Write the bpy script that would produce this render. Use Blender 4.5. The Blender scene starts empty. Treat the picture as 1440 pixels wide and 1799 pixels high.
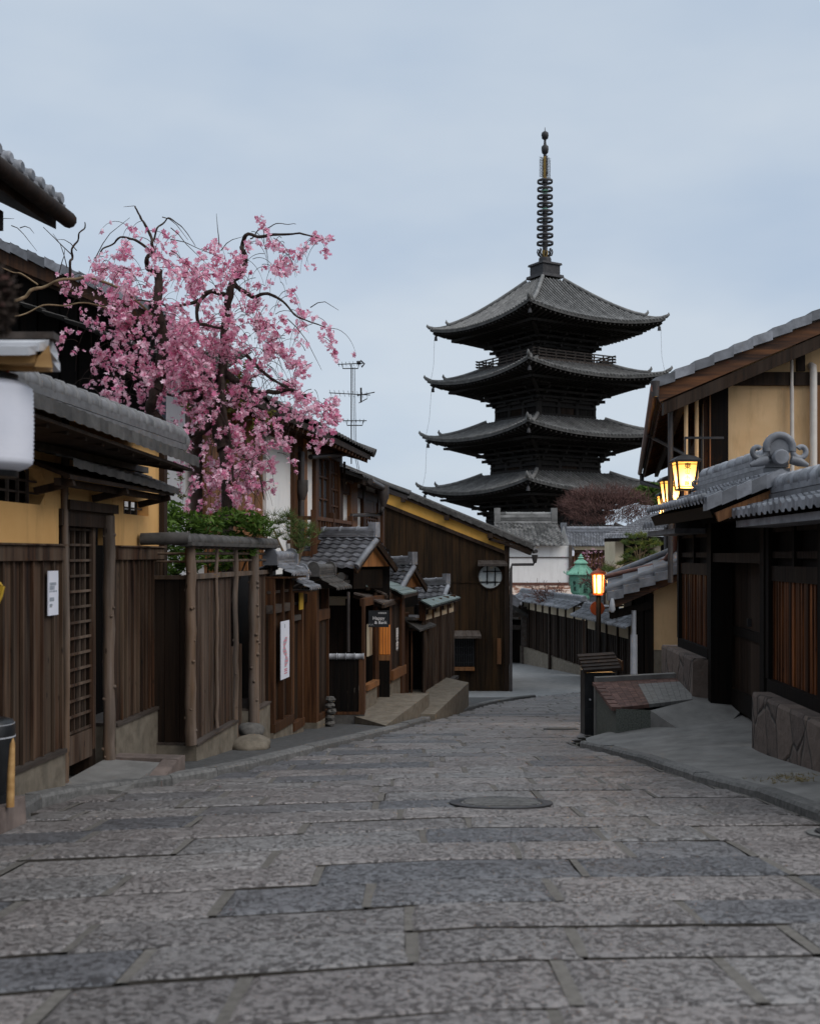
import bpy, math, random
import numpy as np
from mathutils import Vector, Matrix, noise
random.seed(7); np.random.seed(7)
SC = bpy.context.scene; COL = SC.collection
R = math.radians

# ---------------------------------------------------------------- camera, sky, sun, exposure
FPX = 2000.0; CX = 720.0; HY = 975.0            # calibrated focal length, centre and eye level of the 1440 x 1799 photograph
cam = bpy.data.cameras.new('camera'); camo = bpy.data.objects.new('camera', cam); COL.objects.link(camo)
cam.sensor_fit = 'HORIZONTAL'; cam.sensor_width = 24.0; cam.lens = 24.0 * FPX / 1440.0
cam.shift_y = 0.0524; cam.clip_start = 0.05; cam.clip_end = 5000
camo.location = (0, 0, 0); camo.rotation_euler = (R(90), 0, 0); SC.camera = camo
cam.dof.use_dof = True; cam.dof.focus_distance = 17.0; cam.dof.aperture_fstop = 2.8

world = bpy.data.worlds.new("World"); SC.world = world; world.use_nodes = True
wn = world.node_tree; wn.nodes.clear()
def wnode(t, **k):
    n = wn.nodes.new(t)
    for a, b in k.items(): setattr(n, a, b)
    return n
SUN_EL, SUN_ROT = 42.0, 128.0
sky = wnode('ShaderNodeTexSky', sky_type='NISHITA', sun_disc=False)
sky.sun_elevation = R(SUN_EL); sky.sun_rotation = R(SUN_ROT)
tc = wnode('ShaderNodeTexCoord'); mp = wnode('ShaderNodeMapping'); mp.inputs['Scale'].default_value = (1.0, 1.0, 2.6)
mp.inputs['Location'].default_value = (0.35, 0.1, 0.2)
n1 = wnode('ShaderNodeTexNoise'); n1.inputs['Scale'].default_value = 1.5; n1.inputs['Detail'].default_value = 5; n1.inputs['Roughness'].default_value = 0.5
rmp = wnode('ShaderNodeValToRGB')
rmp.color_ramp.elements[0].position = 0.36; rmp.color_ramp.elements[0].color = (3.55, 4.8, 6.7, 1)
rmp.color_ramp.elements[1].position = 0.62; rmp.color_ramp.elements[1].color = (6.3, 7.05, 7.95, 1)
sep = wnode('ShaderNodeSeparateXYZ')
hm = wnode('ShaderNodeMapRange'); hm.inputs['From Min'].default_value = 0.0; hm.inputs['From Max'].default_value = 0.55
hm.inputs['To Min'].default_value = 0.0; hm.inputs['To Max'].default_value = 0.5
top = wnode('ShaderNodeMixRGB'); top.inputs['Color2'].default_value = (6.2, 7.0, 7.8, 1)
mixs = wnode('ShaderNodeMixRGB'); mixs.inputs['Fac'].default_value = 0.9
bg = wnode('ShaderNodeBackground'); bg.inputs['Strength'].default_value = 0.1
wo = wnode('ShaderNodeOutputWorld')
L = wn.links.new
L(tc.outputs['Generated'], mp.inputs['Vector']); L(mp.outputs['Vector'], n1.inputs['Vector']); L(n1.outputs['Fac'], rmp.inputs['Fac'])
L(tc.outputs['Generated'], sep.inputs[0]); L(sep.outputs['Z'], hm.inputs['Value']); L(hm.outputs['Result'], top.inputs['Fac'])
L(rmp.outputs['Color'], top.inputs['Color1'])
L(sky.outputs['Color'], mixs.inputs['Color1']); L(top.outputs['Color'], mixs.inputs['Color2'])
gain = wnode('ShaderNodeMapRange'); gain.inputs['From Min'].default_value = 0.46; gain.inputs['From Max'].default_value = 0.95
gain.inputs['To Min'].default_value = 1.0; gain.inputs['To Max'].default_value = 2.15      # an overcast sky is brightest overhead
warm = wnode('ShaderNodeMixRGB'); warm.blend_type = 'MULTIPLY'; warm.inputs['Color2'].default_value = (1.05, 1.0, 0.93, 1)
wf_ = wnode('ShaderNodeMapRange'); wf_.inputs['From Min'].default_value = 0.46; wf_.inputs['From Max'].default_value = 0.8; L(sep.outputs['Z'], wf_.inputs['Value']); L(wf_.outputs['Result'], warm.inputs['Fac'])
gm = wnode('ShaderNodeVectorMath', operation='SCALE'); L(sep.outputs['Z'], gain.inputs['Value']); L(mixs.outputs['Color'], warm.inputs['Color1']); L(warm.outputs[0], gm.inputs[0]); L(gain.outputs['Result'], gm.inputs['Scale'])
L(gm.outputs[0], bg.inputs['Color']); L(bg.outputs['Background'], wo.inputs['Surface'])

sl = bpy.data.lights.new('sun', 'SUN'); sl.energy = 1.5; sl.angle = R(40); sl.color = (1.0, 0.97, 0.93)
so = bpy.data.objects.new('sun', sl); COL.objects.link(so)
so.rotation_euler = (R(90 - SUN_EL), 0, R(180 - SUN_ROT)); so.location = (8, -8, 30)
SC.view_settings.view_transform = 'Standard'; SC.view_settings.look = 'None'
SC.view_settings.exposure = 0.0; SC.view_settings.gamma = 1.0; SC.view_settings.use_curve_mapping = False

# ---------------------------------------------------------------- helpers: geometry
def V(*a): return Vector(a)
def W(px, py, Y): return Vector(((px - CX) / FPX * Y, Y, (HY - py) / FPX * Y))     # a calibrated point at depth Y (metres)
def D(Y):                                                                       # how far the street has dropped below the eye at depth Y
    if Y <= 12: return 0.95 + .09 * Y
    if Y <= 22: return 2.03 + .10 * (Y - 12)
    if Y <= 33: return 3.03 + .085 * (Y - 22)
    if Y <= 60: return 3.965 + .05 * (Y - 33)
    if Y <= 100: return 5.315 + .04 * (Y - 60)
    return 6.915
def G(px, py, e=0.0):                                                           # point of the street surface (+e) seen at a calibrated position
    t = (py - HY) / FPX; lo, hi = 1.5, 90.0
    for _ in range(60):
        m = (lo + hi) / 2
        if t * m - (D(m) - e) < 0: lo = m
        else: hi = m
    return Vector(((px - CX) / FPX * lo, lo, -(D(lo) - e)))

class Fr:                                                                       # a vertical plane: u along it, n outwards, z up
    def __init__(s, o, d, n=None):
        s.o = Vector((o[0], o[1])); s.d = Vector((d[0], d[1])).normalized()
        s.n = Vector((s.d.y, -s.d.x)) if n is None else Vector((n[0], n[1])).normalized()
    def P(s, u, n, z):
        q = s.o + s.d * u + s.n * n
        return Vector((q.x, q.y, z))
    def hit(s, px, py=HY, n=0.0):
        a = (px - CX) / FPX; o = s.o + s.n * n
        # (a*t, t) = o + d*u
        det = a * (-s.d.y) + s.d.x
        t = (o.x * (-s.d.y) + s.d.x * o.y) / det
        u = (Vector((a * t, t)) - o).dot(s.d)
        return u, (HY - py) / FPX * t
    def U(s, px, n=0.0): return s.hit(px, HY, n)[0]
    def Z(s, px, py, n=0.0): return s.hit(px, py, n)[1]

LOC = {}
class MB:
    def __init__(s, *mats): s.v = []; s.f = []; s.m = []; s.t = []; s.s = []; s.mats = list(mats)
    def add(s, vs, fs, m=0, t=None, smooth=False):
        b = len(s.v); s.v.extend([tuple(p) for p in vs])
        if t is None: t = random.random()
        for f in fs:
            s.f.append(tuple(b + i for i in f)); s.m.append(m); s.t.append(t); s.s.append(smooth)
    def hexa(s, p, m=0, t=None):                # 8 points: bottom 0-3, top 4-7
        s.add(p, [(3, 2, 1, 0), (4, 5, 6, 7), (0, 1, 5, 4), (1, 2, 6, 5), (2, 3, 7, 6), (3, 0, 4, 7)], m, t)
    def box(s, x0, x1, y0, y1, z0, z1, m=0, t=None):
        s.hexa([(x0, y0, z0), (x1, y0, z0), (x1, y1, z0), (x0, y1, z0), (x0, y0, z1), (x1, y0, z1), (x1, y1, z1), (x0, y1, z1)], m, t)
    def fbox(s, fr, u0, u1, n0, n1, z0, z1, m=0, t=None, b=0.0):
        P = fr.P
        if b <= 0:
            s.hexa([P(u0, n0, z0), P(u1, n0, z0), P(u1, n1, z0), P(u0, n1, z0), P(u0, n0, z1), P(u1, n0, z1), P(u1, n1, z1), P(u0, n1, z1)], m, t); return
        # chamfered along the outer vertical and top edges
        prof = [(n0, z0), (n1, z0), (n1, z1 - b), (n1 - b, z1), (n0, z1)]
        s.nprism(fr, prof, u0, u1, m, t)
    def fprism(s, fr, poly, n0, n1, m=0, t=None):   # polygon (u,z) thickened along n
        k = len(poly); vs = [fr.P(u, n1, z) for u, z in poly] + [fr.P(u, n0, z) for u, z in poly]
        s.add(vs, [tuple(range(k)), tuple(range(2 * k - 1, k - 1, -1))] + [(i, k + i, k + (i + 1) % k, (i + 1) % k) for i in range(k)], m, t)
    def nprism(s, fr, poly, u0, u1, m=0, t=None):   # polygon (n,z) thickened along u
        k = len(poly); vs = [fr.P(u0, n, z) for n, z in poly] + [fr.P(u1, n, z) for n, z in poly]
        s.add(vs, [tuple(range(k)), tuple(range(2 * k - 1, k - 1, -1))] + [(i, k + i, k + (i + 1) % k, (i + 1) % k) for i in range(k)], m, t)
    def slab(s, p4, th, m=0, t=None):               # four top corners, thickened downwards
        a = [Vector(p) for p in p4]; s.hexa([p - Vector((0, 0, th)) for p in a] + a, m, t)
    def beam(s, a, b, w, h, m=0, t=None, up=(0, 0, 1)):
        a = Vector(a); b = Vector(b); d = (b - a).normalized(); upv = Vector(up)
        sx = d.cross(upv)
        if sx.length < 1e-4: sx = Vector((1, 0, 0))
        sx.normalize(); uz = sx.cross(d).normalized(); sx *= w / 2; uz *= h / 2
        s.hexa([a - sx - uz, a + sx - uz, b + sx - uz, b - sx - uz, a - sx + uz, a + sx + uz, b + sx + uz, b - sx + uz], m, t)
    def tube(s, pts, r, seg=8, m=0, t=None, cap=True):
        pts = [Vector(p) for p in pts]; n = len(pts)
        rs = [r] * n if not hasattr(r, '__len__') else list(r)
        vs = []; ref = Vector((0.31, 0.17, 0.93))
        d0 = (pts[1] - pts[0]).normalized()
        if abs(d0.dot(ref)) > .9: ref = Vector((1, 0.1, 0))
        x = d0.cross(ref).normalized()
        for i in range(n):
            d = (pts[min(i + 1, n - 1)] - pts[max(i - 1, 0)])
            d = d.normalized() if d.length > 1e-9 else d0
            x = (x - d * x.dot(d))
            x = x.normalized() if x.length > 1e-6 else d.orthogonal().normalized()
            y = d.cross(x)
            for k in range(seg):
                a = 2 * math.pi * k / seg
                vs.append(pts[i] + (x * math.cos(a) + y * math.sin(a)) * rs[i])
        fs = [(i * seg + k, i * seg + (k + 1) % seg, (i + 1) * seg + (k + 1) % seg, (i + 1) * seg + k) for i in range(n - 1) for k in range(seg)]
        s.add(vs, fs, m, t, True)
        if cap:
            s.add(vs[:seg], [tuple(range(seg - 1, -1, -1))], m, t); s.add(vs[-seg:], [tuple(range(seg))], m, t)
    def lathe(s, c, prof, seg=16, m=0, t=None, smooth=True, rot=0.0, axis=None):
        c = Vector(c); ex, ey, ez = (Vector((1, 0, 0)), Vector((0, 1, 0)), Vector((0, 0, 1))) if axis is None else axis
        vs = []
        for r, z in prof:
            for k in range(seg):
                a = rot + 2 * math.pi * k / seg
                vs.append(c + ex * (r * math.cos(a)) + ey * (r * math.sin(a)) + ez * z)
        n = len(prof)
        fs = [(i * seg + k, i * seg + (k + 1) % seg, (i + 1) * seg + (k + 1) % seg, (i + 1) * seg + k) for i in range(n - 1) for k in range(seg)]
        s.add(vs, fs, m, t, smooth)
        s.add(vs[:seg], [tuple(range(seg - 1, -1, -1))], m, t); s.add(vs[-seg:], [tuple(range(seg))], m, t)
    def arrays(s, verts, nface, k, m=0, tints=None, smooth=False):   # numpy: nface separate k-gons
        b = len(s.v); s.v.extend(map(tuple, verts.reshape(-1, 3).tolist()))
        for i in range(nface):
            s.f.append(tuple(range(b + i * k, b + i * k + k)))
        s.m.extend([m] * nface); s.s.extend([smooth] * nface)
        s.t.extend((np.random.rand(nface) if tints is None else tints).tolist())
    def build(s, name, parent=None, loc=None, label=None, cat=None, group=None, kind=None):
        if parent is not None: o0 = LOC[parent.name]
        else: o0 = Vector(loc) if loc is not None else Vector((0, 0, 0))
        me = bpy.data.meshes.new(name)
        va = np.array(s.v, dtype=np.float64) - np.array(o0)
        me.from_pydata(va.tolist(), [], s.f)
        for m in s.mats: me.materials.append(m)
        me.polygons.foreach_set('material_index', s.m); me.polygons.foreach_set('use_smooth', s.s)
        at = me.attributes.new('tint', 'FLOAT', 'FACE'); at.data.foreach_set('value', s.t)
        me.update()
        o = bpy.data.objects.new(name, me); COL.objects.link(o)
        if parent is not None: o.parent = parent
        else: o.location = o0
        LOC[o.name] = o0
        if label: o['label'] = label
        if cat: o['category'] = cat
        if group: o['group'] = group
        if kind: o['kind'] = kind
        return o
def thing(name, label, cat, loc, group=None):
    o = bpy.data.objects.new(name, None); COL.objects.link(o); o.location = loc; LOC[o.name] = Vector(loc)
    o.empty_display_size = .2; o['label'] = label; o['category'] = cat
    if group: o['group'] = group
    return o

# ---------------------------------------------------------------- helpers: materials (all procedural)
def newmat(name):
    m = bpy.data.materials.new(name); m.use_nodes = True; nt = m.node_tree; nt.nodes.clear()
    out = nt.nodes.new('ShaderNodeOutputMaterial'); b = nt.nodes.new('ShaderNodeBsdfPrincipled')
    nt.links.new(b.outputs[0], out.inputs[0]); return m, nt, b
def nd(nt, t, ins=None, **k):
    n = nt.nodes.new(t)
    for a, b in k.items(): setattr(n, a, b)
    for a, b in (ins or {}).items(): n.inputs[a].default_value = b
    return n
def coords(nt, scale):
    tcn = nd(nt, 'ShaderNodeTexCoord'); mpn = nd(nt, 'ShaderNodeMapping'); mpn.inputs['Scale'].default_value = scale
    at = nd(nt, 'ShaderNodeAttribute', attribute_name='tint')
    nt.links.new(tcn.outputs['Object'], mpn.inputs['Vector'])
    comb = nd(nt, 'ShaderNodeVectorMath', operation='ADD')
    sc = nd(nt, 'ShaderNodeVectorMath', operation='SCALE'); sc.inputs['Scale'].default_value = 37.0
    cx = nd(nt, 'ShaderNodeCombineXYZ')
    for i in range(3): nt.links.new(at.outputs['Fac'], cx.inputs[i])
    nt.links.new(cx.outputs[0], sc.inputs[0]); nt.links.new(mpn.outputs[0], comb.inputs[0]); nt.links.new(sc.outputs[0], comb.inputs[1])
    return tcn, comb.outputs[0], at
def mixc(nt, f, a, b, mode='MIX'):
    n = nd(nt, 'ShaderNodeMixRGB', blend_type=mode)
    for sock, val in ((n.inputs['Fac'], f), (n.inputs['Color1'], a), (n.inputs['Color2'], b)):
        if isinstance(val, (int, float)): sock.default_value = val
        elif isinstance(val, tuple): sock.default_value = (*val[:3], 1)
        else: nt.links.new(val, sock)
    return n.outputs[0]
def ramp(nt, f, p0, p1, c0=(0, 0, 0), c1=(1, 1, 1)):
    n = nd(nt, 'ShaderNodeValToRGB'); e = n.color_ramp.elements
    e[0].position = p0; e[1].position = p1; e[0].color = (*c0, 1); e[1].color = (*c1, 1)
    nt.links.new(f, n.inputs['Fac']); return n.outputs[0]
def tinted(nt, col, at, amt):
    mr = nd(nt, 'ShaderNodeMapRange', {'To Min': 1 - amt, 'To Max': 1 + amt}); nt.links.new(at.outputs['Fac'], mr.inputs['Value'])
    sc = nd(nt, 'ShaderNodeVectorMath', operation='SCALE'); nt.links.new(col, sc.inputs[0]); nt.links.new(mr.outputs[0], sc.inputs['Scale'])
    return sc.outputs[0]
def bump(nt, b, h, strength, dist=.01):
    n = nd(nt, 'ShaderNodeBump', {'Strength': strength, 'Distance': dist}); nt.links.new(h, n.inputs['Height']); nt.links.new(n.outputs[0], b.inputs['Normal'])
def noise_n(nt, vec, scale, detail=4, rough=.55):
    n = nd(nt, 'ShaderNodeTexNoise', {'Scale': scale, 'Detail': detail, 'Roughness': rough}); nt.links.new(vec, n.inputs['Vector']); return n.outputs['Fac']

def wood(name, c1, c2, grey=None, gamt=.5, rough=.7, tint=.35, grain=26, spec=.3, axis='z'):
    m, nt, b = newmat(name)
    sc = {'z': (grain, grain, 1.1), 'x': (1.1, grain, grain), 'y': (grain, 1.1, grain)}[axis]
    tcn, vec, at = coords(nt, sc)
    g = noise_n(nt, vec, 1.0, 5, .6)
    col = mixc(nt, ramp(nt, g, .35, .68), c1, c2)
    if grey:
        mp2 = nd(nt, 'ShaderNodeMapping'); mp2.inputs['Scale'].default_value = {'z': (6, 6, .55), 'x': (.55, 6, 6), 'y': (6, .55, 6)}[axis]
        nt.links.new(tcn.outputs['Object'], mp2.inputs['Vector'])
        w = noise_n(nt, mp2.outputs[0], 1.0, 3, .6)
        mm = nd(nt, 'ShaderNodeMath', operation='MULTIPLY'); mm.inputs[1].default_value = gamt
        nt.links.new(ramp(nt, w, .42, .66), mm.inputs[0])
        col = mixc(nt, mm.outputs[0], col, grey)
    if axis == 'z':           # small dark knots
        mk = nd(nt, 'ShaderNodeMapping'); mk.inputs['Scale'].default_value = (5, 5, 2.2); nt.links.new(tcn.outputs['Object'], mk.inputs['Vector'])
        vk = nd(nt, 'ShaderNodeTexVoronoi', {'Scale': 1.6, 'Randomness': 1.0}); nt.links.new(mk.outputs[0], vk.inputs['Vector'])
        col = mixc(nt, ramp(nt, vk.outputs['Distance'], .05, .11), mixc(nt, 1.0, col, (.3, .26, .24), 'MULTIPLY'), col)
    col = tinted(nt, col, at, tint)
    nt.links.new(col, b.inputs['Base Color']); b.inputs['Roughness'].default_value = rough
    b.inputs['Specular IOR Level'].default_value = spec
    bump(nt, b, g, .5, .006); return m
def plain(name, c1, c2, scale=6, rough=.8, tint=.08, bmp=.15, bscale=60, spec=.3, metal=0.0, lo=.35, hi=.65, stain=None, stain_amt=.5, stain_z=.5):
    m, nt, b = newmat(name); tcn, vec, at = coords(nt, (1, 1, 1))
    g = noise_n(nt, vec, scale, 6, .6)
    col = mixc(nt, ramp(nt, g, lo, hi), c1, c2)
    if stain:
        mp2 = nd(nt, 'ShaderNodeMapping'); mp2.inputs['Scale'].default_value = (3, 3, stain_z); nt.links.new(tcn.outputs['Object'], mp2.inputs['Vector'])
        w = ramp(nt, noise_n(nt, mp2.outputs[0], 1.6, 5, .65), .5, .75)
        mm = nd(nt, 'ShaderNodeMath', operation='MULTIPLY'); mm.inputs[1].default_value = stain_amt; nt.links.new(w, mm.inputs[0])
        col = mixc(nt, mm.outputs[0], col, stain)
    col = tinted(nt, col, at, tint)
    nt.links.new(col, b.inputs['Base Color']); b.inputs['Roughness'].default_value = rough; b.inputs['Metallic'].default_value = metal
    b.inputs['Specular IOR Level'].default_value = spec
    if bmp: bump(nt, b, noise_n(nt, vec, bscale, 4, .6), bmp, .006)
    return m
def glow(name, c, strength, c2=None):
    m, nt, b = newmat(name); tcn, vec, at = coords(nt, (1, 1, 1))
    g = noise_n(nt, vec, 5, 3)
    col = mixc(nt, ramp(nt, g, .35, .65), c, c2 or c)
    nt.links.new(col, b.inputs['Emission Color']); b.inputs['Emission Strength'].default_value = strength
    b.inputs['Base Color'].default_value = (*c, 1); b.inputs['Roughness'].default_value = .6; return m
def leafm(name, c1, c2, tr=.25, rough=.6):
    m, nt, b = newmat(name); at = nd(nt, 'ShaderNodeAttribute', attribute_name='tint')
    col = mixc(nt, at.outputs['Fac'], c1, c2)
    nt.links.new(col, b.inputs['Base Color']); b.inputs['Roughness'].default_value = rough; b.inputs['Specular IOR Level'].default_value = .2
    t = nd(nt, 'ShaderNodeBsdfTranslucent'); nt.links.new(col, t.inputs['Color'])
    mx = nd(nt, 'ShaderNodeMixShader', {'Fac': tr}); out = [n for n in nt.nodes if n.type == 'OUTPUT_MATERIAL'][0]
    nt.links.new(b.outputs[0], mx.inputs[1]); nt.links.new(t.outputs[0], mx.inputs[2]); nt.links.new(mx.outputs[0], out.inputs[0]); return m

M = {}
M['board'] = wood('weathered_board', (.011, .0045, .002), (.066, .027, .011), (.14, .098, .066), .6, .8, .35)
M['board_grey'] = wood('grey_board', (.011, .005, .0027), (.068, .034, .018), (.15, .11, .082), .65, .8, .35)
M['dark'] = wood('dark_wood', (.010, .006, .004), (.034, .018, .010), (.05, .034, .025), .5, .7, .35, 26, .15)
M['char'] = wood('charred_wood', (.003, .0022, .0018), (.010, .006, .004), None, 0, .7, .35, 26, .12)
M['brown'] = wood('brown_wood', (.032, .012, .005), (.105, .043, .016), (.05, .03, .02), .4, .6, .3, 26, .2)
M['orange'] = wood('orange_wood', (.13, .05, .016), (.28, .12, .04), (.09, .05, .03), .4, .6, .25)
M['slat'] = wood('oiled_slat', (.014, .005, .002), (.20, .064, .018), (.012, .006, .004), .5, .5, .7, 34, .2)
M['gable'] = wood('gable_board', (.009, .0048, .002), (.029, .016, .007), (.07, .033, .011), .4, .75, .3, 20, .15)
M['cedar'] = wood('new_cedar', (.30, .16, .055), (.45, .27, .11), None, 0, .6, .15, 18, .3, 'x')
M['log'] = wood('grey_log', (.05, .035, .025), (.17, .13, .105), (.17, .09, .042), .55, .75, .1, 14)
M['beam'] = wood('beam_wood', (.03, .02, .015), (.075, .055, .044), (.11, .095, .085), .5, .75, .3, 20, .3, 'y')
M['verge'] = wood('verge_board', (.025, .009, .004), (.21, .078, .024), (.03, .014, .008), .6, .55, .2, 13, .25, 'x')
M['ochre'] = plain('ochre_plaster', (.62, .345, .125), (.68, .39, .15), 2.5, .9, .03, .1, 90, .2, stain=(.30, .17, .065), stain_amt=.6)
M['ochre2'] = plain('orange_plaster', (.70, .36, .075), (.78, .42, .10), 1.5, .9, .03, .1, 60, .2, stain=(.40, .20, .05), stain_amt=.3)
M['tan'] = plain('tan_plaster', (.60, .385, .20), (.68, .455, .25), 2.0, .9, .04, .1, 70, .2, stain=(.36, .22, .105), stain_amt=.65)
M['cream'] = plain('cream_plaster', (.50, .40, .28), (.58, .48, .34), 2, .9, .05, .1, 70, .2)
M['white'] = plain('white_plaster', (.76, .73, .70), (.82, .79, .76), 1.5, .9, .02, .08, 70, .2, stain=(.42, .38, .35), stain_amt=.3)
M['concrete'] = plain('concrete', (.125, .103, .078), (.20, .168, .13), 9, .9, .06, .3, 120, .2, stain=(.07, .062, .05), stain_amt=.6)
M['darkstone'] = plain('dark_stone', (.06, .055, .05), (.11, .10, .09), 14, .85, .15, .4, 80, .3)
M['pinkstone'] = plain('sandstone', (.10, .075, .066), (.19, .145, .125), 5, .85, .15, .6, 35, .3, stain=(.05, .04, .035), stain_amt=.6)
M['greenstone'] = plain('speckled_stone', (.055, .06, .05), (.15, .155, .135), 70, .85, .05, .4, 160, .3)
M['brick'] = plain('red_brick', (.075, .04, .033), (.15, .082, .066), 12, .85, .3, .3, 60, .3)
M['kerb'] = plain('kerb_stone', (.085, .082, .078), (.17, .162, .155), 26, .85, .22, .4, 110, .3, stain=(.09, .085, .08), stain_amt=.5)
M['pave'] = plain('pavement_stone', (.045, .044, .043), (.085, .082, .08), 16, .85, .1, .35, 120, .3)
M['drive'] = plain('drive_concrete', (.135, .127, .119), (.205, .195, .183), 3.5, .8, .05, .25, 130, .35, stain=(.075, .07, .065), stain_amt=.5, stain_z=3)
M['asphalt'] = plain('lane_asphalt', (.17, .168, .165), (.23, .226, .222), 4, .85, .05, .3, 150, .35)
M['joint_shade'] = plain('joint_shade_grit', (.03, .026, .022), (.06, .052, .045), 20, .95, .1, .3, 100, .1)  # gritty stone sides, coloured dark to stand in for shade in the joints
M['mortar'] = plain('mortar', (.10, .09, .08), (.15, .136, .122), 30, .95, .1, .4, 150, .1)
M['ground'] = plain('earth', (.06, .055, .045), (.10, .09, .075), 1.2, .95, .1, .3, 20, .1)
M['tile'] = plain('roof_tile', (.105, .106, .116), (.225, .228, .248), 5, .5, .38, .15, 50, .5, stain=(.10, .10, .10), stain_amt=.45, stain_z=3)
M['tile_dark'] = plain('dark_roof_tile', (.042, .038, .035), (.088, .080, .074), 9, .65, .25, .2, 50, .25, stain=(.05, .048, .04), stain_amt=.5, stain_z=3)
M['tile_ridge'] = plain('ridge_tile', (.095, .091, .090), (.165, .16, .16), 9, .55, .25, .2, 50, .35)
M['tile_old'] = plain('old_roof_tile', (.11, .105, .10), (.22, .21, .20), 2.0, .75, .5, .2, 30, .3, stain=(.09, .085, .075), stain_amt=.5, stain_z=3)
M['tile_pan'] = plain('pan_tile', (.030, .029, .028), (.055, .053, .05), 3.0, .8, .2, .2, 30, .2)
M['pag'] = wood('pagoda_timber', (.010, .008, .007), (.028, .022, .018), None, 0, .8, .3, 8)
M['pag_light'] = plain('pale_bracket', (.10, .09, .075), (.17, .155, .13), 10, .9, .2)
M['bronze'] = plain('dark_bronze', (.025, .023, .025), (.05, .045, .045), 5, .6, .15, .2, 30, .5, .4)
M['verdi'] = plain('green_copper', (.14, .34, .235), (.23, .48, .34), 8, .6, .1, .2, 60, .4, stain=(.05, .13, .09), stain_amt=.5)
M['gold'] = plain('old_gilt', (.22, .13, .03), (.35, .22, .06), 8, .5, .1, .2, 40, .5, .5)
M['copperroof'] = plain('copper_sheet', (.09, .11, .10), (.15, .19, .175), 7, .55, .12, .2, 40, .5, .2)
M['pipe'] = plain('pipe_brown', (.035, .028, .026), (.06, .048, .043), 8, .5, .1, .1, 40, .5)
M['copperpipe'] = plain('pipe_copper', (.12, .05, .035), (.2, .09, .065), 8, .45, .1, .1, 40, .5, .3)
M['whitepipe'] = plain('pipe_white', (.55, .48, .42), (.62, .56, .50), 6, .5, .02, .05, 40, .4)
M['cap'] = plain('pale_cap', (.38, .38, .40), (.48, .48, .50), 8, .45, .06, .1, 40, .5)
M['paper'] = plain('white_paper', (.62, .62, .68), (.70, .69, .74), 3, .8, .02, .05, 60, .2)
M['black'] = plain('black_paint', (.006, .006, .007), (.014, .014, .015), 8, .45, .15, .1, 60, .4)
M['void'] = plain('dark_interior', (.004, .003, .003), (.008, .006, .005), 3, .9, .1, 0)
M['glassd'] = plain('window_glass', (.05, .06, .075), (.10, .12, .14), 1.5, .08, .3, 0, 40, .8)
M['glassb'] = plain('pale_window', (.28, .36, .46), (.42, .52, .62), 1.2, .25, .2, 0, 40, .6)
M['shoji'] = plain('shoji_paper', (.42, .44, .43), (.52, .53, .51), 3, .8, .03, 0)
M['ink'] = plain('ink', (.01, .01, .01), (.02, .02, .02), 5, .8)
M['inkw'] = plain('white_paint', (.55, .52, .50), (.65, .62, .60), 9, .8, .1)
M['inkr'] = plain('red_print', (.5, .16, .2), (.55, .2, .24), 9, .8)
M['grey_ink'] = plain('grey_print', (.25, .27, .30), (.30, .32, .35), 9, .8)
M['yellow'] = plain('yellow_paint', (.45, .27, .02), (.55, .34, .04), 6, .6)
M['redsign'] = plain('red_lacquer', (.30, .06, .02), (.38, .085, .03), 5, .5)
M['rust'] = plain('rusty_sheet', (.16, .06, .03), (.45, .36, .30), 2.4, .8, .1, .2, 40, .3, lo=.44, hi=.54)
def lamppaper():
    m = bpy.data.materials.new('lamp_paper'); m.use_nodes = True; nt = m.node_tree; nt.nodes.clear(); out = nt.nodes.new('ShaderNodeOutputMaterial')
    t_ = nd(nt, 'ShaderNodeBsdfTranslucent', {'Color': (1.0, .74, .40, 1)}); e_ = nd(nt, 'ShaderNodeEmission', {'Color': (1.0, .46, .05, 1), 'Strength': .7}); a_ = nt.nodes.new('ShaderNodeAddShader')
    nt.links.new(t_.outputs[0], a_.inputs[0]); nt.links.new(e_.outputs[0], a_.inputs[1]); nt.links.new(a_.outputs[0], out.inputs[0]); return m
M['lampglow'] = lamppaper()
M['lamphot'] = glow('lamp_bulb_glass', (1.0, .72, .25), 4.5, (1.0, .66, .18))
M['lampdim'] = glow('lamp_small', (1.0, .50, .10), 1.6)
M['warmwood'] = glow('lit_interior', (.50, .15, .02), .25, (.65, .22, .035))
M['bark'] = plain('dark_bark', (.022, .015, .012), (.06, .042, .033), 12, .9, .15, .8, 25, .2)
M['barkl'] = plain('pale_bark', (.14, .09, .05), (.24, .17, .10), 10, .9, .15, .6, 25, .2)
M['twig'] = plain('red_twig', (.085, .04, .035), (.16, .085, .07), 4, .9, .3, 0)
M['petal'] = leafm('blossom_petal', (.70, .18, .33), (.99, .74, .81), .35)
M['leaf'] = leafm('green_leaf', (.035, .075, .012), (.12, .20, .03), .3)
M['leaf_dark'] = leafm('dark_leaf', (.015, .04, .01), (.06, .11, .025), .2)
M['needle'] = leafm('pine_needle', (.04, .07, .015), (.14, .18, .05), .15)
M['yleaf'] = leafm('yellow_green_leaf', (.10, .12, .02), (.24, .24, .05), .3)
M['dryleaf'] = leafm('dry_grass', (.16, .12, .05), (.28, .22, .11), .2)

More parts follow.
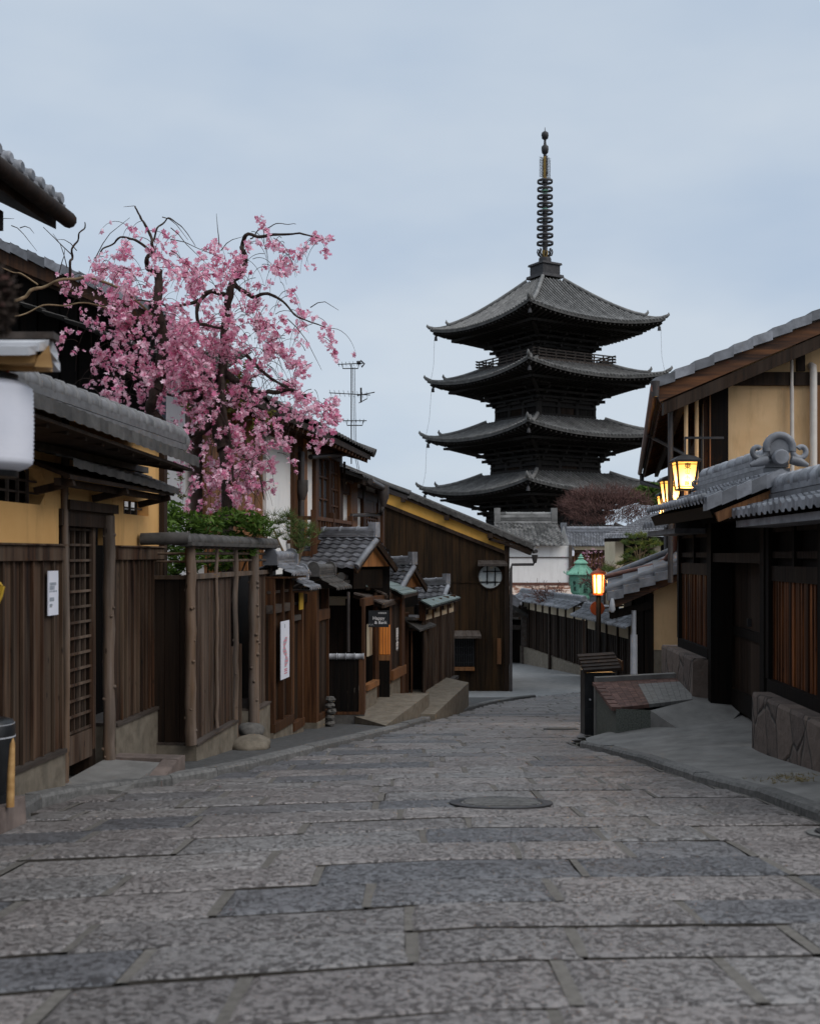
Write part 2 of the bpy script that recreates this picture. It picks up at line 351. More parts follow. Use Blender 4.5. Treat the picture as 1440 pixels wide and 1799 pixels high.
# road stones: tint picks the colour of the single stone
def roadmat():
    m, nt, b = newmat('road_stone'); tcn, vec, at = coords(nt, (1, 1, 1))
    n = nd(nt, 'ShaderNodeValToRGB'); e = n.color_ramp.elements
    e[0].position = 0; e[0].color = (.100, .100, .106, 1); e[1].position = 1; e[1].color = (.24, .22, .21, 1)
    for p, c in ((.09, (.130, .129, .136)), (.17, (.178, .164, .158)), (.6, (.222, .198, .188)), (.85, (.195, .186, .181))):
        k = e.new(p); k.color = (*c, 1)
    nt.links.new(at.outputs['Fac'], n.inputs['Fac'])
    vo = nd(nt, 'ShaderNodeTexVoronoi', {'Scale': 24.0}); 
    wv = nd(nt, 'ShaderNodeMixRGB', {'Fac': .06}); nz = nd(nt, 'ShaderNodeTexNoise', {'Scale': 20.0}); nt.links.new(vec, nz.inputs['Vector'])
    nt.links.new(vec, wv.inputs['Color1']); nt.links.new(nz.outputs['Color'], wv.inputs['Color2']); nt.links.new(wv.outputs[0], vo.inputs['Vector'])
    fl1 = ramp(nt, noise_n(nt, vec, 40, 6, .72), .50, .62); fl2 = ramp(nt, noise_n(nt, vec, 9, 4, .7), .36, .60); fmul = nd(nt, 'ShaderNodeMath', operation='MULTIPLY'); nt.links.new(fl1, fmul.inputs[0]); nt.links.new(fl2, fmul.inputs[1]); fleck = fmul.outputs[0]
    col = mixc(nt, fleck, n.outputs[0], mixc(nt, 1.0, n.outputs[0], (.52, .48, .47), 'MULTIPLY'))
    col = mixc(nt, ramp(nt, noise_n(nt, vec, 90, 3, .6), .45, .7), col, mixc(nt, 1.0, col, (1.45, 1.38, 1.34), 'MULTIPLY'))
    big = ramp(nt, noise_n(nt, tcn.outputs['Object'], 1.1, 4, .6), .35, .7)
    col = mixc(nt, big, col, mixc(nt, 1.0, col, (.70, .68, .68), 'MULTIPLY'))
    nt.links.new(col, b.inputs['Base Color']); b.inputs['Specular IOR Level'].default_value = .5
    rr = nd(nt, 'ShaderNodeMapRange', {'To Min': .34, 'To Max': .62}); nt.links.new(noise_n(nt, vec, 7, 3), rr.inputs['Value']); nt.links.new(rr.outputs[0], b.inputs['Roughness'])
    h = nd(nt, 'ShaderNodeMath', operation='SUBTRACT'); nt.links.new(noise_n(nt, vec, 16, 6, .65), h.inputs[0]); nt.links.new(fleck, h.inputs[1])
    bump(nt, b, h.outputs[0], 1.0, .018); return m
M['road'] = roadmat()
def crazymat():
    m, nt, b = newmat('crazy_stone'); tcn, vec, at = coords(nt, (1, 1, 1))
    mp2 = nd(nt, 'ShaderNodeMapping'); mp2.inputs['Scale'].default_value = (2.4, 2.4, 1.25); mp2.inputs['Rotation'].default_value = (.25, .2, .1); nt.links.new(tcn.outputs['Object'], mp2.inputs['Vector'])
    nz = nd(nt, 'ShaderNodeTexNoise', {'Scale': 3.0, 'Detail': 4}); nt.links.new(mp2.outputs[0], nz.inputs['Vector'])
    wv = nd(nt, 'ShaderNodeMixRGB', {'Fac': .12}); nt.links.new(mp2.outputs[0], wv.inputs['Color1']); nt.links.new(nz.outputs['Color'], wv.inputs['Color2'])
    vo = nd(nt, 'ShaderNodeTexVoronoi', {'Scale': 1.25}, feature='DISTANCE_TO_EDGE'); vc = nd(nt, 'ShaderNodeTexVoronoi', {'Scale': 1.25})
    nt.links.new(wv.outputs[0], vo.inputs['Vector']); nt.links.new(wv.outputs[0], vc.inputs['Vector'])
    g = noise_n(nt, vec, 9, 6, .65)
    col = mixc(nt, ramp(nt, g, .3, .7), (.055, .038, .031), (.15, .108, .088))
    sepc = nd(nt, 'ShaderNodeSeparateColor'); nt.links.new(vc.outputs['Color'], sepc.inputs[0])
    col = mixc(nt, .45, col, mixc(nt, sepc.outputs[0], (.06, .045, .04), (.17, .125, .10)))
    crack = ramp(nt, vo.outputs['Distance'], .006, .022)
    col = mixc(nt, crack, (.02, .016, .013), col); nt.links.new(col, b.inputs['Base Color']); b.inputs['Roughness'].default_value = .85
    h = nd(nt, 'ShaderNodeMath', operation='ADD'); nt.links.new(ramp(nt, vo.outputs['Distance'], .0, .05), h.inputs[0]); nt.links.new(g, h.inputs[1]); bump(nt, b, h.outputs[0], .8, .03); return m
M['crazy'] = crazymat()

# ---------------------------------------------------------------- helpers: building pieces
SPROF = [(0, .5), (.12, .88), (.25, 1.0), (.38, .78), (.52, .3), (.76, .0)]
HPROF = [(0, .0), (.08, .62), (.2, 1.0), (.34, 1.0), (.46, .62), (.54, .0), (.77, -.12)]
def tiles(mb, E0, E1, T0, T1, ncol, nrow, amp=.03, step=.02, thick=.05, prof=SPROF, m=0, cf=None):
    E0, E1, T0, T1 = map(Vector, (E0, E1, T0, T1))
    N = (E1 - E0).cross(T0 - E0).normalized()
    if N.z < 0: N = -N
    ss = [((c + f) / ncol, h * amp) for c in range(ncol) for f, h in prof] + [(1.0, prof[0][1] * amp)]
    k = len(ss); lines = []
    def line(t, off):
        a = E0.lerp(T0, t); b = E1.lerp(T1, t); pts = []
        for s_, h in ss:
            p = a.lerp(b, s_) + N * (h + off)
            if cf: p = p + Vector((0, 0, cf(s_, t)))
            pts.append(p)
        return pts
    lines.append([p - Vector((0, 0, thick)) for p in line(0, step)])
    for r in range(nrow):
        lines.append(line(r / nrow, step)); lines.append(line((r + 1) / nrow, 0))
    tint = [[random.random() for _ in range(ncol)] for _ in range(nrow + 1)]
    flip = (lines[2][1] - lines[1][0]).cross(lines[2][0] - lines[1][0]).dot(N) if False else None
    b = len(mb.v)
    for l in lines: mb.v.extend([tuple(p) for p in l])
    np_ = len(prof)
    fwd = (E1 - E0).cross(T0 - E0).z > 0
    for i in range(len(lines) - 1):
        for j in range(k - 1):
            q = (b + i * k + j, b + i * k + j + 1, b + (i + 1) * k + j + 1, b + (i + 1) * k + j)
            mb.f.append(q if fwd else q[::-1]); mb.m.append(m)
            mb.t.append(tint[max(0, (i - 1) // 2 if i > 0 else 0)][min(ncol - 1, j // np_)]); mb.s.append(i % 2 == 1)
def ridge(mb, a, b, w=.16, h=.12, r=.07, seg=.28, m=0, rings=True, layers=2):
    a = Vector(a); b = Vector(b); d = (b - a); Ln = d.length; d.normalize()
    for i in range(layers):
        ww = w * (1.0 - .12 * i); hh = h / layers
        mb.beam(a + V(0, 0, hh * (i + .5)), b + V(0, 0, hh * (i + .5)), ww, hh * .86, m)
    n = max(1, int(Ln / seg)); c = V(0, 0, h + r * .25)
    for i in range(n):
        p = a + d * (Ln * i / n) + c; q = a + d * (Ln * (i + 1) / n - .006) + c
        mb.tube([p, p + (q - p) * .5, q], [r * .94, r * .97, r], 10, m)
        if rings: mb.tube([q - d * .05, q - d * .035, q - d * .012, q], [r * 1.0, r * 1.17, r * 1.17, r * 1.0], 10, m, .85)
def onigawara(mb, fr, u, n, z, s=1.0, m=0):
    # facing -u (towards the camera): round boss, arch and scrolls
    ax = (Vector((fr.n.x, fr.n.y, 0)), Vector((0, 0, 1)), Vector((-fr.d.x, -fr.d.y, 0)))
    c = fr.P(u, n, z)
    mb.lathe(c + V(0, 0, .02 * s) + ax[2] * .05 * s, [(.085 * s, -.03 * s), (.085 * s, .03 * s), (.07 * s, .045 * s)], 18, m, axis=ax)
    pts = []
    for i in range(15):
        a = math.pi * (-.08 + 1.16 * i / 14); pts.append(c + ax[0] * (.135 * s * math.cos(a)) + ax[1] * (.12 * s + .135 * s * math.sin(a)))
    mb.tube(pts, .042 * s, 8, m)
    for sg in (-1, 1):
        sp = []
        for i in range(14):
            a = i / 13 * 1.75 * math.pi; rr = (.085 - .05 * i / 13) * s
            sp.append(c + ax[0] * sg * (.22 * s + -rr * math.cos(a)) + ax[1] * (.09 * s + rr * math.sin(a) * -1))
        mb.tube(sp, .03 * s, 7, m)
        mb.tube([c + ax[0] * sg * .12 * s + ax[1] * .0, c + ax[0] * sg * .2 * s + ax[1] * -.02 * s, c + ax[0] * sg * .3 * s + ax[1] * -.06 * s], [.05 * s, .055 * s, .02 * s], 8, m)
    mb.lathe(c + ax[1] * .13 * s - ax[2] * .02 * s, [(.12 * s, -.03), (.12 * s, .03 * s)], 18, m, axis=ax)
def planks(mb, fr, u0, u1, z0, z1, n0, pitch=.16, th=.025, m=0, batten=0.0, jit=.003, gap=.005, zt=None, zb=None):
    k = max(1, int(round((u1 - u0) / pitch))); ww = [random.uniform(.68, 1.32) for _ in range(k)]; sw = sum(ww); acc = u0
    for i in range(k):
        w = (u1 - u0) * ww[i] / sw; a = acc; acc += w; b = a + w - gap; n1 = n0 + th + random.uniform(-jit, jit)
        za = zb(a) if zb else z0; zbb = zb(b) if zb else z0
        ta = zt(a) if zt else z1; tb = zt(b) if zt else z1
        P = fr.P
        mb.hexa([P(a, n0, za), P(b, n0, zbb), P(b, n1, zbb), P(a, n1, za), P(a, n0, ta), P(b, n0, tb), P(b, n1, tb), P(a, n1, ta)], m)
        if batten > 0:
            mb.fbox(fr, b - batten / 2, b + batten / 2, n0 + th + .004, n0 + th + .024, max(za, zbb), min(ta, tb), m)
def wall_holes(mb, fr, u0, u1, z0, z1, n0, n1, holes, m=0, t=.5):
    us = sorted({u0, u1, *[h[0] for h in holes], *[h[1] for h in holes]}); zs = sorted({z0, z1, *[h[2] for h in holes], *[h[3] for h in holes]})
    for i in range(len(us) - 1):
        for j in range(len(zs) - 1):
            cu = (us[i] + us[i + 1]) / 2; cz = (zs[j] + zs[j + 1]) / 2
            if any(h[0] < cu < h[1] and h[2] < cz < h[3] for h in holes): continue
            mb.fbox(fr, us[i], us[i + 1], n0, n1, zs[j], zs[j + 1], m, t)
def logpost(mb, p, z0, z1, r, m=0, bend=.012, knots=7):
    n = 14; pts = []; rs = []
    for i in range(n + 1):
        t = i / n
        pts.append(Vector((p[0] + random.uniform(-bend, bend) * .5, p[1] + random.uniform(-bend, bend) * .5, z0 + (z1 - z0) * t)))
        rs.append(r * (1.06 - .12 * t) * random.uniform(.93, 1.07))
    mb.tube(pts, rs, 14, m, .5)
    for _ in range(knots):
        a = random.uniform(-math.pi, 0); z = random.uniform(z0 + .1, z1 - .1)
        c = Vector((p[0] + r * .92 * math.cos(a), p[1] + r * .92 * math.sin(a), z)); s = r * random.uniform(.2, .36)
        mb.tube([c - V(math.cos(a), math.sin(a), 0) * s, c + V(math.cos(a), math.sin(a), .1) * s * .6, c + V(math.cos(a), math.sin(a), .2) * s], [s * 1.2, s, s * .3], 7, m, .2)
def text(mb, s, size, o, ex, ey, m=0, vertical=False, depth=0.0, t=.5, bold=0.0):
    cu = bpy.data.curves.new('lettering', 'FONT'); cu.body = '\n'.join(s) if vertical else s
    cu.size = size; cu.align_x = 'CENTER'; cu.align_y = 'CENTER'; cu.space_line = .88; cu.offset = bold
    ob = bpy.data.objects.new('lettering', cu); COL.objects.link(ob)
    dg = bpy.context.evaluated_depsgraph_get(); me = bpy.data.meshes.new_from_object(ob.evaluated_get(dg))
    o = Vector(o); ex = Vector(ex).normalized(); ey = Vector(ey).normalized()
    mb.add([o + ex * v.co.x + ey * v.co.y for v in me.vertices], [tuple(p.vertices) for p in me.polygons], m, t)
    bpy.data.objects.remove(ob); bpy.data.curves.remove(cu); bpy.data.meshes.remove(me)
def leaves(mb, c, rad, n, size, m=0, shell=.5, flat=.6, elong=1.6):
    c = np.array(c); rad = np.array(rad)
    d = np.random.normal(size=(n, 3)); d /= np.linalg.norm(d, axis=1)[:, None]
    r = (shell + (1 - shell) * np.random.rand(n)) ** .6
    p = c + d * rad * r[:, None]
    a = np.random.normal(size=(n, 3)); a[:, 2] *= flat; a /= np.linalg.norm(a, axis=1)[:, None]
    b = np.cross(a, np.random.normal(size=(n, 3))); b /= np.linalg.norm(b, axis=1)[:, None]
    s = size * (.6 + .8 * np.random.rand(n))[:, None]
    q = np.stack([p - a * s * elong, p - b * s * .5, p + a * s * elong, p + b * s * .5], axis=1)
    mb.arrays(q, n, 4, m)
def needles(mb, c, n, ln, m=0, up=.4, w=.006):
    c = np.array(c); d = np.random.normal(size=(n, 3)); d[:, 2] = np.abs(d[:, 2]) * .7 + up; d /= np.linalg.norm(d, axis=1)[:, None]
    s = np.cross(d, np.random.normal(size=(n, 3))); s /= np.linalg.norm(s, axis=1)[:, None]; s *= w
    l = ln * (.6 + .6 * np.random.rand(n))[:, None]
    q = np.stack([np.tile(c, (n, 1)) - s, np.tile(c, (n, 1)) + s, c + d * l + s * .2, c + d * l - s * .2], axis=1)
    mb.arrays(q, n, 4, m)
def branchy(mb, p, d, ln, r, lev, m=0, spread=.6, up=.1, kids=3, twig=None, tm=0, seg=5, minr=.004, side=5):
    p = Vector(p); d = Vector(d).normalized(); pts = [p.copy()]; rs = [r]
    for i in range(seg):
        d = (d + Vector((random.gauss(0, .16), random.gauss(0, .16), random.gauss(0, .12) + up * .15))).normalized()
        p = p + d * (ln / seg); pts.append(p.copy()); rs.append(max(minr, r * (1 - .55 * (i + 1) / seg)))
    mb.tube(pts, rs, side if lev > 1 else 3, m if lev > 1 else tm, None, False)
    if lev <= 0: return
    for k in range(kids + (1 if random.random() < .5 else 0)):
        i = random.randint(max(1, seg // 3), seg); q = pts[i]
        nd_ = (d + Vector((random.gauss(0, spread), random.gauss(0, spread), random.gauss(0, spread * .7) + up))).normalized()
        branchy(mb, q, nd_, ln * random.uniform(.55, .8), rs[i] * .62, lev - 1, m, spread, up, kids, twig, tm, seg if lev > 2 else 3, minr, side)

# ================================================================= THE SETTING
def sheet(name, pts_rows, mat, kind='structure'):
    mb = MB(mat); k = len(pts_rows[0]); b = []
    for r in pts_rows: b += r
    mb.add(b, [(i * k + j, i * k + j + 1, (i + 1) * k + j + 1, (i + 1) * k + j) for i in range(len(pts_rows) - 1) for j in range(k - 1)], 0, .5, True)
    return mb.build(name, kind=kind)
ys = [-300, -40, -12, -6, -3, 0, 3, 6, 9, 12, 15, 18, 22, 26, 30, 33, 38, 44, 50, 60, 75, 100, 140, 400, 2500]
def DD(Y): return D(max(-12, Y))
sheet('ground', [[(x, y, -DD(y) - .09) for x in (-2000, -200, -40, -12, -5, 0, 5, 12, 40, 200, 2000)] for y in ys], M['ground'])

KL = [(-700, 1760), (-330, 1580), (-150, 1500), (0, 1440), (70, 1397), (130, 1385), (210, 1374), (300, 1362), (380, 1349), (450, 1335), (550, 1310), (640, 1290), (700, 1275), (760, 1258), (820, 1243), (860, 1233), (900, 1226), (940, 1221)]
KR = [(2300, 1790), (1900, 1600), (1600, 1490), (1440, 1425), (1330, 1385), (1220, 1358), (1120, 1326), (1060, 1311), (1020, 1303)]
KLp = [G(a, b, .06) for a, b in KL]; KRp = [G(a, b, .06) for a, b in KR]
def interp(P, Y, ext):
    if Y <= P[0].y: return P[0].x
    for a, b in zip(P, P[1:]):
        if a.y <= Y <= b.y: return a.x + (b.x - a.x) * (Y - a.y) / max(1e-6, b.y - a.y)
    return P[-1].x + ext * (Y - P[-1].y)
def xl(Y): return interp(KLp, Y, .45)
def xr(Y): return interp(KRp, Y, .0) + (max(0, Y - 12.7) * .30)
# mortar bed of the street, then the stones
rows = []
for i in range(90):
    Y = -6 + i * .5
    rows.append([(xl(Y) - .02, Y, -DD(Y) - .034), ((xl(Y) + xr(Y)) / 2, Y, -DD(Y) - .034 + .0), (xr(Y) + .02, Y, -DD(Y) - .034)])
sheet('road_bed', rows, M['ground'])
mb = MB(M['road'], M['mortar'], M['joint_shade'])
def gcurve(x): return .26 * x if x < .2 else .26 * .2 + .05 * (x - .2)
rng = random.Random(11)
def stone(x0, x1, s0, s1):
    tt = rng.random(); dz = rng.uniform(-.004, .004); tx = rng.uniform(-.006, .006); ty = rng.uniform(-.008, .008)
    gx, gy = rng.uniform(.012, .036), rng.uniform(.014, .026)
    x0 += gx / 2; x1 -= gx / 2; s0 += gy; s1 -= gy * .4
    ring = []
    nn = 5
    for i in range(nn): ring.append((x0 + (x1 - x0) * i / nn, s0))
    for i in range(2): ring.append((x1, s0 + (s1 - s0) * i / 2))
    for i in range(nn): ring.append((x1 - (x1 - x0) * i / nn, s1))
    for i in range(2): ring.append((x0, s1 - (s1 - s0) * i / 2))
    cx, cs = (x0 + x1) / 2, (s0 + s1) / 2; j = .011
    ring = [(a + rng.uniform(-j, j), b + rng.uniform(-j, j)) for a, b in ring]
    def pt(a, b, z):
        Y = b + gcurve(a); return (a, Y, -DD(Y) + z + dz + tx * (a - cx) + ty * (b - cs))
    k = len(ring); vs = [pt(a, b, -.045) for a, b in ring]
    vs += [pt(a + (cx - a) * .006, b + (cs - b) * .012, -.005) for a, b in ring]
    vs += [pt(cx + (a - cx) * (1 - .05 / max(.2, x1 - x0)), cs + (b - cs) * .93, .003) for a, b in ring]
    c = len(vs); vs.append(pt(cx, cs, .007))
    fs = [(l * k + i, l * k + (i + 1) % k, (l + 1) * k + (i + 1) % k, (l + 1) * k + i) for l in range(2) for i in range(k)]
    mb.add(vs, fs[:k], 2, .5, False); mb.add(vs[k:], [tuple(q - k for q in f) for f in fs[k:]], 0, tt, True); mb.add([vs[2 * k + i] for i in range(k)] + [vs[c]], [(i, (i + 1) % k, k) for i in range(k)], 0, tt, True)  # side ring gets the dark colour painted as joint shade
s = -3.0
while s < 36:
    w = rng.uniform(.40, .52); s1 = s + w
    Ym = s + .2
    a0, a1 = xl(Ym + gcurve(-2)) - .1, xr(Ym) + .1
    a = a0 + rng.uniform(0, .02)
    # plain edge course along each kerb, then stones of uneven length
    first = True
    while a < a1 - .05:
        ln = rng.choice((.55, .7, .85, 1.0, 1.15)) * rng.uniform(.9, 1.1)
        if first: ln = rng.uniform(.25, .8); first = False
        b = min(a + ln, a1)
        if a1 - b < .3: b = a1
        lo = max(a, xl((s + s1) / 2 + gcurve(a)) + .03); hi = min(b, xr((s + s1) / 2 + gcurve(b)) - .02)
        if hi - lo > .08: stone(lo, hi, s, s1)
        if hi < a1 - .1:
            def jp(x_, s_): Y_ = s_ + gcurve(x_); return (x_, Y_, -DD(Y_) - .002)
            mb.add([jp(hi - .022, s + .026), jp(hi + .022, s + .026), jp(hi + .022, s1 - .01), jp(hi - .022, s1 - .01)], [(0, 1, 2, 3)], 1, rng.random())
        a = b
    s = s1
mb.build('road', kind='structure')
# manhole ring and drain covers on the street
def cover(name, c, rx, ry, label, mat, rim):
    mb = MB(mat, rim); n = 28
    def p(a, r, z): 
        x, y = c[0] + rx * r * math.cos(a), c[1] + ry * r * math.sin(a); return (x, y, -DD(y) + z)
    for r0, r1, z, m_ in ((1.0, .8, .013, 1), (.78, 0.02, .011, 0)):
        A = [p(2 * math.pi * i / n, r0, z) for i in range(n)] + [p(2 * math.pi * i / n, r1, z) for i in range(n)]
        B = [(x, y, zz - .05) for x, y, zz in A[:n]]
        mb.add(A + B, [(i, (i + 1) % n, n + (i + 1) % n, n + i) for i in range(n)] + [(2 * n + i, 2 * n + (i + 1) % n, (i + 1) % n, i) for i in range(n)], m_, .5)
    for k in range(-3, 4):
        w = math.sqrt(max(0, 1 - (k / 4.5) ** 2)) * .72 * rx
        y = c[1] + ry * k * .2
        mb.box(c[0] - w, c[0] + w, y - .012, y + .012, -DD(y) + .005, -DD(y) + .019, 0)
    return mb.build(name, loc=(c[0], c[1], -DD(c[1])), label=label, cat='manhole cover')
c = G(880, 1413); cover('manhole_cover', (c.x, c.y), .335, .30, 'dark round iron manhole cover set among the paving stones of the street', M['kerb'], M['bronze'])
c = G(1452, 1468); cover('drain_cover', (c.x + .1, c.y), .2, .2, 'small dark drain cover by the right kerb at the edge of the picture', M['bronze'], M['kerb'])
c = G(985, 1282); cover('utility_cover', (c.x, c.y), .24, .3, 'small ringed utility cover in the street beside the black bin', M['mortar'], M['pave'])
def kerb(name, P, side):
    mb = MB(M['kerb'])
    for a, b in zip(P, P[1:]):
        d = (b - a); Ln = d.length; k = max(1, int(Ln / .8))
        nrm = Vector((d.y, -d.x, 0)).normalized() * side          # towards the street
        for i in range(k):
            p = a + d * (i / k); q = a + d * ((i + 1) / k - .006 / Ln)
            j = Vector((0, 0, random.uniform(-.006, .006))); w = .115
            fr_ = .02
            vs = [p + V(0, 0, -.2), p + nrm * .02 + V(0, 0, -.16), q + nrm * .02 + V(0, 0, -.16), q + V(0, 0, -.16)]
            A = [p - nrm * w + V(0, 0, -.2), p + nrm * .02 + V(0, 0, -.2), p + nrm * .015 + V(0, 0, -.02) + j, p + V(0, 0, 0.002) + j, p - nrm * w + V(0, 0, .002) + j]
            B = [x + (q - p) for x in A]
            mb.add(A + B, [(0, 1, 2, 3, 4), (9, 8, 7, 6, 5)] + [(t_, 5 + t_, 5 + (t_ + 1) % 5, (t_ + 1) % 5) for t_ in range(5)])
    return mb.build(name, kind='structure')
kerb('kerb', KLp, 1); kerb('kerb', KRp, -1)
# left pavement (dark paving up to the walls)
rows = []
for i in range(70):
    Y = -6 + i * .5
    if Y > 28.4: break
    rows.append([(xl(Y) - 4, Y, -DD(Y) + .035), (xl(Y) - 1.0, Y, -DD(Y) + .035), (xl(Y) - .12, Y, -DD(Y) + .04)])
sheet('pavement', rows, M['pave'])
# lane beyond the corner of the dark gabled house (plain surface)
rows = []
for i in range(40):
    Y = 27 + i * .9
    rows.append([(1.0 - .12 * max(0, Y - 33), Y, -D(Y) + (.012 if Y > 33 else -.014)), (9.5, Y, -D(Y) + (.012 if Y > 33 else -.014))])
sheet('lane', rows, M['asphalt'])

# ================================================================= LEFT SIDE OF THE STREET
# ---- ochre house: boarded plinth, ochre plaster, lattice gate, tiled roof
A = Fr((-2.48, 8.0), (.1, 1)); uA = A.U; zA = A.Z
t = thing('ochre_house', 'ochre plastered house with dark board skirting and a wooden lattice door at the left', 'house', A.P(uA(140), 0, -D(8)))
uL, u1, u2, uR = -6.0, uA(104), uA(196), uA(279)
zb1, zb2 = zA(103, 1315), zA(236, 1254); zrail, zrail2, zpl = zA(100, 985), zA(100, 961), 1.05
mb = MB(M['concrete'], M['beam'])
mb.fbox(A, uL, u1, -.3, .045, -2.6, zb1 - .032, 0); mb.fbox(A, uL, u1, -.3, .06, zb1 - .03, zb1, 1)
mb.build('base', t); mb = MB(M['concrete'], M['beam'])
mb.fbox(A, u2 - .02, uR, -.3, .045, -2.6, zb2 - .03, 0); mb.fbox(A, u2 - .02, uR, -.3, .06, zb2 - .028, zb2, 1)
mb.build('base', t)
mb = MB(M['board']); planks(mb, A, uL, u1 - .01, zb1 + .002, zrail, -.02, .19, .03, batten=.022); mb.build('board_wall', t); mb = MB(M['board'])
planks(mb, A, u2 + .02, uR, zb2 + .002, zrail, -.02, .12, .03, batten=.012); mb.build('board_wall', t)
mb = MB(M['beam'])
for a, b in ((uL, u1 - .01), (u2 + .02, uR)):
    mb = MB(M['board'])
    mb.fbox(A, a, b, -.02, .05, zrail + .002, zrail + .10); mb.fbox(A, a, b, -.02, .07, zrail + .104, zrail2 + .02)
    mb.build('rail', t)
w0, w1, wz0, wz1 = uA(-30), uA(79), zA(60, 886), zA(60, 823)
v0, v1, vz0, vz1 = uA(217), uA(261), zA(240, 905), zA(240, 880)
mb = MB(M['ochre'])
wall_holes(mb, A, uL, u1 - .01, zrail2 + .022, zpl, -.12, -.0, [(w0, w1, wz0, wz1)])
wall_holes(mb, A, u2 + .02, uR, zrail2 + .022, zpl, -.12, -.0, [(v0, v1, vz0, vz1)])
mb.fbox(A, u1 - .008, u2 + .018, -.12, -.004, zA(140, 905), zpl)
c_ = .07
for (hu0, hu1, hz0, hz1) in ((w0, w1, wz0, wz1),):
    for u, z, su, sz in ((hu0, hz0, 1, 1), (hu1, hz0, -1, 1), (hu0, hz1, 1, -1), (hu1, hz1, -1, -1)):
        mb.fprism(A, [(u, z), (u + su * c_, z), (u, z + sz * c_)], -.118, -.003, 0, .5)
mb.build('plaster_wall', t)
for (hu0, hu1, hz0, hz1, nv, nh) in ((w0, w1, wz0, wz1, 5, 2), (v0, v1, vz0, vz1, 3, 1)):
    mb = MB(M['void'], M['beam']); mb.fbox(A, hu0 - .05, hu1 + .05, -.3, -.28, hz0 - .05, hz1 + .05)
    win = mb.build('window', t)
    mb = MB(M['beam'])
    for i in range(1, nv + 1): mb.fbox(A, hu0 + (hu1 - hu0) * i / (nv + 1) - .008, hu0 + (hu1 - hu0) * i / (nv + 1) + .008, -.07, -.05, hz0, hz1)
    for i in range(1, nh + 1): mb.fbox(A, hu0, hu1, -.075, -.058, hz0 + (hz1 - hz0) * i / (nh + 1) - .007, hz0 + (hz1 - hz0) * i / (nh + 1) + .007)
    mb.build('bars', win)
mb = MB(M['log']); logpost(mb, A.P(uA(110), .02, 0), -2.0, zpl, .027, knots=4); mb.build('post', t)
mb = MB(M['log']); logpost(mb, A.P(uA(185), .03, 0), -1.78, zA(187, 905, .05), .047, knots=11); mb.build('post', t)
mb = MB(M['dark']); mb.fbox(A, uR, uR + .09, -.15, .05, -2.4, zpl); mb.build('post', t)
# lattice gate door
du0, du1 = uA(116), uA(172); dz0, dz1 = zA(140, 1330), zA(140, 925)
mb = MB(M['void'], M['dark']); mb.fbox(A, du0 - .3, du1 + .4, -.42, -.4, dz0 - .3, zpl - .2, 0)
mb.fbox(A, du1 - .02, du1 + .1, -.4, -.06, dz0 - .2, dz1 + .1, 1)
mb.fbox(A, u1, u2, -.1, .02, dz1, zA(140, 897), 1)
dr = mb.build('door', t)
mb = MB(M['board_grey'])
n_ = 6
for i in range(n_ + 1):
    u = du0 + (du1 - du0) * i / n_; mb.fbox(A, u - .012, u + .012, -.085, -.06, dz0, dz1)
for i in range(14):
    z = dz0 + .18 + (dz1 - dz0 - .2) * i / 13; mb.fbox(A, du0, du1, -.058, -.043, z - .009, z + .009)
mb.fbox(A, du0 - .03, du0 + .02, -.1, -.03, dz0, dz1); mb.fbox(A, du1 - .02, du1 + .03, -.1, -.03, dz0, dz1)
mb.fbox(A, du0 + .022, du1 - .022, -.1, -.035, dz0 - .05, dz0 + .16)
mb.build('lattice', dr)
# canopy over the door
cu0, cu1 = uA(120, .30), uA(308, .30); cz = .585
mb = MB(M['tile_dark'], M['dark'])
tiles(mb, A.P(cu0, .33, cz + .035), A.P(cu1, .33, cz - .03), A.P(cu0, -.02, cz + .12), A.P(cu1, -.02, cz + .12), 13, 3, .009, .010, .055)
mb.beam(A.P(cu0, .03, cz + .14), A.P(cu1, .03, cz + .14), .07, .05, 0)
cn = mb.build('canopy', t)
mb = MB(M['dark'])
mb.hexa([A.P(cu0 + .03, .3, cz - .085), A.P(cu1 - .03, .3, cz - .085), A.P(cu1 - .03, 0, cz + .03), A.P(cu0 + .03, 0, cz + .03), A.P(cu0 + .03, .3, cz - .058), A.P(cu1 - .03, .3, cz - .058), A.P(cu1 - .03, 0, cz + .06), A.P(cu0 + .03, 0, cz + .06)])
mb.beam(A.P(cu0 + .05, .2, cz - .10), A.P(cu1 - .05, .2, cz - .10), .04, .05)
for u in (cu0 + .12, (cu0 + cu1) / 2, cu1 - .12): mb.beam(A.P(u, .02, cz - .16), A.P(u, .29, cz - .1), .04, .05)
mb.fbox(A, u1 + .05, u2 + .0, .01, .06, cz - .26, cz - .19)
mb.build('frame', cn)
# main roof
ez, rz = .80, .98; eu1 = uA(350, .58)
mb = MB(M['tile_dark']); 
er = .21
tiles(mb, A.P(-6.2, .58, ez + er), A.P(eu1, .58, ez), A.P(-6.2, 0, rz + .05), A.P(eu1, 0, rz), 52, 3, .007, .010, .085)
tiles(mb, A.P(eu1, -.6, ez), A.P(-6.2, -.6, ez), A.P(eu1, 0, rz), A.P(-6.2, 0, rz), 40, 2, .018, .014, .06)
rf = mb.build('roof', t)
mb = MB(M['tile_ridge']); ridge(mb, A.P(-6.2, 0, rz + .04), A.P(uA(306) + .1, 0, rz + .0), .19, .13, .08, .21)
mb.lathe(A.P(uA(306) + .12, 0, rz + .1), [(.1, -.05), (.11, .03)], 14, axis=(Vector((0, 0, 1)), Vector((A.n.x, A.n.y, 0)), Vector((A.d.x, A.d.y, 0)))); mb.build('ridge', rf)
mb = MB(M['dark'])
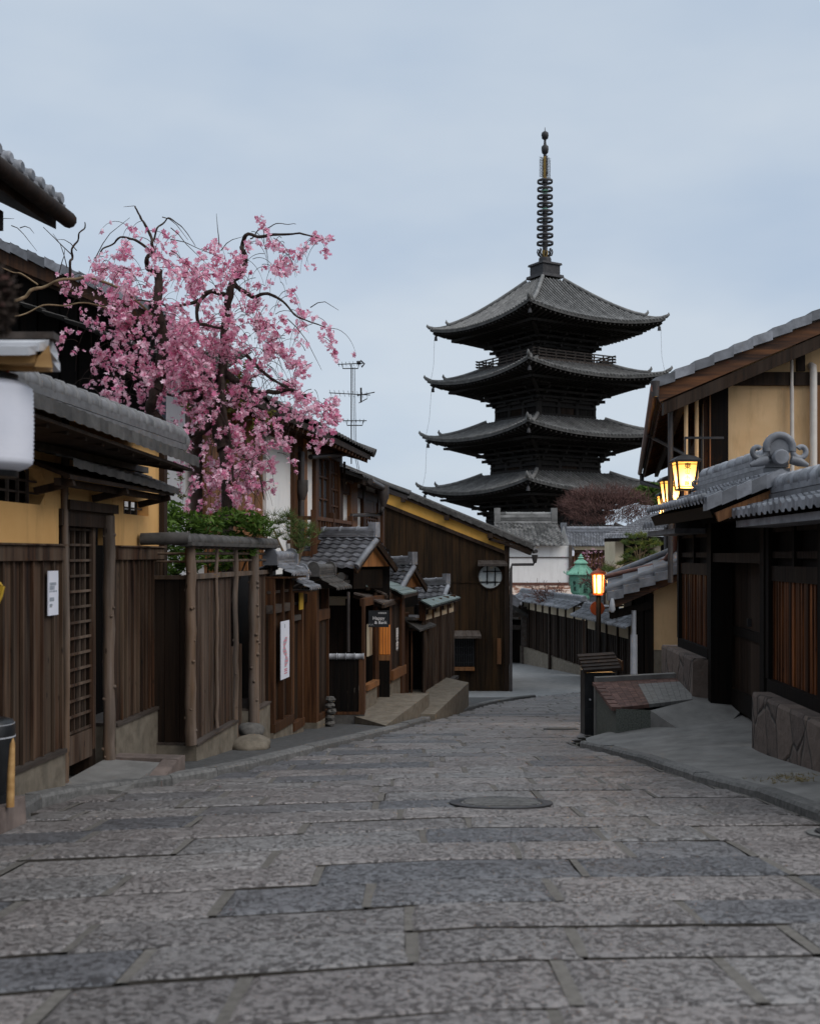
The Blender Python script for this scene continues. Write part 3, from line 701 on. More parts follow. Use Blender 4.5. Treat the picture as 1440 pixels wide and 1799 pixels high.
mb.hexa([A.P(-6.2, .54, ez - .11 + er), A.P(eu1 - .05, .54, ez - .11), A.P(eu1 - .05, -.5, ez + .02), A.P(-6.2, -.5, ez + .02), A.P(-6.2, .54, ez - .088 + er), A.P(eu1 - .05, .54, ez - .088), A.P(eu1 - .05, -.5, ez + .1), A.P(-6.2, -.5, ez + .1)])
for i in range(26): 
    u = -6 + i * (eu1 + 5.8) / 25; zz_ = er * (eu1 - u) / (eu1 + 6.2); mb.beam(A.P(u, .0, ez - .02 + zz_ * .4), A.P(u, .5, ez - .12 + zz_), .04, .03)
mb.build('eave', rf)
# side wall under the eave return
mb = MB(M['white']); mb.fbox(A, uA(283, .02), uA(345, .02) , -.5, -.44, zA(310, 895), zA(310, 822)); 
mb.build('end_panel', t)
# white notice on the boards
mb = MB(M['paper'], M['grey_ink']); q0, q1, qz0, qz1 = uA(84.5, .04), uA(102, .04), zA(93, 1081, .04), zA(93, 1003, .04)
mb.fbox(A, q0, q1, .034, .042, qz0, qz1, 0, .5)
hq = qz1 - qz0
for f, w_, s_ in ((.70, .7, .02), (.635, .5, .014), (.59, .5, .012), (.535, .78, .012), (.38, .45, .012), (.335, .45, .014), (.235, .3, .012), (.20, .25, .014)):
    k = 5
    for i in range(k):
        a = q0 + (q1 - q0) * (.12 + w_ * i / k); mb.fbox(A, a, a + (q1 - q0) * w_ / k * random.uniform(.55, .9), .042, .0435, qz0 + hq * f - s_ * .4, qz0 + hq * f + s_ * .6, 1)
mb.build('notice', loc=A.P(q0, .04, qz0), label='tall white paper notice with small grey print pinned to the dark boards', cat='notice')
# stone step before the lattice door
mb = MB(M['drive'], M['pinkstone'])
z_ = -1.67
us_ = A.U(297, .45); z_ = -1.60
mb.hexa([A.P(u1, 0, -2.3), A.P(u1, .46, -2.3), A.P(us_ - .2, .46, -2.3), A.P(us_ - .2, 0, -2.3), A.P(u1, 0, z_ - .02), A.P(u1, .46, z_ - .06), A.P(us_ - .2, .46, z_ - .02), A.P(us_ - .2, 0, z_)], 0)
mb.hexa([A.P(u1 + .5, .462, -2.4), A.P(u1 + .5, .58, -2.4), A.P(us_ - .19, .58, -2.4), A.P(us_ - .19, .462, -2.4), A.P(u1 + .5, .462, z_ - .07), A.P(u1 + .5, .58, z_ - .09), A.P(us_ - .19, .58, z_ - .0), A.P(us_ - .19, .462, z_ + .006)], 1)
mb.hexa([A.P(us_ - .186, .0, -2.4), A.P(us_ - .186, .58, -2.4), A.P(us_, .58, -2.4), A.P(us_, .0, -2.4), A.P(us_ - .186, .0, z_ + .014), A.P(us_ - .186, .58, z_ + .005), A.P(us_, .58, z_ + .005), A.P(us_, .0, z_ + .014)], 1)
mb.build('door_step', loc=A.P(u2, .2, -1.8), label='low concrete doorstep with a sloping stone edge before the lattice door', cat='step')

# ---- upper roof corner poking in at the top left
J = Fr((-2.56, 8.6), (.085, 1))
t = thing('tiled_eave_house', 'upper roof corner with round grey tile ends poking in at the top left', 'house', (-4, 6, -1.6))
uj = J.U(112); zj = J.Z(112, 366)
mb = MB(M['tile'], M['tile_dark']); tiles(mb, J.P(-7, 0, zj), J.P(uj, 0, zj), J.P(-7, -3, zj + 1.5), J.P(uj, -3, zj + 1.5), 40, 10, .045, .03, .05, HPROF)
for i in range(40):
    u = -7 + (uj + 7) * (i + .27) / 40
    mb.lathe(J.P(u, .012, zj + .035), [(.045, -.02), (.045, .02), (.033, .03)], 12, 0, axis=(Vector((J.d.x, J.d.y, 0)), Vector((0, 0, 1)), Vector((J.n.x, J.n.y, 0))))
mb.build('roof', t)
mb = MB(M['dark']); 
mb.hexa([J.P(-7, -.05, zj - .16), J.P(uj - .02, -.05, zj - .16), J.P(uj - .02, -3, zj + 1.3), J.P(-7, -3, zj + 1.3), J.P(-7, -.05, zj - .055), J.P(uj - .02, -.05, zj - .055), J.P(uj - .02, -3, zj + 1.43), J.P(-7, -3, zj + 1.43)])
mb.tube([J.P(-7, .03, zj - .08), J.P(uj + .03, .03, zj - .08)], .06, 10)
mb.beam(J.P(-7, -.4, zj - .16), J.P(uj - .25, -.4, zj - .16), .1, .14)
mb.build('eave', t)
mb = MB(M['dark']); mb.fbox(J, -7, uj - 1.2, -2.9, -2.7, -2, zj + 1.3); mb.build('wall', t)

# ---- log post fence
F = Fr((-1.905, 10.0), (.1, 1)); uF = F.U; zF = F.Z
t = thing('log_fence', 'weathered board fence with knotty log posts and a curved tile capping', 'fence', F.P(1.5, 0, -D(11)))
g0, g1, g2 = uF(413), uF(441), uF(478); zc = zF(340, 1306); zr = zF(340, 1011); ztop = zF(340, 962)
zc2 = zF(460, 1262)
mb = MB(M['concrete'], M['kerb'])
def cap_(u0, u1, z): 
    mb = MB(M['concrete'], M['beam']); mb.fbox(F, u0, u1, -.35, .03, -2.9, z - .022, 0); mb.fbox(F, u0, u1, -.36, .045, z - .02, z, 1); mb.build('base', t)
cap_(0.0, g0 - .02, zc); cap_(g1 + .1, g2, zc + .0)
mb = MB(M['board_grey'])
planks(mb, F, .03, g0 - .03, zc + .002, zr - .035, -.05, .05, .02, batten=0); mb.build('board_panel', t); mb = MB(M['board_grey']); planks(mb, F, g1 + .1, g2, zc + .002, zr - .035, -.05, .05, .02, batten=0)
mb.build('board_panel', t)
FS = Fr(F.P(0, 0, 0).xy, (-F.n.x, -F.n.y), (-F.d.x, -F.d.y))      # the return facing the camera
mb = MB(M['dark'], M['concrete']); planks(mb, FS, .02, .42, zc + .002, zr - .035, -.05, .14, .02); 
mb.build('return_panel', t)
mb = MB(M['log'])
for z in (zF(380, 973), zF(380, 986)): mb.tube([F.P(.03, -.02, z), F.P(g0, -.02, z + .005), F.P(g2, -.02, z)], .014, 8); mb.tube([FS.P(.03, -.02, z), FS.P(.42, -.02, z)], .011, 8)
mb.fbox(F, .03, g2, -.06, .0, zr - .035, zr + .01); mb.fbox(FS, .03, .42, -.06, .0, zr - .035, zr)
mb.fbox(F, .03, g2, -.06, .0, ztop - .01, ztop + .05)
mb.build('rail', t)
for px, r, k, zb_ in ((335, .047, 12, zc), (380.5, .018, 6, zc + .02), (414, .026, 8, -2.2), (446, .06, 12, -2.3), (476, .022, 5, zc)):
    mb = MB(M['log']); p = F.P(uF(px), -.005 if r > .06 else 0.0, 0); logpost(mb, p, zb_, ztop + .02, r, knots=k); mb.build('post', t)
mb = MB(M['tile_dark'])
a = F.P(-.32, -.0, ztop + .03); b = F.P(g2 + .08, -.0, ztop + .03)
mb.beam(a, b, .17, .03)
n_ = 19
for i in range(n_):
    p = a.lerp(b, i / n_) + V(0, 0, .03); q = a.lerp(b, (i + 1) / n_ - .003) + V(0, 0, .03)
    mb.tube([p, p.lerp(q, .75), p.lerp(q, .8), q], [.055, .057, .064, .066], 14)
mb.tube([a + V(-.35, 0, .04), a + V(-.1, 0, .045), a + V(.05, .02, .045)], [.052, .055, .056], 12)
mb.build('tile_cap', t)
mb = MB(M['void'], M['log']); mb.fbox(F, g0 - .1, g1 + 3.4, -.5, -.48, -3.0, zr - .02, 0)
wk = mb.build('gate_recess', t)
mb = MB(M['board_grey'])
for i in range(6):
    u = g0 + .06 + (g1 - g0 - .1) * i / 5; mb.fbox(F, u, u + .035, -.12, -.1, -2.25, zF(430, 1134) + random.uniform(-.02, .02))
for z in (-2.0, -1.2): mb.fbox(F, g0 + .03, g1, -.14, -.12, z, z + .05)
mb.build('wicket_gate', t)
def boulder(name, c, r, label, mat, seed=0, seg=18):
    mb = MB(mat); rr = random.Random(seed); vs = []; rows_ = 9
    off = Vector((rr.random() * 9, rr.random() * 9, rr.random() * 9))
    for i in range(rows_ + 1):
        th = math.pi * i / rows_
        for k in range(seg):
            a = 2 * math.pi * k / seg; d = Vector((math.sin(th) * math.cos(a), math.sin(th) * math.sin(a), math.cos(th)))
            f = 1 + .22 * noise.noise(d * 1.4 + off) + .08 * noise.noise(d * 4 + off)
            vs.append(Vector(c) + Vector((d.x * r[0], d.y * r[1], d.z * r[2])) * f)
    mb.add(vs, [(i * seg + k, i * seg + (k + 1) % seg, (i + 1) * seg + (k + 1) % seg, (i + 1) * seg + k) for i in range(rows_) for k in range(seg)], 0, .5, True)
    return mb.build(name, loc=c, label=label, cat='stone')
p = F.P(uF(438, .12), .12, 0); boulder('flat_stone', (p.x + .04, p.y - .15, -D(10.9) + .03), (.2, .3, .085), 'flat pale stone lying on the pavement before the wicket gate', M['concrete'], 3)
boulder('round_stone', (p.x + .0, p.y + .12, -D(10.9) + .13), (.14, .16, .085), 'dark round stone at the foot of the thick log gatepost', M['darkstone'], 5)

# ---- stepped panelled fence with little tile roofs
S = Fr(W(478, HY, 12.95).xy, (.145, 1)); uS = S.U; zS = S.Z
def miniroof(mb, fr, u0, u1, zr_, ze_, w, ncol, back=True, mat=0, off=0.0):
    tiles(mb, fr.P(u0, w + off, ze_), fr.P(u1, w + off, ze_), fr.P(u0, off, zr_), fr.P(u1, off, zr_), ncol, 3, .02, .014, .035, HPROF, mat)
    if back: tiles(mb, fr.P(u1, -w + off, ze_), fr.P(u0, -w + off, ze_), fr.P(u1, off, zr_), fr.P(u0, off, zr_), ncol, 3, .02, .014, .035, HPROF, mat)
    ridge(mb, fr.P(u0 - .01, off, zr_ - .01), fr.P(u1 + .01, off, zr_ - .01), .13, .085, .05, .2, mat, True, 3)
    for u in (u0, u1):
        mb.nprism(fr, [(off - .085, zr_ - .02), (off + .085, zr_ - .02), (off + .085, zr_ + .1), (off + .05, zr_ + .16), (off, zr_ + .18), (off - .05, zr_ + .16), (off - .085, zr_ + .1)], u - .03, u + .03, mat)
t = thing('panel_fence', 'dark brown panelled fence stepping downhill under little grey tile roofs', 'fence', S.P(.8, 0, -D(13.6)))
steps = [(476, 510, 990, 1012, 1058, 1072, 1262, 1270), (510, 529, 1016, 1037, 1079, 1088, 1268, 1276)]
for i, (pa, pb, yr, ye, r0, r1, yb, yk) in enumerate(steps):
    a, b = uS(pa), uS(pb); zc_ = zS(pb - 6, yb)
    ztp = zS((pa + pb) / 2, ye) - .02
    mb = MB(M['concrete']); mb.fbox(S, a, b, -.2, .03, -3.2, zc_ - .07); mb.build('base', t)
    mb = MB(M['dark']); planks(mb, S, a, b, zc_, zS(pb, r1), -.06, .3, .03); mb.build('board_panel', t)
    mb = MB(M['brown'], M['beam']); mb.fbox(S, a, b, -.1, .05, zc_ - .068, zc_ + .03, 0); mb.build('rail', t); mb = MB(M['brown'], M['beam']); mb.fbox(S, a, b, -.06, .02, zS(pb, r1), zS(pb, r0), 1)
    mb.fbox(S, a, b, -.05, .0, zS(pb, r0) + .13, zS(pb, r0) + .16, 1)
    mb.build('rail', t)
    mb = MB(M['brown'])
    for u in ((a + .04, (a + b) / 2, b - .05) if i == 0 else (a + .03, b - .04)): mb.fbox(S, u - .035, u + .035, -.07, .035, zc_ + .03, ztp)
    mb.build('posts_frame', t) if False else mb.build('frame', t)
    mb = MB(M['tile'], M['brown']); miniroof(mb, S, a - .02, b + .05, ztp + .17, ztp + .05, .24, 7 if i == 0 else 5)
    mb.fbox(S, a, b, -.2, .2, ztp, ztp + .02, 1); mb.build('roof', t)
# gate pier at its end
t2 = thing('gate_pier', 'brown timber gate pier with its own tile cap beyond the dark opening', 'gate pier', S.P(uS(565), 0, -D(15.6)))
a, b = uS(553), uS(577); zc_ = zS(566, 1258); ztp = zS(566, 1035)
mb = MB(M['concrete']); mb.fbox(S, a, b, -.3, .03, -3.4, zc_ - .03); mb.build('base', t2)
mb = MB(M['brown'], M['dark']); mb.fbox(S, a, a + .16, -.22, .02, zc_ - .03, ztp, 0); planks(mb, S, a + .16, b, zc_, ztp - .3, -.08, .11, .06, 1); mb.fbox(S, a + .16, b, -.06, .02, ztp - .42, ztp - .28, 0); mb.fbox(S, a + .16, b, -.06, .03, zc_ - .03, zc_ + .05, 0)
mb.fbox(S, b - .05, b, -.1, .01, zc_ + .05, ztp, 0); mb.build('pier', t2)
mb = MB(M['tile_dark'], M['tile']); miniroof(mb, S, a - .06, b + .12, ztp + .2, ztp + .02, .3, 6); mb.build('roof', t2)
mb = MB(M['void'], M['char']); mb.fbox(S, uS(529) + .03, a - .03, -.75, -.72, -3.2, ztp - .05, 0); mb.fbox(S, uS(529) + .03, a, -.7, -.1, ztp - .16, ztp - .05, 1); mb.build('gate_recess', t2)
# poster and yellow strip
mb = MB(M['paper'], M['inkr'], M['grey_ink']); a, b = uS(491.5, .03), uS(506, .03); z0, z1 = zS(499, 1192, .03), zS(499, 1091, .03)
mb.fbox(S, a, b, .036, .046, z0, z1, 0, .5)
cu = (a + b) / 2; hz = z1 - z0
for i in range(26):
    f = i / 25; z = z0 + hz * (.2 + .5 * f); w_ = .028 + .05 * abs(math.sin(f * 9)) ; o_ = .05 * math.sin(f * 7)
    mb.fbox(S, cu + o_ - w_, cu + o_ + w_, .046, .0475, z, z + hz * .015, 1 if i % 3 else 2)
for f in (.08, .12, .15): mb.fbox(S, cu - .05, cu + .08, .046, .047, z0 + hz * f, z0 + hz * f + .014, 1)
mb.fbox(S, cu - .04, cu - .01, .046, .047, z0 + hz * .88, z0 + hz * .95, 2)
mb.build('poster', loc=S.P(a, .02, z0), label='tall pale blue poster with a red printed design on the dark panelled fence', cat='poster')
mb = MB(M['yellow'], M['ink']); mb.fbox(S, uS(527, .06), uS(533, .06), .045, .06, zS(530, 1071, .06), zS(530, 1040, .06)); mb.build('yellow_plate', loc=S.P(uS(530), .05, -.6), label='narrow yellow plate hanging at the edge of the dark gate opening', cat='sign')

# ---- low wall end with pale capping, stone stack
Y0 = 16.4
Q = Fr((W(578, HY, Y0).x, Y0), (1, 0), (0, -1))
w_ = W(640, HY, Y0).x - Q.o.x
t = thing('low_wall', 'low dark wall end with a pale round capping in the recess', 'wall', Q.P(w_ / 2, 0, -D(16)))
zt_ = (HY - 1158) / FPX * Y0; zb_ = (HY - 1256) / FPX * Y0
mb = MB(M['darkstone']); mb.fbox(Q, -.02, w_, -.5, .0, -3.2, zb_); mb.build('base', t)
mb = MB(M['char'], M['brown']); planks(mb, Q, .0, w_ - .08, zb_ + .04, zt_, -.05, .09, .03, 0); mb.fbox(Q, 0, w_ - .08, -.05, .005, zb_ + .002, zb_ + .04, 1); mb.fbox(Q, w_ - .08, w_, -.5, .0, zb_ + .002, zt_, 1); mb.build('board_panel', t)
mb = MB(M['cap']); 
for i in range(4):
    p = Q.P(w_ * i / 4 - .02 * (i == 0), -.02, zt_ + .035); q = Q.P(w_ * (i + 1) / 4 - .008, -.02, zt_ + .035); mb.tube([p, p.lerp(q, .88), p.lerp(q, .9), q], [.042, .042, .05, .05], 12)
mb.build('capping', t)
p = W(581, 1262, 15.6)
t = thing('stone_stack', 'short stack of rough dark stones on the pavement beside the gate pier', 'stones', (p.x, p.y, -D(15.6)))
for i in range(5):
    mb = MB(M['darkstone']); c = Vector((p.x + random.uniform(-.015, .015), p.y, -D(15.6) + .08 + i * .082)); vs = []
    for k in range(5):
        th = math.pi * k / 4
        for j in range(10):
            a = 2 * math.pi * j / 10; d = Vector((math.sin(th) * math.cos(a), math.sin(th) * math.sin(a), math.cos(th)))
            f = 1 + .3 * noise.noise(d * 1.7 + Vector((i * 3.1, 0, 0))); vs.append(c + Vector((d.x * .075, d.y * .08, d.z * .048)) * f)
    mb.add(vs, [(a_ * 10 + j, a_ * 10 + (j + 1) % 10, (a_ + 1) * 10 + (j + 1) % 10, (a_ + 1) * 10 + j) for a_ in range(4) for j in range(10)], 0, None, False)
    mb.build('stone', t)

# ---- tea house with board canopies
T = Fr(W(640, HY, 17.0).xy, (.185, 1)); uT = T.U; zT = T.Z
t = thing('shop_house', 'dark timber shopfront with overlapping board canopies and a lit orange doorway', 'shop', T.P(1.5, -.5, -D(18.5)))
zw = -.75
mb = MB(M['concrete']); mb.fbox(T, 0, uT(662), -.3, .0, -3.5, zT(650, 1212)); mb.build('base', t); mb = MB(M['concrete']); mb.fbox(T, uT(686), uT(709), -.3, .0, -3.5, zT(700, 1190)); mb.build('base', t)
mb = MB(M['void'], M['dark'], M['char']); 
Bq = Fr(W(566, HY, 18.6).xy, (1, 0), (0, -1))
mb.fbox(Bq, -.4, 1.1, -.1, 0, -3.2, 0.1, 2); planks(mb, Bq, -.1, .42, -2.0, -.75, .002, .12, .03, 1)
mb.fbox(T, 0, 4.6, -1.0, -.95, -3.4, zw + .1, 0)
mb.build('back_wall', t)
Yz = 18.0; mb = MB(M['warmwood'], M['orange'], M['brown'])
mb.box(W(666, 0, Yz).x, W(685, 0, Yz).x, Yz, Yz + .04, W(0, 1150, Yz).z, W(0, 1098, Yz).z, 0)
for px in (667.5, 672, 677, 682): mb.box(W(px, 0, Yz).x, W(px + 1, 0, Yz).x, Yz - .02, Yz - .003, W(0, 1150, Yz).z, W(0, 1098, Yz).z, 1)
mb.box(W(665, 0, Yz).x, W(685, 0, Yz).x, Yz - .06, Yz + .02, W(0, 1160, Yz).z, W(0, 1151, Yz).z, 1); mb.box(W(661, 0, Yz).x, W(665.5, 0, Yz).x, Yz - .05, Yz + .05, W(0, 1225, Yz).z, W(0, 1070, Yz).z, 2)
mb.build('lit_room', t)
mb = MB(M['brown'], M['orange'])
for pa, pb, n_, yb_ in ((639.5, 642, .02, 1240), (659, 663, -.1, 1225), (684, 688, .0, 1190), (706, 711, .03, 1230)):
    mb.fbox(T, uT(pa, n_), uT(pb, n_), n_ - .04, n_, zT(pb, yb_, n_) - .1, zw + .1, 0)
mb.fbox(T, 0.05, uT(706), -.08, .0, zw - .02, zw + .1, 0); mb.fbox(T, uT(642), uT(662), -.06, .04, zT(650, 1210), zT(650, 1200), 1); mb.fbox(T, uT(686), uT(709), -.06, .05, zT(700, 1188), zT(700, 1172), 1)
mb.build('frame', t)
mb = MB(M['dark']); planks(mb, T, uT(688) , uT(706), zT(698, 1174), zw, -.05, .22, .035); mb.build('board_panel', t)
mb = MB(M['cream']); mb.fbox(T, uT(646, -.15), uT(657, -.15), -.17, -.15, zT(650, 1152, -.15), zT(650, 1096, -.15)); mb.build('curtain', t)
mb = MB(M['cream']); mb.fbox(Bq, (W(578, 0, 18.4).x - Bq.o.x), (W(606, 0, 18.4).x - Bq.o.x), .1, .12, (HY - 1064) / FPX * 18.4, (HY - 1051) / FPX * 18.4); mb.tube([Bq.P(W(576, 0, 18.4).x - Bq.o.x, .12, (HY - 1050) / FPX * 18.4), Bq.P(W(612, 0, 18.4).x - Bq.o.x, .12, (HY - 1050) / FPX * 18.4)], .02, 8); mb.build('blind', t)
mb = MB(M['pipe']); x_ = W(612, HY, 17.2); mb.tube([W(612, 1040, 17.2), W(612, 1146, 17.2)], .022, 8); mb.build('downpipe', t)
CAN = [((673, 1060, 17.6), (694, 1053, 19.2), (645, 1037, 19.2), (621, 1041, 17.7), 'beam'), ((677, 1044, 18.4), (694, 1039, 19.6), (660, 1029, 19.6), (646, 1031, 18.5), 'beam'),
       ((708, 1043, 19.0), (733, 1038, 20.8), (686, 1021, 20.9), (665, 1022, 19.1), 'copperroof'), ((645, 1029, 18.0), (665, 1024, 19.4), (638, 1016, 19.5), (614, 1018, 18.1), 'copperroof')]
for e0, e1, t1, t0, mt in CAN:
    mb = MB(M[mt], M['dark']); a, b, c, d = W(*e0), W(*e1), W(*t1), W(*t0)
    k = 5
    for i in range(k):
        f0, f1 = i / k + .004, (i + 1) / k - .004
        mb.slab([a.lerp(d, f0) + V(0, 0, .006 * (i % 2)), b.lerp(c, f0) + V(0, 0, .006 * (i % 2)), b.lerp(c, f1) + V(0, 0, .006 * (i % 2)), a.lerp(d, f1) + V(0, 0, .006 * (i % 2))], .025, 0)
    mb.beam(a + V(0, 0, -.05), b + V(0, 0, -.05), .04, .05, 1); mb.beam(a.lerp(d, .55) + V(0, 0, -.07), b.lerp(c, .55) + V(0, 0, -.07), .05, .07, 1)
    mb.beam(a + V(0, .1, -.055), d + V(0, .1, -.055), .05, .06, 1); mb.beam(b + V(0, -.1, -.055), c + V(0, -.1, -.055), .05, .06, 1)
    mb.build('canopy', t)
mb = MB(M['tile_dark']); a = W(599, 1014, 17.6); b = W(640, 1013, 18.6); mb.tube([a, a.lerp(b, .3), a.lerp(b, .31), a.lerp(b, .6), a.lerp(b, .61), b], [.052, .05, .056, .05, .056, .05], 14)
mb.lathe(a, [(.075, -.03), (.075, .02), (.06, .04)], 16, axis=(V(1, 0, 0), V(0, 0, 1), V(0, -1, 0))); mb.beam(a + V(0, 0, -.07), b + V(0, 0, -.07), .16, .05); mb.build('ridge_tile', t)
# hanging signboard
H0 = Fr(W(647, HY, 17.1).xy, (1, 0), (0, -1)); ww = W(683, HY, 17.1).x - W(647, HY, 17.1).x
mb = MB(M['black'], M['inkw']); za_, zb_ = (HY - 1102) / FPX * 17.1, (HY - 1073) / FPX * 17.1
mb.fbox(H0, 0, ww, -.025, 0, za_, zb_, 0)
ex, ez_ = (1, 0, 0), (0, 0, 1)
text(mb, 'Happy', .07, H0.P(ww * .5, .003, (za_ + zb_) / 2 + .01), ex, ez_, 1, bold=.001)
text(mb, '& Bank', .065, H0.P(ww * .6, .003, (za_ + zb_) / 2 - .055), ex, ez_, 1, bold=.001)
text(mb, '茶寮喫茶', .032, H0.P(ww * .68, .003, (za_ + zb_) / 2 + .085), ex, ez_, 1)
text(mb, 'ハハ', .04, H0.P(ww * .13, .003, za_ + .035), ex, ez_, 1)
mb.build('signboard', loc=H0.P(ww / 2, 0, za_), label='black signboard with white script hanging across the shop doorway', cat='sign')
mb = MB(M['inkw']); cu = uT(697); zz = zT(697, 1125)
text(mb, ['開', '命'], .22, T.P(cu, .006, zz), (T.d.x, T.d.y, 0), (0, 0, 1), 0, True, bold=.006)
mb.build('brush_lettering', loc=T.P(cu, .006, zz - .2), label='two white brushed characters on the brown board beside the shop doorway', cat='lettering')

# ---- stepped concrete platforms before the shop and the fence
def platform(name, pts, z, label):
    mb = MB(M['concrete'], M['pinkstone']); k = len(pts)
    top_ = [V(x, y, z) for x, y in pts]; bot = [V(x, y, -D(y) - .12) for x, y in pts]
    mb.add(top_ + bot, [tuple(range(k))] + [(i, k + i, k + (i + 1) % k, (i + 1) % k) for i in range(k)], 0, .5)
    return mb.build(name, loc=(pts[0][0], pts[0][1], z), label=label, cat='step')
platform('stone_platform', [(-.33, 15.5), (.32, 19.1), (-.9, 19.1), (-.85, 16.5)][::-1], -2.325, 'nearer wedge shaped concrete platform before the lit shop doorway')
platform('stone_platform', [(.40, 18.2), (1.17, 22.7), (.3, 24.6), (-.2, 21), (-.25, 18.2)][::-1], -2.545, 'farther wedge shaped concrete platform under the small windowed fence')

# ---- tall fence with a row of little windows, small board roof
E = Fr((.94, 24.5), (.2, 1)); uE = E.U; zE = E.Z
t = thing('window_fence', 'ribbed grey board fence with a row of small cream windows under a green metal roof', 'fence', E.P(-1.5, 0, -D(23)))
a, b = uE(745), uE(797.5); zb_ = zE(797, 1187)
mb = MB(M['concrete'], M['beam']); mb.fbox(E, a, b, -.4, .05, -3.6, zb_ - .06); mb.fbox(E, a, b, -.4, .1, zb_ - .06, zb_, 1); mb.build('base', t)
mb = MB(M['board_grey']); planks(mb, E, a, b, zb_, -1.22, -.05, .17, .03, batten=.035); mb.build('board_panel', t)
for i in range(4):
    f0, f1 = a + (b - a) * (i / 4) + .04, a + (b - a) * ((i + 1) / 4) - .06
    mb = MB(M['cream'], M['char'], M['brown'])
    wall_holes(mb, E, f0, f1, -1.22, -.9, -.05, .0, [(f0 + .1, f1 - .1, -1.13, -.95)], 0); mb.fbox(E, f0 + .05, f1 - .05, -.2, -.15, -1.2, -.93, 1); mb.fbox(E, f0 + .05, f1 - .05, -.06, -.02, -1.03, -1.0, 0)
    mb.build('window', t)
for i in range(5): mb = MB(M['brown']); u = a + (b - a) * i / 4; mb.fbox(E, u - .03, u + .03, -.1, .03, -1.22, -.86); mb.build('post', t)
mb = MB(M['copperroof'], M['dark']); e0, e1, t1, t0 = W(758, 1064, 20.8), W(809, 1049, 24.9), W(791, 1044, 25.1), W(739, 1054, 21.0)
for i in range(7):
    f0, f1 = i / 7, (i + 1) / 7 - .004; mb.slab([e0.lerp(e1, f0), e0.lerp(e1, f1), t0.lerp(t1, f1), t0.lerp(t1, f0)], .03, 0)
mb.beam(e0 + V(-.04, 0, -.05), e1 + V(-.04, 0, -.05), .05, .05, 1); mb.beam(e0 + V(-.02, .05, -.045), t0 + V(0, .05, -.045), .05, .05, 1); mb.build('roof', t)
Y1 = 21.0; N0 = Fr(W(716, HY, Y1).xy, (1, 0), (0, -1)); wn_ = W(746, HY, Y1).x - W(716, HY, Y1).x
zt_ = (HY - 1106) / FPX * Y1
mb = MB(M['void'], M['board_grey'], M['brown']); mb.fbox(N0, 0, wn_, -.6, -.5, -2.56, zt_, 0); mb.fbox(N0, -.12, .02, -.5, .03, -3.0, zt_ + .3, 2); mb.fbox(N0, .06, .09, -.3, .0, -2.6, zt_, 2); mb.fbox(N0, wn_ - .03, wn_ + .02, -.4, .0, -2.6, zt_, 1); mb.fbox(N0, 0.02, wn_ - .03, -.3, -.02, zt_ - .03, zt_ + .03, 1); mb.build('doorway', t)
mb = MB(M['tile_dark'], M['tile']); mb.slab([W(737, 1107, 20.6), W(766, 1097, 21.6), W(736, 1085, 21.8), W(712, 1090, 20.8)], .035, 0); 
p = W(717, 1087, 20.8); q = W(745, 1086, 21.8); mb.beam(p, q, .2, .06, 0); mb.beam(W(724, 1083, 20.9), W(742, 1084, 21.6), .14, .06, 1); mb.build('door_canopy', t)

# ---- small tiled gate roofs behind the shop canopies
def gateroof(label, a, b, off, ncol, nrow, hgt, wallmat='dark'):
    a = W(*a); b = W(*b); off = Vector(off)
    t = thing('gatehouse', label, 'gatehouse', ((a.x + b.x) / 2, a.y, -D(a.y)))
    mb = MB(M['tile']); bo = Vector((-off.x, -off.y, off.z))
    tiles(mb, a + off, b + off, a, b, ncol, nrow, .028, .026, .05); tiles(mb, b + bo, a + bo, b, a, ncol, nrow, .028, .026, .05)
    rf = mb.build('roof', t)
    mb = MB(M['tile']); ridge(mb, a, b, .17, .1, .055, .3, 0, True, 3)
    d = (b - a).normalized(); mb.beam(b - d * .04 + V(0, 0, .0), b - d * .04 + V(0, 0, .24), .12, .14, 0, None, (d.x, d.y, 0)); mb.tube([b + d * .02 + V(0, 0, -.02) + off * .06, b + d * .02 + off * .5, b + d * .02 + off * 1.0], [.05, .05, .055], 10)
    mb.build('ridge', rf)
    mb = MB(M['orange'], M['dark'])
    e = b - d * .1
    mb.add([e + V(0, 0, -.06), e + off * .9 + V(0, 0, -.05), e + bo * .9 + V(0, 0, -.05)], [(0, 1, 2)], 0); mb.beam(b + V(0, 0, -.07), b + bo + V(0, 0, -.07), .04, .09, 1); mb.beam(b + V(0, 0, -.07), b + off + V(0, 0, -.07), .04, .09, 1)
    mb.build('gable', rf)
    mb = MB(M['char']); p = [a + off * .7, b + off * .7 - d * .15, b + bo * .7 - d * .15, a + bo * .7]
    zt = (a + off).z - .06
    mb.hexa([V(q.x, q.y, zt - hgt) for q in p] + [V(q.x, q.y, zt) for q in p]); mb.build('wall', t)
gateroof('grey tiled gatehouse roof, the larger one above the shop canopies', (545, 944, 18.7), (661, 944, 18.0), (-.31, -.54, -.46), 7, 7, .3)
gateroof('grey tiled gatehouse roof, the smaller one stepping down before the dark gabled house', (668, 993, 22.2), (727, 992, 21.3), (-.24, -.6, -.42), 5, 6, .3)
gateroof('lowest little tiled gatehouse roof just above the fence with cream windows', (732, 1030, 26.0), (786, 1027, 25.2), (-.1, -.5, -.25), 5, 3, .3)

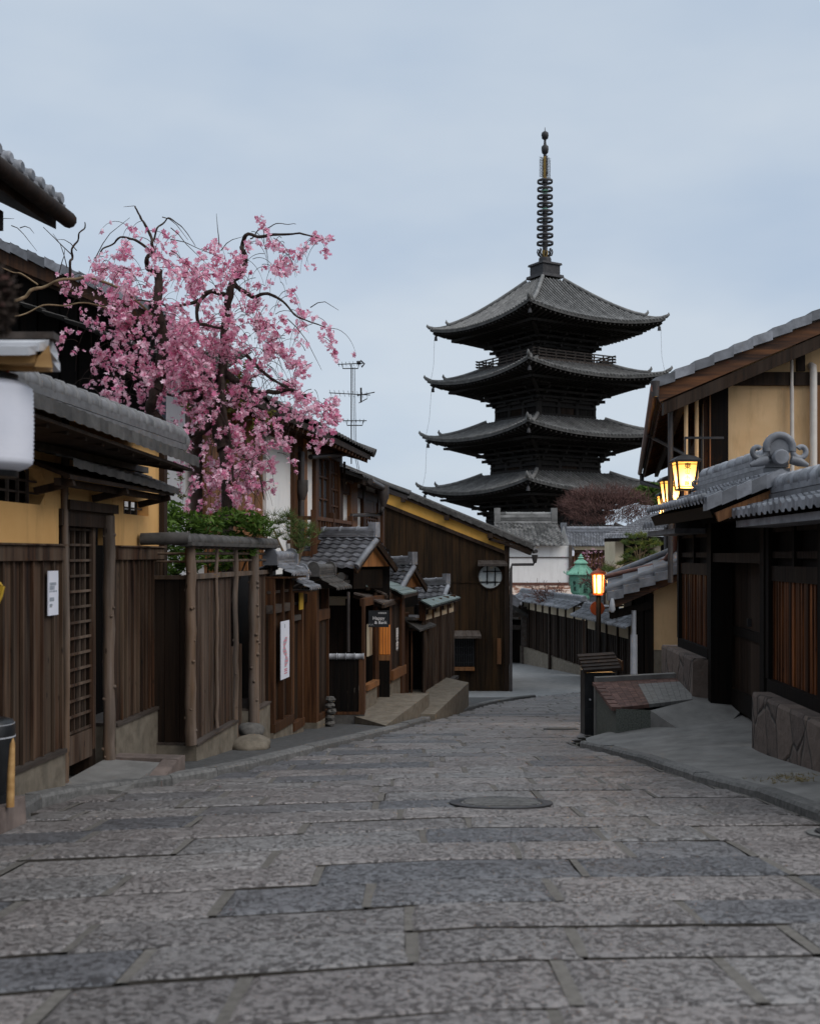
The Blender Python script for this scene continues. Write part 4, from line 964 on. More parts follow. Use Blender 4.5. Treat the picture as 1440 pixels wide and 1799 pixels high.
# ---- dark gabled house with the round window
Yc = 33.0
C = Fr((-3.2, Yc), (1, 0), (0, -1))
def cu_(px): return (px - CX) / FPX * Yc - C.o.x
def cz_(py): return (HY - py) / FPX * Yc
t = thing('gabled_house', 'dark boarded gable end with an ochre band and a round latticed window at the bend', 'house', (1, Yc, -D(Yc)))
slope = (966 - 858) / (935 - 675)
def roofz(px): return cz_(858 + (px - 675) * slope)
bz0 = lambda px: cz_(886 + (px - 671) * (972 - 886) / (887 - 671))
u_l, u_r = cu_(560), cu_(887)
mb = MB(M['gable']); 
pxof = lambda u: (u + C.o.x) / Yc * FPX + CX
planks(mb, C, u_l, cu_(892), -4.3, 0, -.12, .235, .05, batten=0, jit=.006, gap=.008, zt=lambda u: bz0(min(pxof(u), 892)) + .03)
mb.fprism(C, [(u_l, -4.4), (cu_(892), -4.4), (cu_(892), bz0(892)), (u_l, bz0(560))], -.2, -.125); mb.build('board_wall', t)
mb = MB(M['ochre2']); mb.fprism(C, [(u_l, bz0(560)), (cu_(886), bz0(886)), (cu_(886), roofz(886)), (u_l, roofz(560))], -.25, -.065); mb.build('plaster_band', t)
mb = MB(M['dark'], M['gable'])
mb.beam(C.P(u_l, -.04, bz0(560) + .02), C.P(cu_(888), -.04, bz0(888) + .02), .1, .1, 0); mb.fbox(C, cu_(886), cu_(894), -.3, .0, -4.3, roofz(890) - .2, 0)
mb.fbox(C, u_l, cu_(892), -.06, -.045, cz_(1024), cz_(1022), 1)
mb.hexa([C.P(cu_(894), -.1, -4.3), C.P(cu_(894) + .02, -.1, -4.3), C.P(cu_(894) + .4, -7, -4.6), C.P(cu_(894), -7, -4.6), C.P(cu_(894), -.1, .4), C.P(cu_(894) + .02, -.1, .4), C.P(cu_(894) + .4, -7, .4), C.P(cu_(894), -7, .4)], 1)
mb.build('frame', t)
e = C.P(cu_(936), .10, cz_(965) + .06); tp = C.P(cu_(480), .10, roofz(480) + .08)
bk = V(.9, 9, 0)
mb = MB(M['tile_dark'], M['tile']); tiles(mb, e, e + bk, tp, tp + bk, 30, 26, .035, .03, .05)
# verge tiles along the gable
d = (e - tp); k = 34
for i in range(k):
    p = tp + d * (i / k); q = tp + d * ((i + 1) / k); mb.hexa([p + V(0, -.03, -.05), q + V(0, -.03, -.08), q + V(0, .2, -.08), p + V(0, .2, -.05), p + V(0, -.03, .07), q + V(0, -.03, .035), q + V(0, .2, .035), p + V(0, .2, .07)], 1 if i % 1 else 0)
mb.tube([tp + V(0, .16, .08), e + V(0, .16, .07)], .07, 8)
rf = mb.build('roof', t)
mb = MB(M['dark']); mb.hexa([tp + V(0, .02, -.09), e + V(0, .02, -.12), e + V(0, 1.2, -.12), tp + V(0, 1.2, -.09), tp + V(0, .02, -.03), e + V(0, .02, -.06), e + V(0, 1.2, -.06), tp + V(0, 1.2, -.03)]); mb.beam(tp + V(0, .05, -.1), e + V(-.1, .05, -.1), .06, .07)
for i in range(2, 12, 2): p = tp.lerp(e, i / 12); mb.box(p.x - .07, p.x + .07, Yc - .2, Yc, p.z - .26, p.z - .12)
for i in range(18): p = e + bk * (i / 18); mb.beam(p + V(-1.0, 0, .18), p + V(-.06, 0, -.2), .05, .07)
mb.hexa([e + V(-1.3, 0, .2), e + V(-.05, 0, -.17), e + bk + V(-.05, 0, -.17), e + bk + V(-1.3, 0, .2), e + V(-1.3, 0, .3), e + V(-.05, 0, -.12), e + bk + V(-.05, 0, -.12), e + bk + V(-1.3, 0, .3)])
mb.build('eave', rf)
mb = MB(M['pipe']); mb.tube([e + V(.06, -.1, -.12), e + V(.06, -.1, -.12) + bk], .06, 10); mb.lathe(e + V(.04, 0, -.36), [(.05, -.1), (.08, .05), (.09, .14)], 10)
mb.tube([e + V(.03, 0, -.4), e + V(.0, 0, -.5), C.P(cu_(899), .06, cz_(992)), C.P(cu_(897), .06, cz_(1000)), C.P(cu_(897), .06, -4.2)], .04, 8); mb.build('gutter', rf)
# round window
mb = MB(M['dark']); ax = (V(1, 0, 0), V(0, 0, 1), V(0, -1, 0)); rc = C.P(cu_(861), -.06, cz_(1013)); rr = 20.5 / FPX * Yc
n_ = 40
for i in range(n_):
    a0, a1 = 2 * math.pi * i / n_, 2 * math.pi * (i + 1) / n_
    P_ = lambda a, r, n: rc + V(r * math.cos(a), -n, r * math.sin(a))
    mb.hexa([P_(a0, rr, 0), P_(a1, rr, 0), P_(a1, rr + .03, 0), P_(a0, rr + .03, 0), P_(a0, rr, .05), P_(a1, rr, .05), P_(a1, rr + .03, .05), P_(a0, rr + .03, .05)], 0, .4)
rw = mb.build('round_window', t)
mb = MB(M['shoji']); mb.lathe(rc + V(0, 0, 0), [(rr + .004, 0), (rr + .004, .012)], 40, axis=ax, smooth=False); mb.build('pane', rw)
mb = MB(M['black'])
def bar(xa, za, xb, zb): mb.beam(rc + V(xa, -.03, za), rc + V(xb, -.03, zb), .035, .025, 0, None, (0, 1, 0))
bar(-.09, .32, -.09, -.22); bar(.14, .25, .14, -.27); bar(-.22, .15, .30, .15); bar(-.32, -.16, .22, -.16); mb.build('bars', rw)
mb = MB(M['beam']); mb.slab([C.P(cu_(838), .28, cz_(991)), C.P(cu_(890), .28, cz_(991)), C.P(cu_(888), -.08, cz_(984)), C.P(cu_(840), -.08, cz_(984))], .06); mb.build('window_hood', t)
# low latticed window
mb = MB(M['void'], M['orange'], M['dark']); mb.fbox(C, cu_(797), cu_(834), -.07, -.045, cz_(1180), cz_(1117), 0); mb.fbox(C, cu_(795), cu_(833), -.05, .1, cz_(1178), cz_(1172), 1)
lw = mb.build('window', t)
mb = MB(M['void']); mb.fbox(C, cu_(799), cu_(830), -.045, -.04, cz_(1171), cz_(1120)); mb.build('pane', lw)
mb = MB(M['black'])
for i in range(9): u = cu_(799) + (cu_(831) - cu_(799)) * i / 8; mb.fbox(C, u - .014, u + .014, -.035, .0, cz_(1171), cz_(1118))
for i in range(4): z = cz_(1171) + (cz_(1118) - cz_(1171)) * (i + .5) / 4; mb.fbox(C, cu_(799), cu_(831), -.036, -.02, z - .012, z + .012)
mb.build('bars', lw)
mb = MB(M['beam']); mb.slab([C.P(cu_(795), .35, cz_(1116)), C.P(cu_(844), .35, cz_(1116)), C.P(cu_(842), -.08, cz_(1108)), C.P(cu_(797), -.08, cz_(1108))], .07); mb.build('window_hood', t)
mb = MB(M['orange']); mb.fbox(C, cu_(873), cu_(880), -.05, .02, cz_(1167), cz_(1122)); mb.build('nameplate', loc=C.P(cu_(876), 0, cz_(1167)), label='bright orange vertical board on the dark gable wall under the round window', cat='sign')
mb = MB(M['tile']); 
for i in range(3): mb.beam(C.P(cu_(899), -.5 - i * .3, cz_(1055) + .05 * i), C.P(cu_(899) + .25, -.5 - i * .3, cz_(1062)), .3, .22)
mb.build('ridge_end', t)

# ---- two-storey inn with white plaster and lattice windows
Hh = Fr(W(470, HY, 17.0).xy, (.14, 1)); uH = Hh.U; zH = Hh.Z
t = thing('white_inn', 'two-storey white plastered inn with brown lattice windows and a wooden balcony', 'house', Hh.P(3, -1, -D(20)))
u0, u1 = uH(372), uH(596.5); ez = 2.02
mb = MB(M['white']); mb.fbox(Hh, uH(470), u1, -.3, -.02, -.3, ez + .25, 0, .5); mb.fbox(Hh, u0, u1, -.6, -.35, -3.2, ez + .3); mb.build('plaster_wall', t)
mb = MB(M['cedar'], M['orange']); mb2 = MB(M['orange'], M['brown'])
planks(mb2, Hh, u0, uH(471), .25, ez + .1, -.12, .16, .05, 0)
for i in range(16): 
    u = u0 + (uH(470) - u0) * i / 16; mb2.fbox(Hh, u, u + .035, -.1, -.02, -.4, .22, 0)
mb2.fbox(Hh, u0, uH(471), -.12, -.01, .2, .27, 1); mb2.build('board_panel', t)
mb = MB(M['brown'], M['dark'], M['orange'])
for pa, pb, n_ in ((512, 518, .05), (529, 536, .04), (550, 554.5, .05), (592, 597, .05)): mb.fbox(Hh, uH(pa), uH(pb), -.06, n_, -.6, ez + .1, 2 if pa in (529,) else 0)
mb.fbox(Hh, uH(471), u1, -.05, .03, ez - .22, ez - .05, 0); mb.fbox(Hh, uH(518), uH(529), -.08, .02, -.6, ez + .05, 1)
mb.build('frame', t)
mb = MB(M['pipe']); p = Hh.P(uH(519), .1, 0); mb.tube([V(p.x, p.y, 1.7), V(p.x, p.y, -.6)], .05, 8); mb.lathe(V(p.x, p.y, 1.05), [(.06, -.14), (.11, 0), (.11, .18)], 10); mb.tube([Hh.P(uH(530), .15, zH(530, 803)), Hh.P(uH(590), .4, zH(592, 780, .4)), Hh.P(uH(592), .5, ez - .12)], .045, 8); mb.build('downpipe', t)
# lattice windows
def lattice(fr, a, b, z0, z1, nv, nh, n=0.0, glass='glassd', bars='brown', th=.03):
    mb = MB(M[bars]); w_ = .06
    mb.fbox(fr, a, a + w_, n - .05, n + .03, z0, z1); mb.fbox(fr, b - w_, b, n - .05, n + .03, z0, z1); mb.fbox(fr, a + w_, b - w_, n - .05, n + .03, z0, z0 + w_); mb.fbox(fr, a + w_, b - w_, n - .05, n + .03, z1 - w_, z1)
    win = mb.build('window', t)
    mb = MB(M[glass])
    k = 3
    for i in range(k): mb.fbox(fr, a + w_ + (b - a - 2 * w_) * i / k, a + w_ + (b - a - 2 * w_) * (i + 1) / k, n - .04, n - .03, z0 + w_, z1 - w_)
    mb.build('pane', win)
    mb = MB(M[bars])
    for i in range(1, nv): u = a + (b - a) * i / nv; mb.fbox(fr, u - th / 2, u + th / 2, n - .028, n + .012, z0 + w_, z1 - w_)
    for i in range(1, nh): z = z0 + (z1 - z0) * i / nh; mb.fbox(fr, a + w_, b - w_, n - .029, n + .006, z - th / 2, z + th / 2)
    mb.build('bars', win)
lattice(Hh, uH(554.5), uH(575), .62, zH(565, 800), 2, 3, .02); lattice(Hh, uH(575.5), uH(592), .62, zH(584, 803), 3, 4, .03)
mb = MB(M['brown'])
bu0, bu1 = uH(553, .45), uH(617, .45)
for z in (.18, .56): mb.fbox(Hh, bu0, bu1, .40, .47, z, z + .06)
mb.fbox(Hh, bu0, bu1, .0, .5, -.02, .06)
nb = 15
for i in range(nb + 1): u = bu0 + (bu1 - bu0) * i / nb; mb.fbox(Hh, u - .022, u + .022, .415, .455, .06, .56)
mb.fbox(Hh, bu0, bu1, .42, .45, .34, .38)
for u in (bu0, bu0 + (bu1 - bu0) * .45, bu1): mb.fbox(Hh, u - .04, u + .04, .39, .48, -.3, .72)
mb.fbox(Hh, bu0 - .02, bu0 + .05, .0, .44, .56, .62); mb.fbox(Hh, bu0 - .02, bu0 + .05, .0, .44, .18, .24)
mb.build('balcony', t)
mb = MB(M['barkl']); p = Hh.P(uH(563, .3), .3, .06); mb.lathe(p, [(.08, 0), (.13, .22), (.12, .22)], 10); mb.build('planter', loc=p, label='small pale planter box standing on the wooden balcony of the white inn', cat='planter')
# roof of the main part
mb = MB(M['tile_dark']); eu = uH(655, .6)
tiles(mb, Hh.P(u0 - .5, .6, ez), Hh.P(eu, .6, ez), Hh.P(u0 - .5, -3.2, ez + 1.45), Hh.P(eu, -3.2, ez + 1.45), 34, 13, .03, .025, .04)
mb.tube([Hh.P(eu + .02, .64, ez + .0), Hh.P(eu + .02, -3.2, ez + 1.45)], .09, 8)
rf = mb.build('roof', t)
mb = MB(M['dark'], M['brown']); mb.hexa([Hh.P(u0 - .5, .56, ez - .14), Hh.P(eu - .04, .56, ez - .14), Hh.P(eu - .04, -.3, ez + .12), Hh.P(u0 - .5, -.3, ez + .12), Hh.P(u0 - .5, .56, ez - .045), Hh.P(eu - .04, .56, ez - .045), Hh.P(eu - .04, -.3, ez + .27), Hh.P(u0 - .5, -.3, ez + .27)], 0)
mb.hexa([Hh.P(eu - .14, .5, ez - .2), Hh.P(eu - .06, .5, ez - .2), Hh.P(eu - .06, -3, ez + 1.1), Hh.P(eu - .14, -3, ez + 1.1), Hh.P(eu - .14, .5, ez - .06), Hh.P(eu - .06, .5, ez - .06), Hh.P(eu - .06, -3, ez + 1.3), Hh.P(eu - .14, -3, ez + 1.3)], 0)
for i in range(28): u = u0 + (eu - u0) * i / 28; mb.beam(Hh.P(u, 0, ez - .02), Hh.P(u, .54, ez - .17), .05, .06, 1)
mb.build('eave', rf)
mb = MB(M['dark'], M['white']); mb.fprism(Hh, [(u1 + .02, .9), (eu - .4, .9), (eu - .4, ez - .1), (u1 + .02, ez - .1)], -3.0, -2.9, 0); fr_ = Hh
for i in range(3): mb.fbox(Hh, eu - .5 , eu - .46, .1 - i * .3, .14 - i * .3, ez - .75, ez - .2 + .1 * i, 0)
mb.beam(Hh.P(eu - .48, .3, ez - .62), Hh.P(eu - .48, -.6, ez - .3), .05, .05, 0)
mb.build('gable', rf)
# lower wing further down the street
v0, v1 = u1 + .01, uH(671); e2 = 1.52; ve = Hh.hit(719, HY, .5)[0]
mb = MB(M['white']); mb.fbox(Hh, v0, v1, -.35, -.03, -.6, e2 + .1, 0, .5); mb.build('plaster_wall', t)
mb = MB(M['brown'], M['orange'])
for pa, pb, k in ((612, 624, 1), (635, 639, 0), (661, 664, 0), (596.6, 598.5, 0), (669, 671.5, 0)): mb.fbox(Hh, uH(pa), uH(pb), -.05, .05, -.8, e2, k)
mb.fbox(Hh, v0, v1, -.05, .03, e2 - .3, e2 - .1, 0); mb.build('frame', t)
mb = MB(M['brown']); planks(mb, Hh, uH(639), uH(661), .95, e2 - .3, -.02, .2, .03); mb.build('board_panel', t)
lattice(Hh, uH(639), uH(661), zH(650, 931), .93, 5, 3, .02, 'glassb')
mb = MB(M['tile_dark'], M['tile'])
tiles(mb, Hh.P(v0 - .3, .5, e2), Hh.P(ve, .5, e2), Hh.P(v0 - .3, -1.8, e2 + .85), Hh.P(ve, -1.8, e2 + .85), 26, 9, .03, .025, .04)
mb.tube([Hh.P(ve, .52, e2 + .02), Hh.P(ve, -1.8, e2 + .87)], .08, 8)
rf = mb.build('lower_roof', t)
mb = MB(M['dark'], M['pipe']); mb.hexa([Hh.P(v0, .46, e2 - .14), Hh.P(ve - .05, .46, e2 - .14), Hh.P(ve - .05, -.3, e2 + .1), Hh.P(v0, -.3, e2 + .1), Hh.P(v0, .46, e2 - .045), Hh.P(ve - .05, .46, e2 - .045), Hh.P(ve - .05, -.3, e2 + .22), Hh.P(v0, -.3, e2 + .22)], 0)
mb.tube([Hh.P(v0 + .3, .56, e2 - .06), Hh.P(uH(673, .56), .56, e2 - .1)], .06, 8, 1); mb.lathe(Hh.P(uH(673, .56), .56, e2 - .3), [(.05, -.2), (.12, .0), (.12, .25)], 8, 1)
mb.tube([Hh.P(uH(672, .5), .5, e2 - .5), Hh.P(uH(668, .3), .3, e2 - .62), Hh.P(uH(616, .1), .12, e2 - .72), Hh.P(uH(614, .1), .1, e2 - 1.0), Hh.P(uH(614, .1), .1, -.8)], .04, 8, 1)
mb.build('eave', rf)

# ---- television aerial on the roof
Ya = 24.0
def a_(px, py, dy=0): return W(px, py, Ya + dy)
t = thing('tv_aerial', 'thin metal television aerial mast with crossed antennas above the inn roof', 'aerial', a_(617, 800))
mb = MB(M['bronze']); mb.tube([a_(617, 815), a_(617, 640)], .014, 6); mb.build('mast', t)
def yagi(p, q, ne, ln, bend=True):
    mb = MB(M['bronze']); P0, P1 = a_(*p), a_(*q); mb.tube([P0, P1], .010, 6)
    for i in range(ne):
        c = P0.lerp(P1, (i + .3) / ne); mb.tube([c + V(0, -ln, .02), c + V(0, ln, -.02)], .005, 4)
    if bend: c = P0.lerp(P1, .5); mb.tube([c + V(-.18, 0, 0), c + V(-.16, 0, -.1), c + V(.16, 0, -.1), c + V(.18, 0, 0)], .012, 5)
    return mb
mb = yagi((593, 640), (638, 638), 7, .16); mb.tube([a_(633, 633), a_(640, 639), a_(635, 645)], .018, 5); mb.tube([a_(627, 637), a_(633, 637)], .04, 6); mb.build('antenna', t)
mb = yagi((578, 690), (650, 694), 9, .3, False); mb.tube([a_(634, 681), a_(634, 707)], .02, 5); mb.tube([a_(627, 695), a_(658, 689)], .012, 5); mb.tube([a_(630, 708), a_(645, 700)], .01, 4); mb.build('antenna', t)
mb = yagi((602, 739), (644, 739), 6, .14); mb.build('antenna', t)
mb = MB(M['bronze'])
for x in (621, 624): mb.tube([a_(x - 1, 645), a_(x, 720, .1), a_(x + 2, 800, .2), a_(x + 8, 830, .3)], .006, 4)
mb.build('cable', t)

# ---- big dark gabled house behind the blossom
Yb = 15.0
B = Fr((W(-140, HY, Yb).x, Yb), (1, 0), (0, -1))
def bu(px): return (px - CX) / FPX * Yb - B.o.x
def bz(py): return (HY - py) / FPX * Yb
t = thing('dark_house', 'tall dark boarded house with a sloping tiled gable behind the pink blossom', 'house', (-4.5, Yb, -D(Yb)))
vz = lambda px: bz(434 + px * (548 - 434) / 272)
mb = MB(M['char']); planks(mb, B, 0, bu(262), -2.4, 0, -.1, .3, .05, batten=.03, zt=lambda u: vz((u + B.o.x) / Yb * FPX + CX) - .25); mb.build('board_wall', t)
mb = MB(M['brown'], M['board_grey']); d0, d1 = B.P(0, .3, vz(-140)), B.P(bu(271), .3, vz(271))
mb.beam(d0 + V(0, 0, -.14), d1 + V(0, 0, -.14), .05, .17, 0); mb.beam(d0 + V(0, .14, -.25), d1 + V(0, .14, -.25), .1, .05, 1); mb.build('barge_board', t)
mb = MB(M['tile'], M['dark']); tiles(mb, d1 + V(.1, -.05, -.02), d1 + V(.1, 6, -.02), d0 + V(0, -.05, .03), d0 + V(0, 6, .03), 16, 14, .03, .025, .05)
k = 14
for i in range(k):
    p = d0 + (d1 - d0) * (i / k); q = d0 + (d1 - d0) * ((i + 1) / k)
    mb.hexa([p + V(0, -.1, -.05), q + V(0, -.1, -.075), q + V(0, .1, -.075), p + V(0, .1, -.05), p + V(0, -.1, .075), q + V(0, -.1, .04), q + V(0, .1, .04), p + V(0, .1, .075)], 0)
mb.hexa([d0 + V(0, 0, -.1), d1 + V(0, 0, -.1), d1 + V(0, 6, -.1), d0 + V(0, 6, -.1), d0 + V(0, 0, -.06), d1 + V(0, 0, -.06), d1 + V(0, 6, -.06), d0 + V(0, 6, -.06)], 1)
mb.build('roof', t)
mb = MB(M['tan']); mb.fbox(B, bu(205), bu(384), -1.0, -.55, -2.5, bz(640), 0, .5); mb.build('plaster_wall', t)
mb = MB(M['dark'])
for a, b in ((196, 209), (233, 250), (330, 337), (366, 374), (283, 290)): mb.fbox(B, bu(a) + .05, bu(b) + .05, -.56, -.45, -2.5, bz(640))
mb.fbox(B, bu(205), bu(390), -.56, -.44, bz(655), bz(640)); mb.fbox(B, bu(205), bu(390), -.56, -.4, bz(906), bz(892)); mb.build('frame', t)
for a, b in ((252, 283), (291, 329)):
    mb = MB(M['dark']); mb.fbox(B, bu(a), bu(b), -.56, -.5, bz(800), bz(794)); w_ = mb.build('window', t)
    mb = MB(M['glassb']); mb.fbox(B, bu(a) + .05, bu(b) + .05, -.56, -.53, bz(794), bz(675)); mb.build('pane', w_)
mb = MB(M['tile_dark'], M['dark']); tiles(mb, B.P(bu(200), .0, bz(650)), B.P(bu(400), .0, bz(650)), B.P(bu(200), -2.5, bz(560)), B.P(bu(400), -2.5, bz(560)), 12, 9, .03, .025, .05)
mb.fbox(B, bu(200), bu(400), -.6, -.02, bz(664), bz(657), 1); mb.build('lower_roof', t)

# ---- paper lantern under its little wooden roof
Yl = 4.6
lc = W(-14, 748, Yl)
hk = thing('lantern_roof', 'small new timber roof with grey metal cladding above the white paper lantern', 'lantern stand', (lc.x - .35, Yl + .1, -D(Yl)))
def lr(px, py, dy=0): return W(px, py, Yl + dy)
mb = MB(M['cap'], M['beam']); x0 = lc.x - .9; zt = lr(0, 586).z
xe = lr(98, 600).x
mb.box(x0, xe, Yl - .03, Yl + .05, lr(0, 597).z, lr(0, 585).z, 1)
for i, (ya, yb, dn, e_) in enumerate(((598, 611, .02, 86), (615, 624, .10, 79))):
    z1 = lr(0, ya).z; z0 = lr(0, yb).z; xx = lr(e_, 600).x
    for sgn in (-1, 1):
        mb.hexa([(x0, Yl + sgn * dn, z0 - .012), (xx, Yl + sgn * dn, z0 - .012), (xx, Yl + sgn * (dn + .1), z0 - .035), (x0, Yl + sgn * (dn + .1), z0 - .035), (x0, Yl + sgn * dn, z1), (xx + .01, Yl + sgn * dn, z1), (xx, Yl + sgn * (dn + .1), z0), (x0, Yl + sgn * (dn + .1), z0)], 0)
mb.build('roof', hk)
mb = MB(M['cedar']); mb.hexa([lr(60, 644, -.12), lr(93, 646, -.12), lr(93, 646, .14), lr(60, 644, .14), lr(66, 628, -.12), lr(86, 606, -.12), lr(86, 606, .14), lr(66, 628, .14)], 0)
mb.box(x0, lr(76, 0).x, Yl - .1, Yl + .12, lr(0, 645).z, lr(0, 627).z); mb.box(x0, lr(60, 0).x, Yl - .02, Yl + .02, lr(0, 652).z, lr(0, 645).z)
mb.build('frame', hk)
mb = MB(M['dark']); mb.box(x0 + .0, x0 + .1, Yl, Yl + .1, -D(Yl), lr(0, 640).z); mb.build('post', hk)
t = thing('paper_lantern', 'large white cylindrical paper lantern hanging at the left edge', 'lantern', lc)
hr = (830 - 668) / 2 / FPX * Yl; rw_ = (57 + 14) / FPX * Yl
prof = [];  n_ = 44
for i in range(n_ + 1):
    z = -hr + 2 * hr * i / n_; f = abs(z) / hr
    r = rw_ * (1 - .45 * max(0, (f - .74) / .26) ** 2.4) * (1 - .02 * f); prof.append((r - (.0045 if i % 2 else 0), z))
mb = MB(M['paper']); mb.lathe(lc, prof, 40); mb.build('shade', t)
mb = MB(M['black'], M['redsign']); mb.lathe(lc + V(0, 0, hr), [(rw_ * .62, -.012), (rw_ * .62, .022), (rw_ * .5, .022)], 30); mb.build('rim', t); mb = MB(M['black'], M['redsign']); mb.lathe(lc + V(0, 0, -hr), [(rw_ * .5, -.02), (rw_ * .62, -.02), (rw_ * .62, .012)], 30)
mb.build('rim', t)
mb = MB(M['black'], M['redsign']); mb.tube([lc + V(-.02, 0, hr), lc + V(-.02, 0, lr(0, 646).z - lc.z)], .006, 6); q = lc + V(.072, -.02, hr); mb.tube([q, q + V(0, 0, .035)], .005, 6, 1); mb.tube([lc + V(.03, 0, hr + .02), lc + V(.045, 0, hr + .075), lc + V(.02, 0, lr(0, 646).z - lc.z)], .008, 6, 0); mb.build('cord', t)

# ---- black capped stand and timber stake at the left edge, on a stone ledge
Yk = 6.4
b_ = W(0, 1380, Yk)
zk = -D(Yk) + .14
mb = MB(M['pinkstone']); mb.hexa([(b_.x - 1, Yk - .5, -D(Yk) - .1), (b_.x + .085, Yk - .22, -D(Yk) - .1), (b_.x + .1, Yk + .16, -D(Yk) - .1), (b_.x - 1, Yk + .16, -D(Yk) - .1), (b_.x - 1, Yk - .5, zk), (b_.x + .08, Yk - .22, zk), (b_.x + .09, Yk + .15, zk), (b_.x - 1, Yk + .15, zk)]); mb.build('stone_ledge', loc=(b_.x, Yk, -D(Yk)), label='brown stone ledge behind the left kerb at the edge of the picture', cat='step')
t = thing('black_bollard', 'black round-topped stand with a silver ring at the left edge', 'bollard', (b_.x - .04, Yk, zk))
zt = (HY - 1262) / FPX * Yk; zc_ = (HY - 1345) / FPX * Yk; cxb = b_.x - .045; rb = .125
mb = MB(M['black']); mb.lathe((cxb, Yk, 0), [(rb * .8, zk + .05), (rb * .96, zc_), (rb, zt - .1), (rb, zt - .04), (rb * .9, zt - .012), (rb * .6, zt)], 28); mb.build('body', t)
mb = MB(M['cap']); mb.lathe((cxb, Yk, 0), [(rb * 1.02, zt - .105), (rb * 1.02, zt - .098)], 28); mb.lathe((cxb, Yk, 0), [(rb * .97, zt - .035), (rb * .985, zt - .028)], 28); mb.build('ring', t)
mb = MB(M['black']); mb.lathe((cxb, Yk, 0), [(rb * .9, zk), (rb * .9, zk + .05)], 24); mb.build('foot', t)
mb = MB(M['cedar']); p = W(18, 1380, Yk - .14); mb.tube([V(p.x, p.y, zk), V(p.x + .005, p.y, zk + .2), V(p.x + .012, p.y, (HY - 1300) / FPX * Yk), V(p.x + .016, p.y, (HY - 1290) / FPX * Yk)], [.022, .02, .014, .003], 10); mb.build('timber_stake', loc=(p.x, p.y, zk), label='short pointed pale wooden stake standing in front of the black stand', cat='stake')
# yellow leaf shaped tag, dark shaggy bundle near the camera
mb = MB(M['yellow'], M['needle']); p = W(2, 1024, 5.2)
mb.add([p + V(-.04, 0, .01), p + V(0, -.004, -.004), p + V(.004, 0, -.012), p + V(-.02, .006, -.012)], [(0, 1, 2, 3)], 0, .5)
mb.tube([p + V(-.05, 0, .0), p + V(-.005, 0, -.004), p + V(.005, 0, -.014)], [.006, .008, .004], 6, 0)
for k in range(4): mb.tube([p + V(.012 - .01 * k, 0, -.016), p + V(.0 - .012 * k, .004 * k, -.06), p + V(-.02 - .012 * k, 0, -.115)], [.006, .008, .003], 6, 0)
mb.build('yellow_tassel', loc=p, label='small yellow tassel just reaching in at the left edge before the dark boards', cat='tassel')
mb = MB(M['bark'], M['twig']); c = W(-8, 528, 2.6)
leaves(mb, c, (.045, .05, .085), 900, .011, 0, .2); leaves(mb, c + V(.006, -.02, .02), (.036, .03, .05), 60, .012, 1, .5); mb.tube([c + V(0, 0, .09), c + V(-.02, 0, .4)], .004, 5)
mb.build('dried_bundle', loc=c, label='dark blurred dried bundle hanging close to the camera at the left edge', cat='dried plant')

# ================================================================= BLOSSOM TREE
Yt = 12.6
t = thing('blossom_tree', 'weeping tree covered in pink blossom rising behind the log fence', 'tree', (-2.3, Yt, -D(Yt)))
trunk = MB(M['bark'], M['barkl'])
def limb(pts, r0, r1, dy0=0, dy1=0, m=0, sub=5, seg=9):
    P = [W(px, py, Yt) for px, py in pts]; out = []; n = len(P)
    for i in range(n - 1):
        p0, p1, p2, p3 = P[max(0, i - 1)], P[i], P[i + 1], P[min(n - 1, i + 2)]
        for k in range(sub):
            s_ = k / sub; s2, s3 = s_ * s_, s_ ** 3
            out.append(.5 * ((2 * p1) + (p2 - p0) * s_ + (2 * p0 - 5 * p1 + 4 * p2 - p3) * s2 + (3 * p1 - p0 - 3 * p2 + p3) * s3))
    out.append(P[-1]); N = len(out)
    for i, p in enumerate(out):
        f = i / (N - 1); p.y += dy0 + (dy1 - dy0) * f + .04 * math.sin(i * .9)
        p.x += random.uniform(-1, 1) * r0 * .12; p.z += random.uniform(-1, 1) * r0 * .12
    trunk.tube(out, [(r0 + (r1 - r0) * (i / (N - 1))) * random.uniform(.9, 1.12) for i in range(N)], seg, m)
    return out
LM = []
LM.append(limb([(400, 1180), (398, 1000), (396, 860), (392, 780), (386, 700), (392, 620), (397, 545), (410, 490)], .07, .04, .1, 0))
LM.append(limb([(392, 790), (375, 728), (352, 752), (318, 762), (285, 745), (268, 720), (280, 670), (288, 610), (280, 540), (281, 478)], .085, .045, .05, -.1))
LM.append(limb([(281, 480), (262, 474), (257, 460), (266, 444), (268, 425), (258, 400), (248, 384), (237, 362)], .03, .008))
LM.append(limb([(264, 440), (245, 427), (225, 420), (205, 430), (186, 448), (176, 462)], .016, .006, 0, -.2))
LM.append(limb([(266, 425), (275, 400), (287, 380), (300, 379), (318, 395), (335, 420)], .012, .003, 0, .3))
LM.append(limb([(410, 490), (425, 478), (432, 455), (427, 435), (440, 419), (470, 424), (510, 420), (545, 425), (592, 436)], .035, .005, 0, -.3))
LM.append(limb([(440, 419), (455, 405), (475, 397), (500, 392), (520, 395)], .008, .003))
LM.append(limb([(412, 500), (432, 515), (450, 523), (478, 520), (505, 540), (530, 565), (575, 580)], .028, .005, 0, -.2))
LM.append(limb([(404, 520), (375, 515), (355, 530), (352, 570), (372, 580), (400, 585)], .03, .012, 0, -.3))
LM.append(limb([(352, 530), (320, 545), (295, 545), (255, 540)], .02, .006, -.1, -.4))
LM.append(limb([(396, 655), (412, 668), (430, 682), (455, 691), (480, 693), (512, 690), (545, 700)], .045, .014, 0, -.25))
LM.append(limb([(430, 620), (458, 650), (487, 672), (517, 690), (560, 712), (598, 752)], .022, .005, .1, -.3))
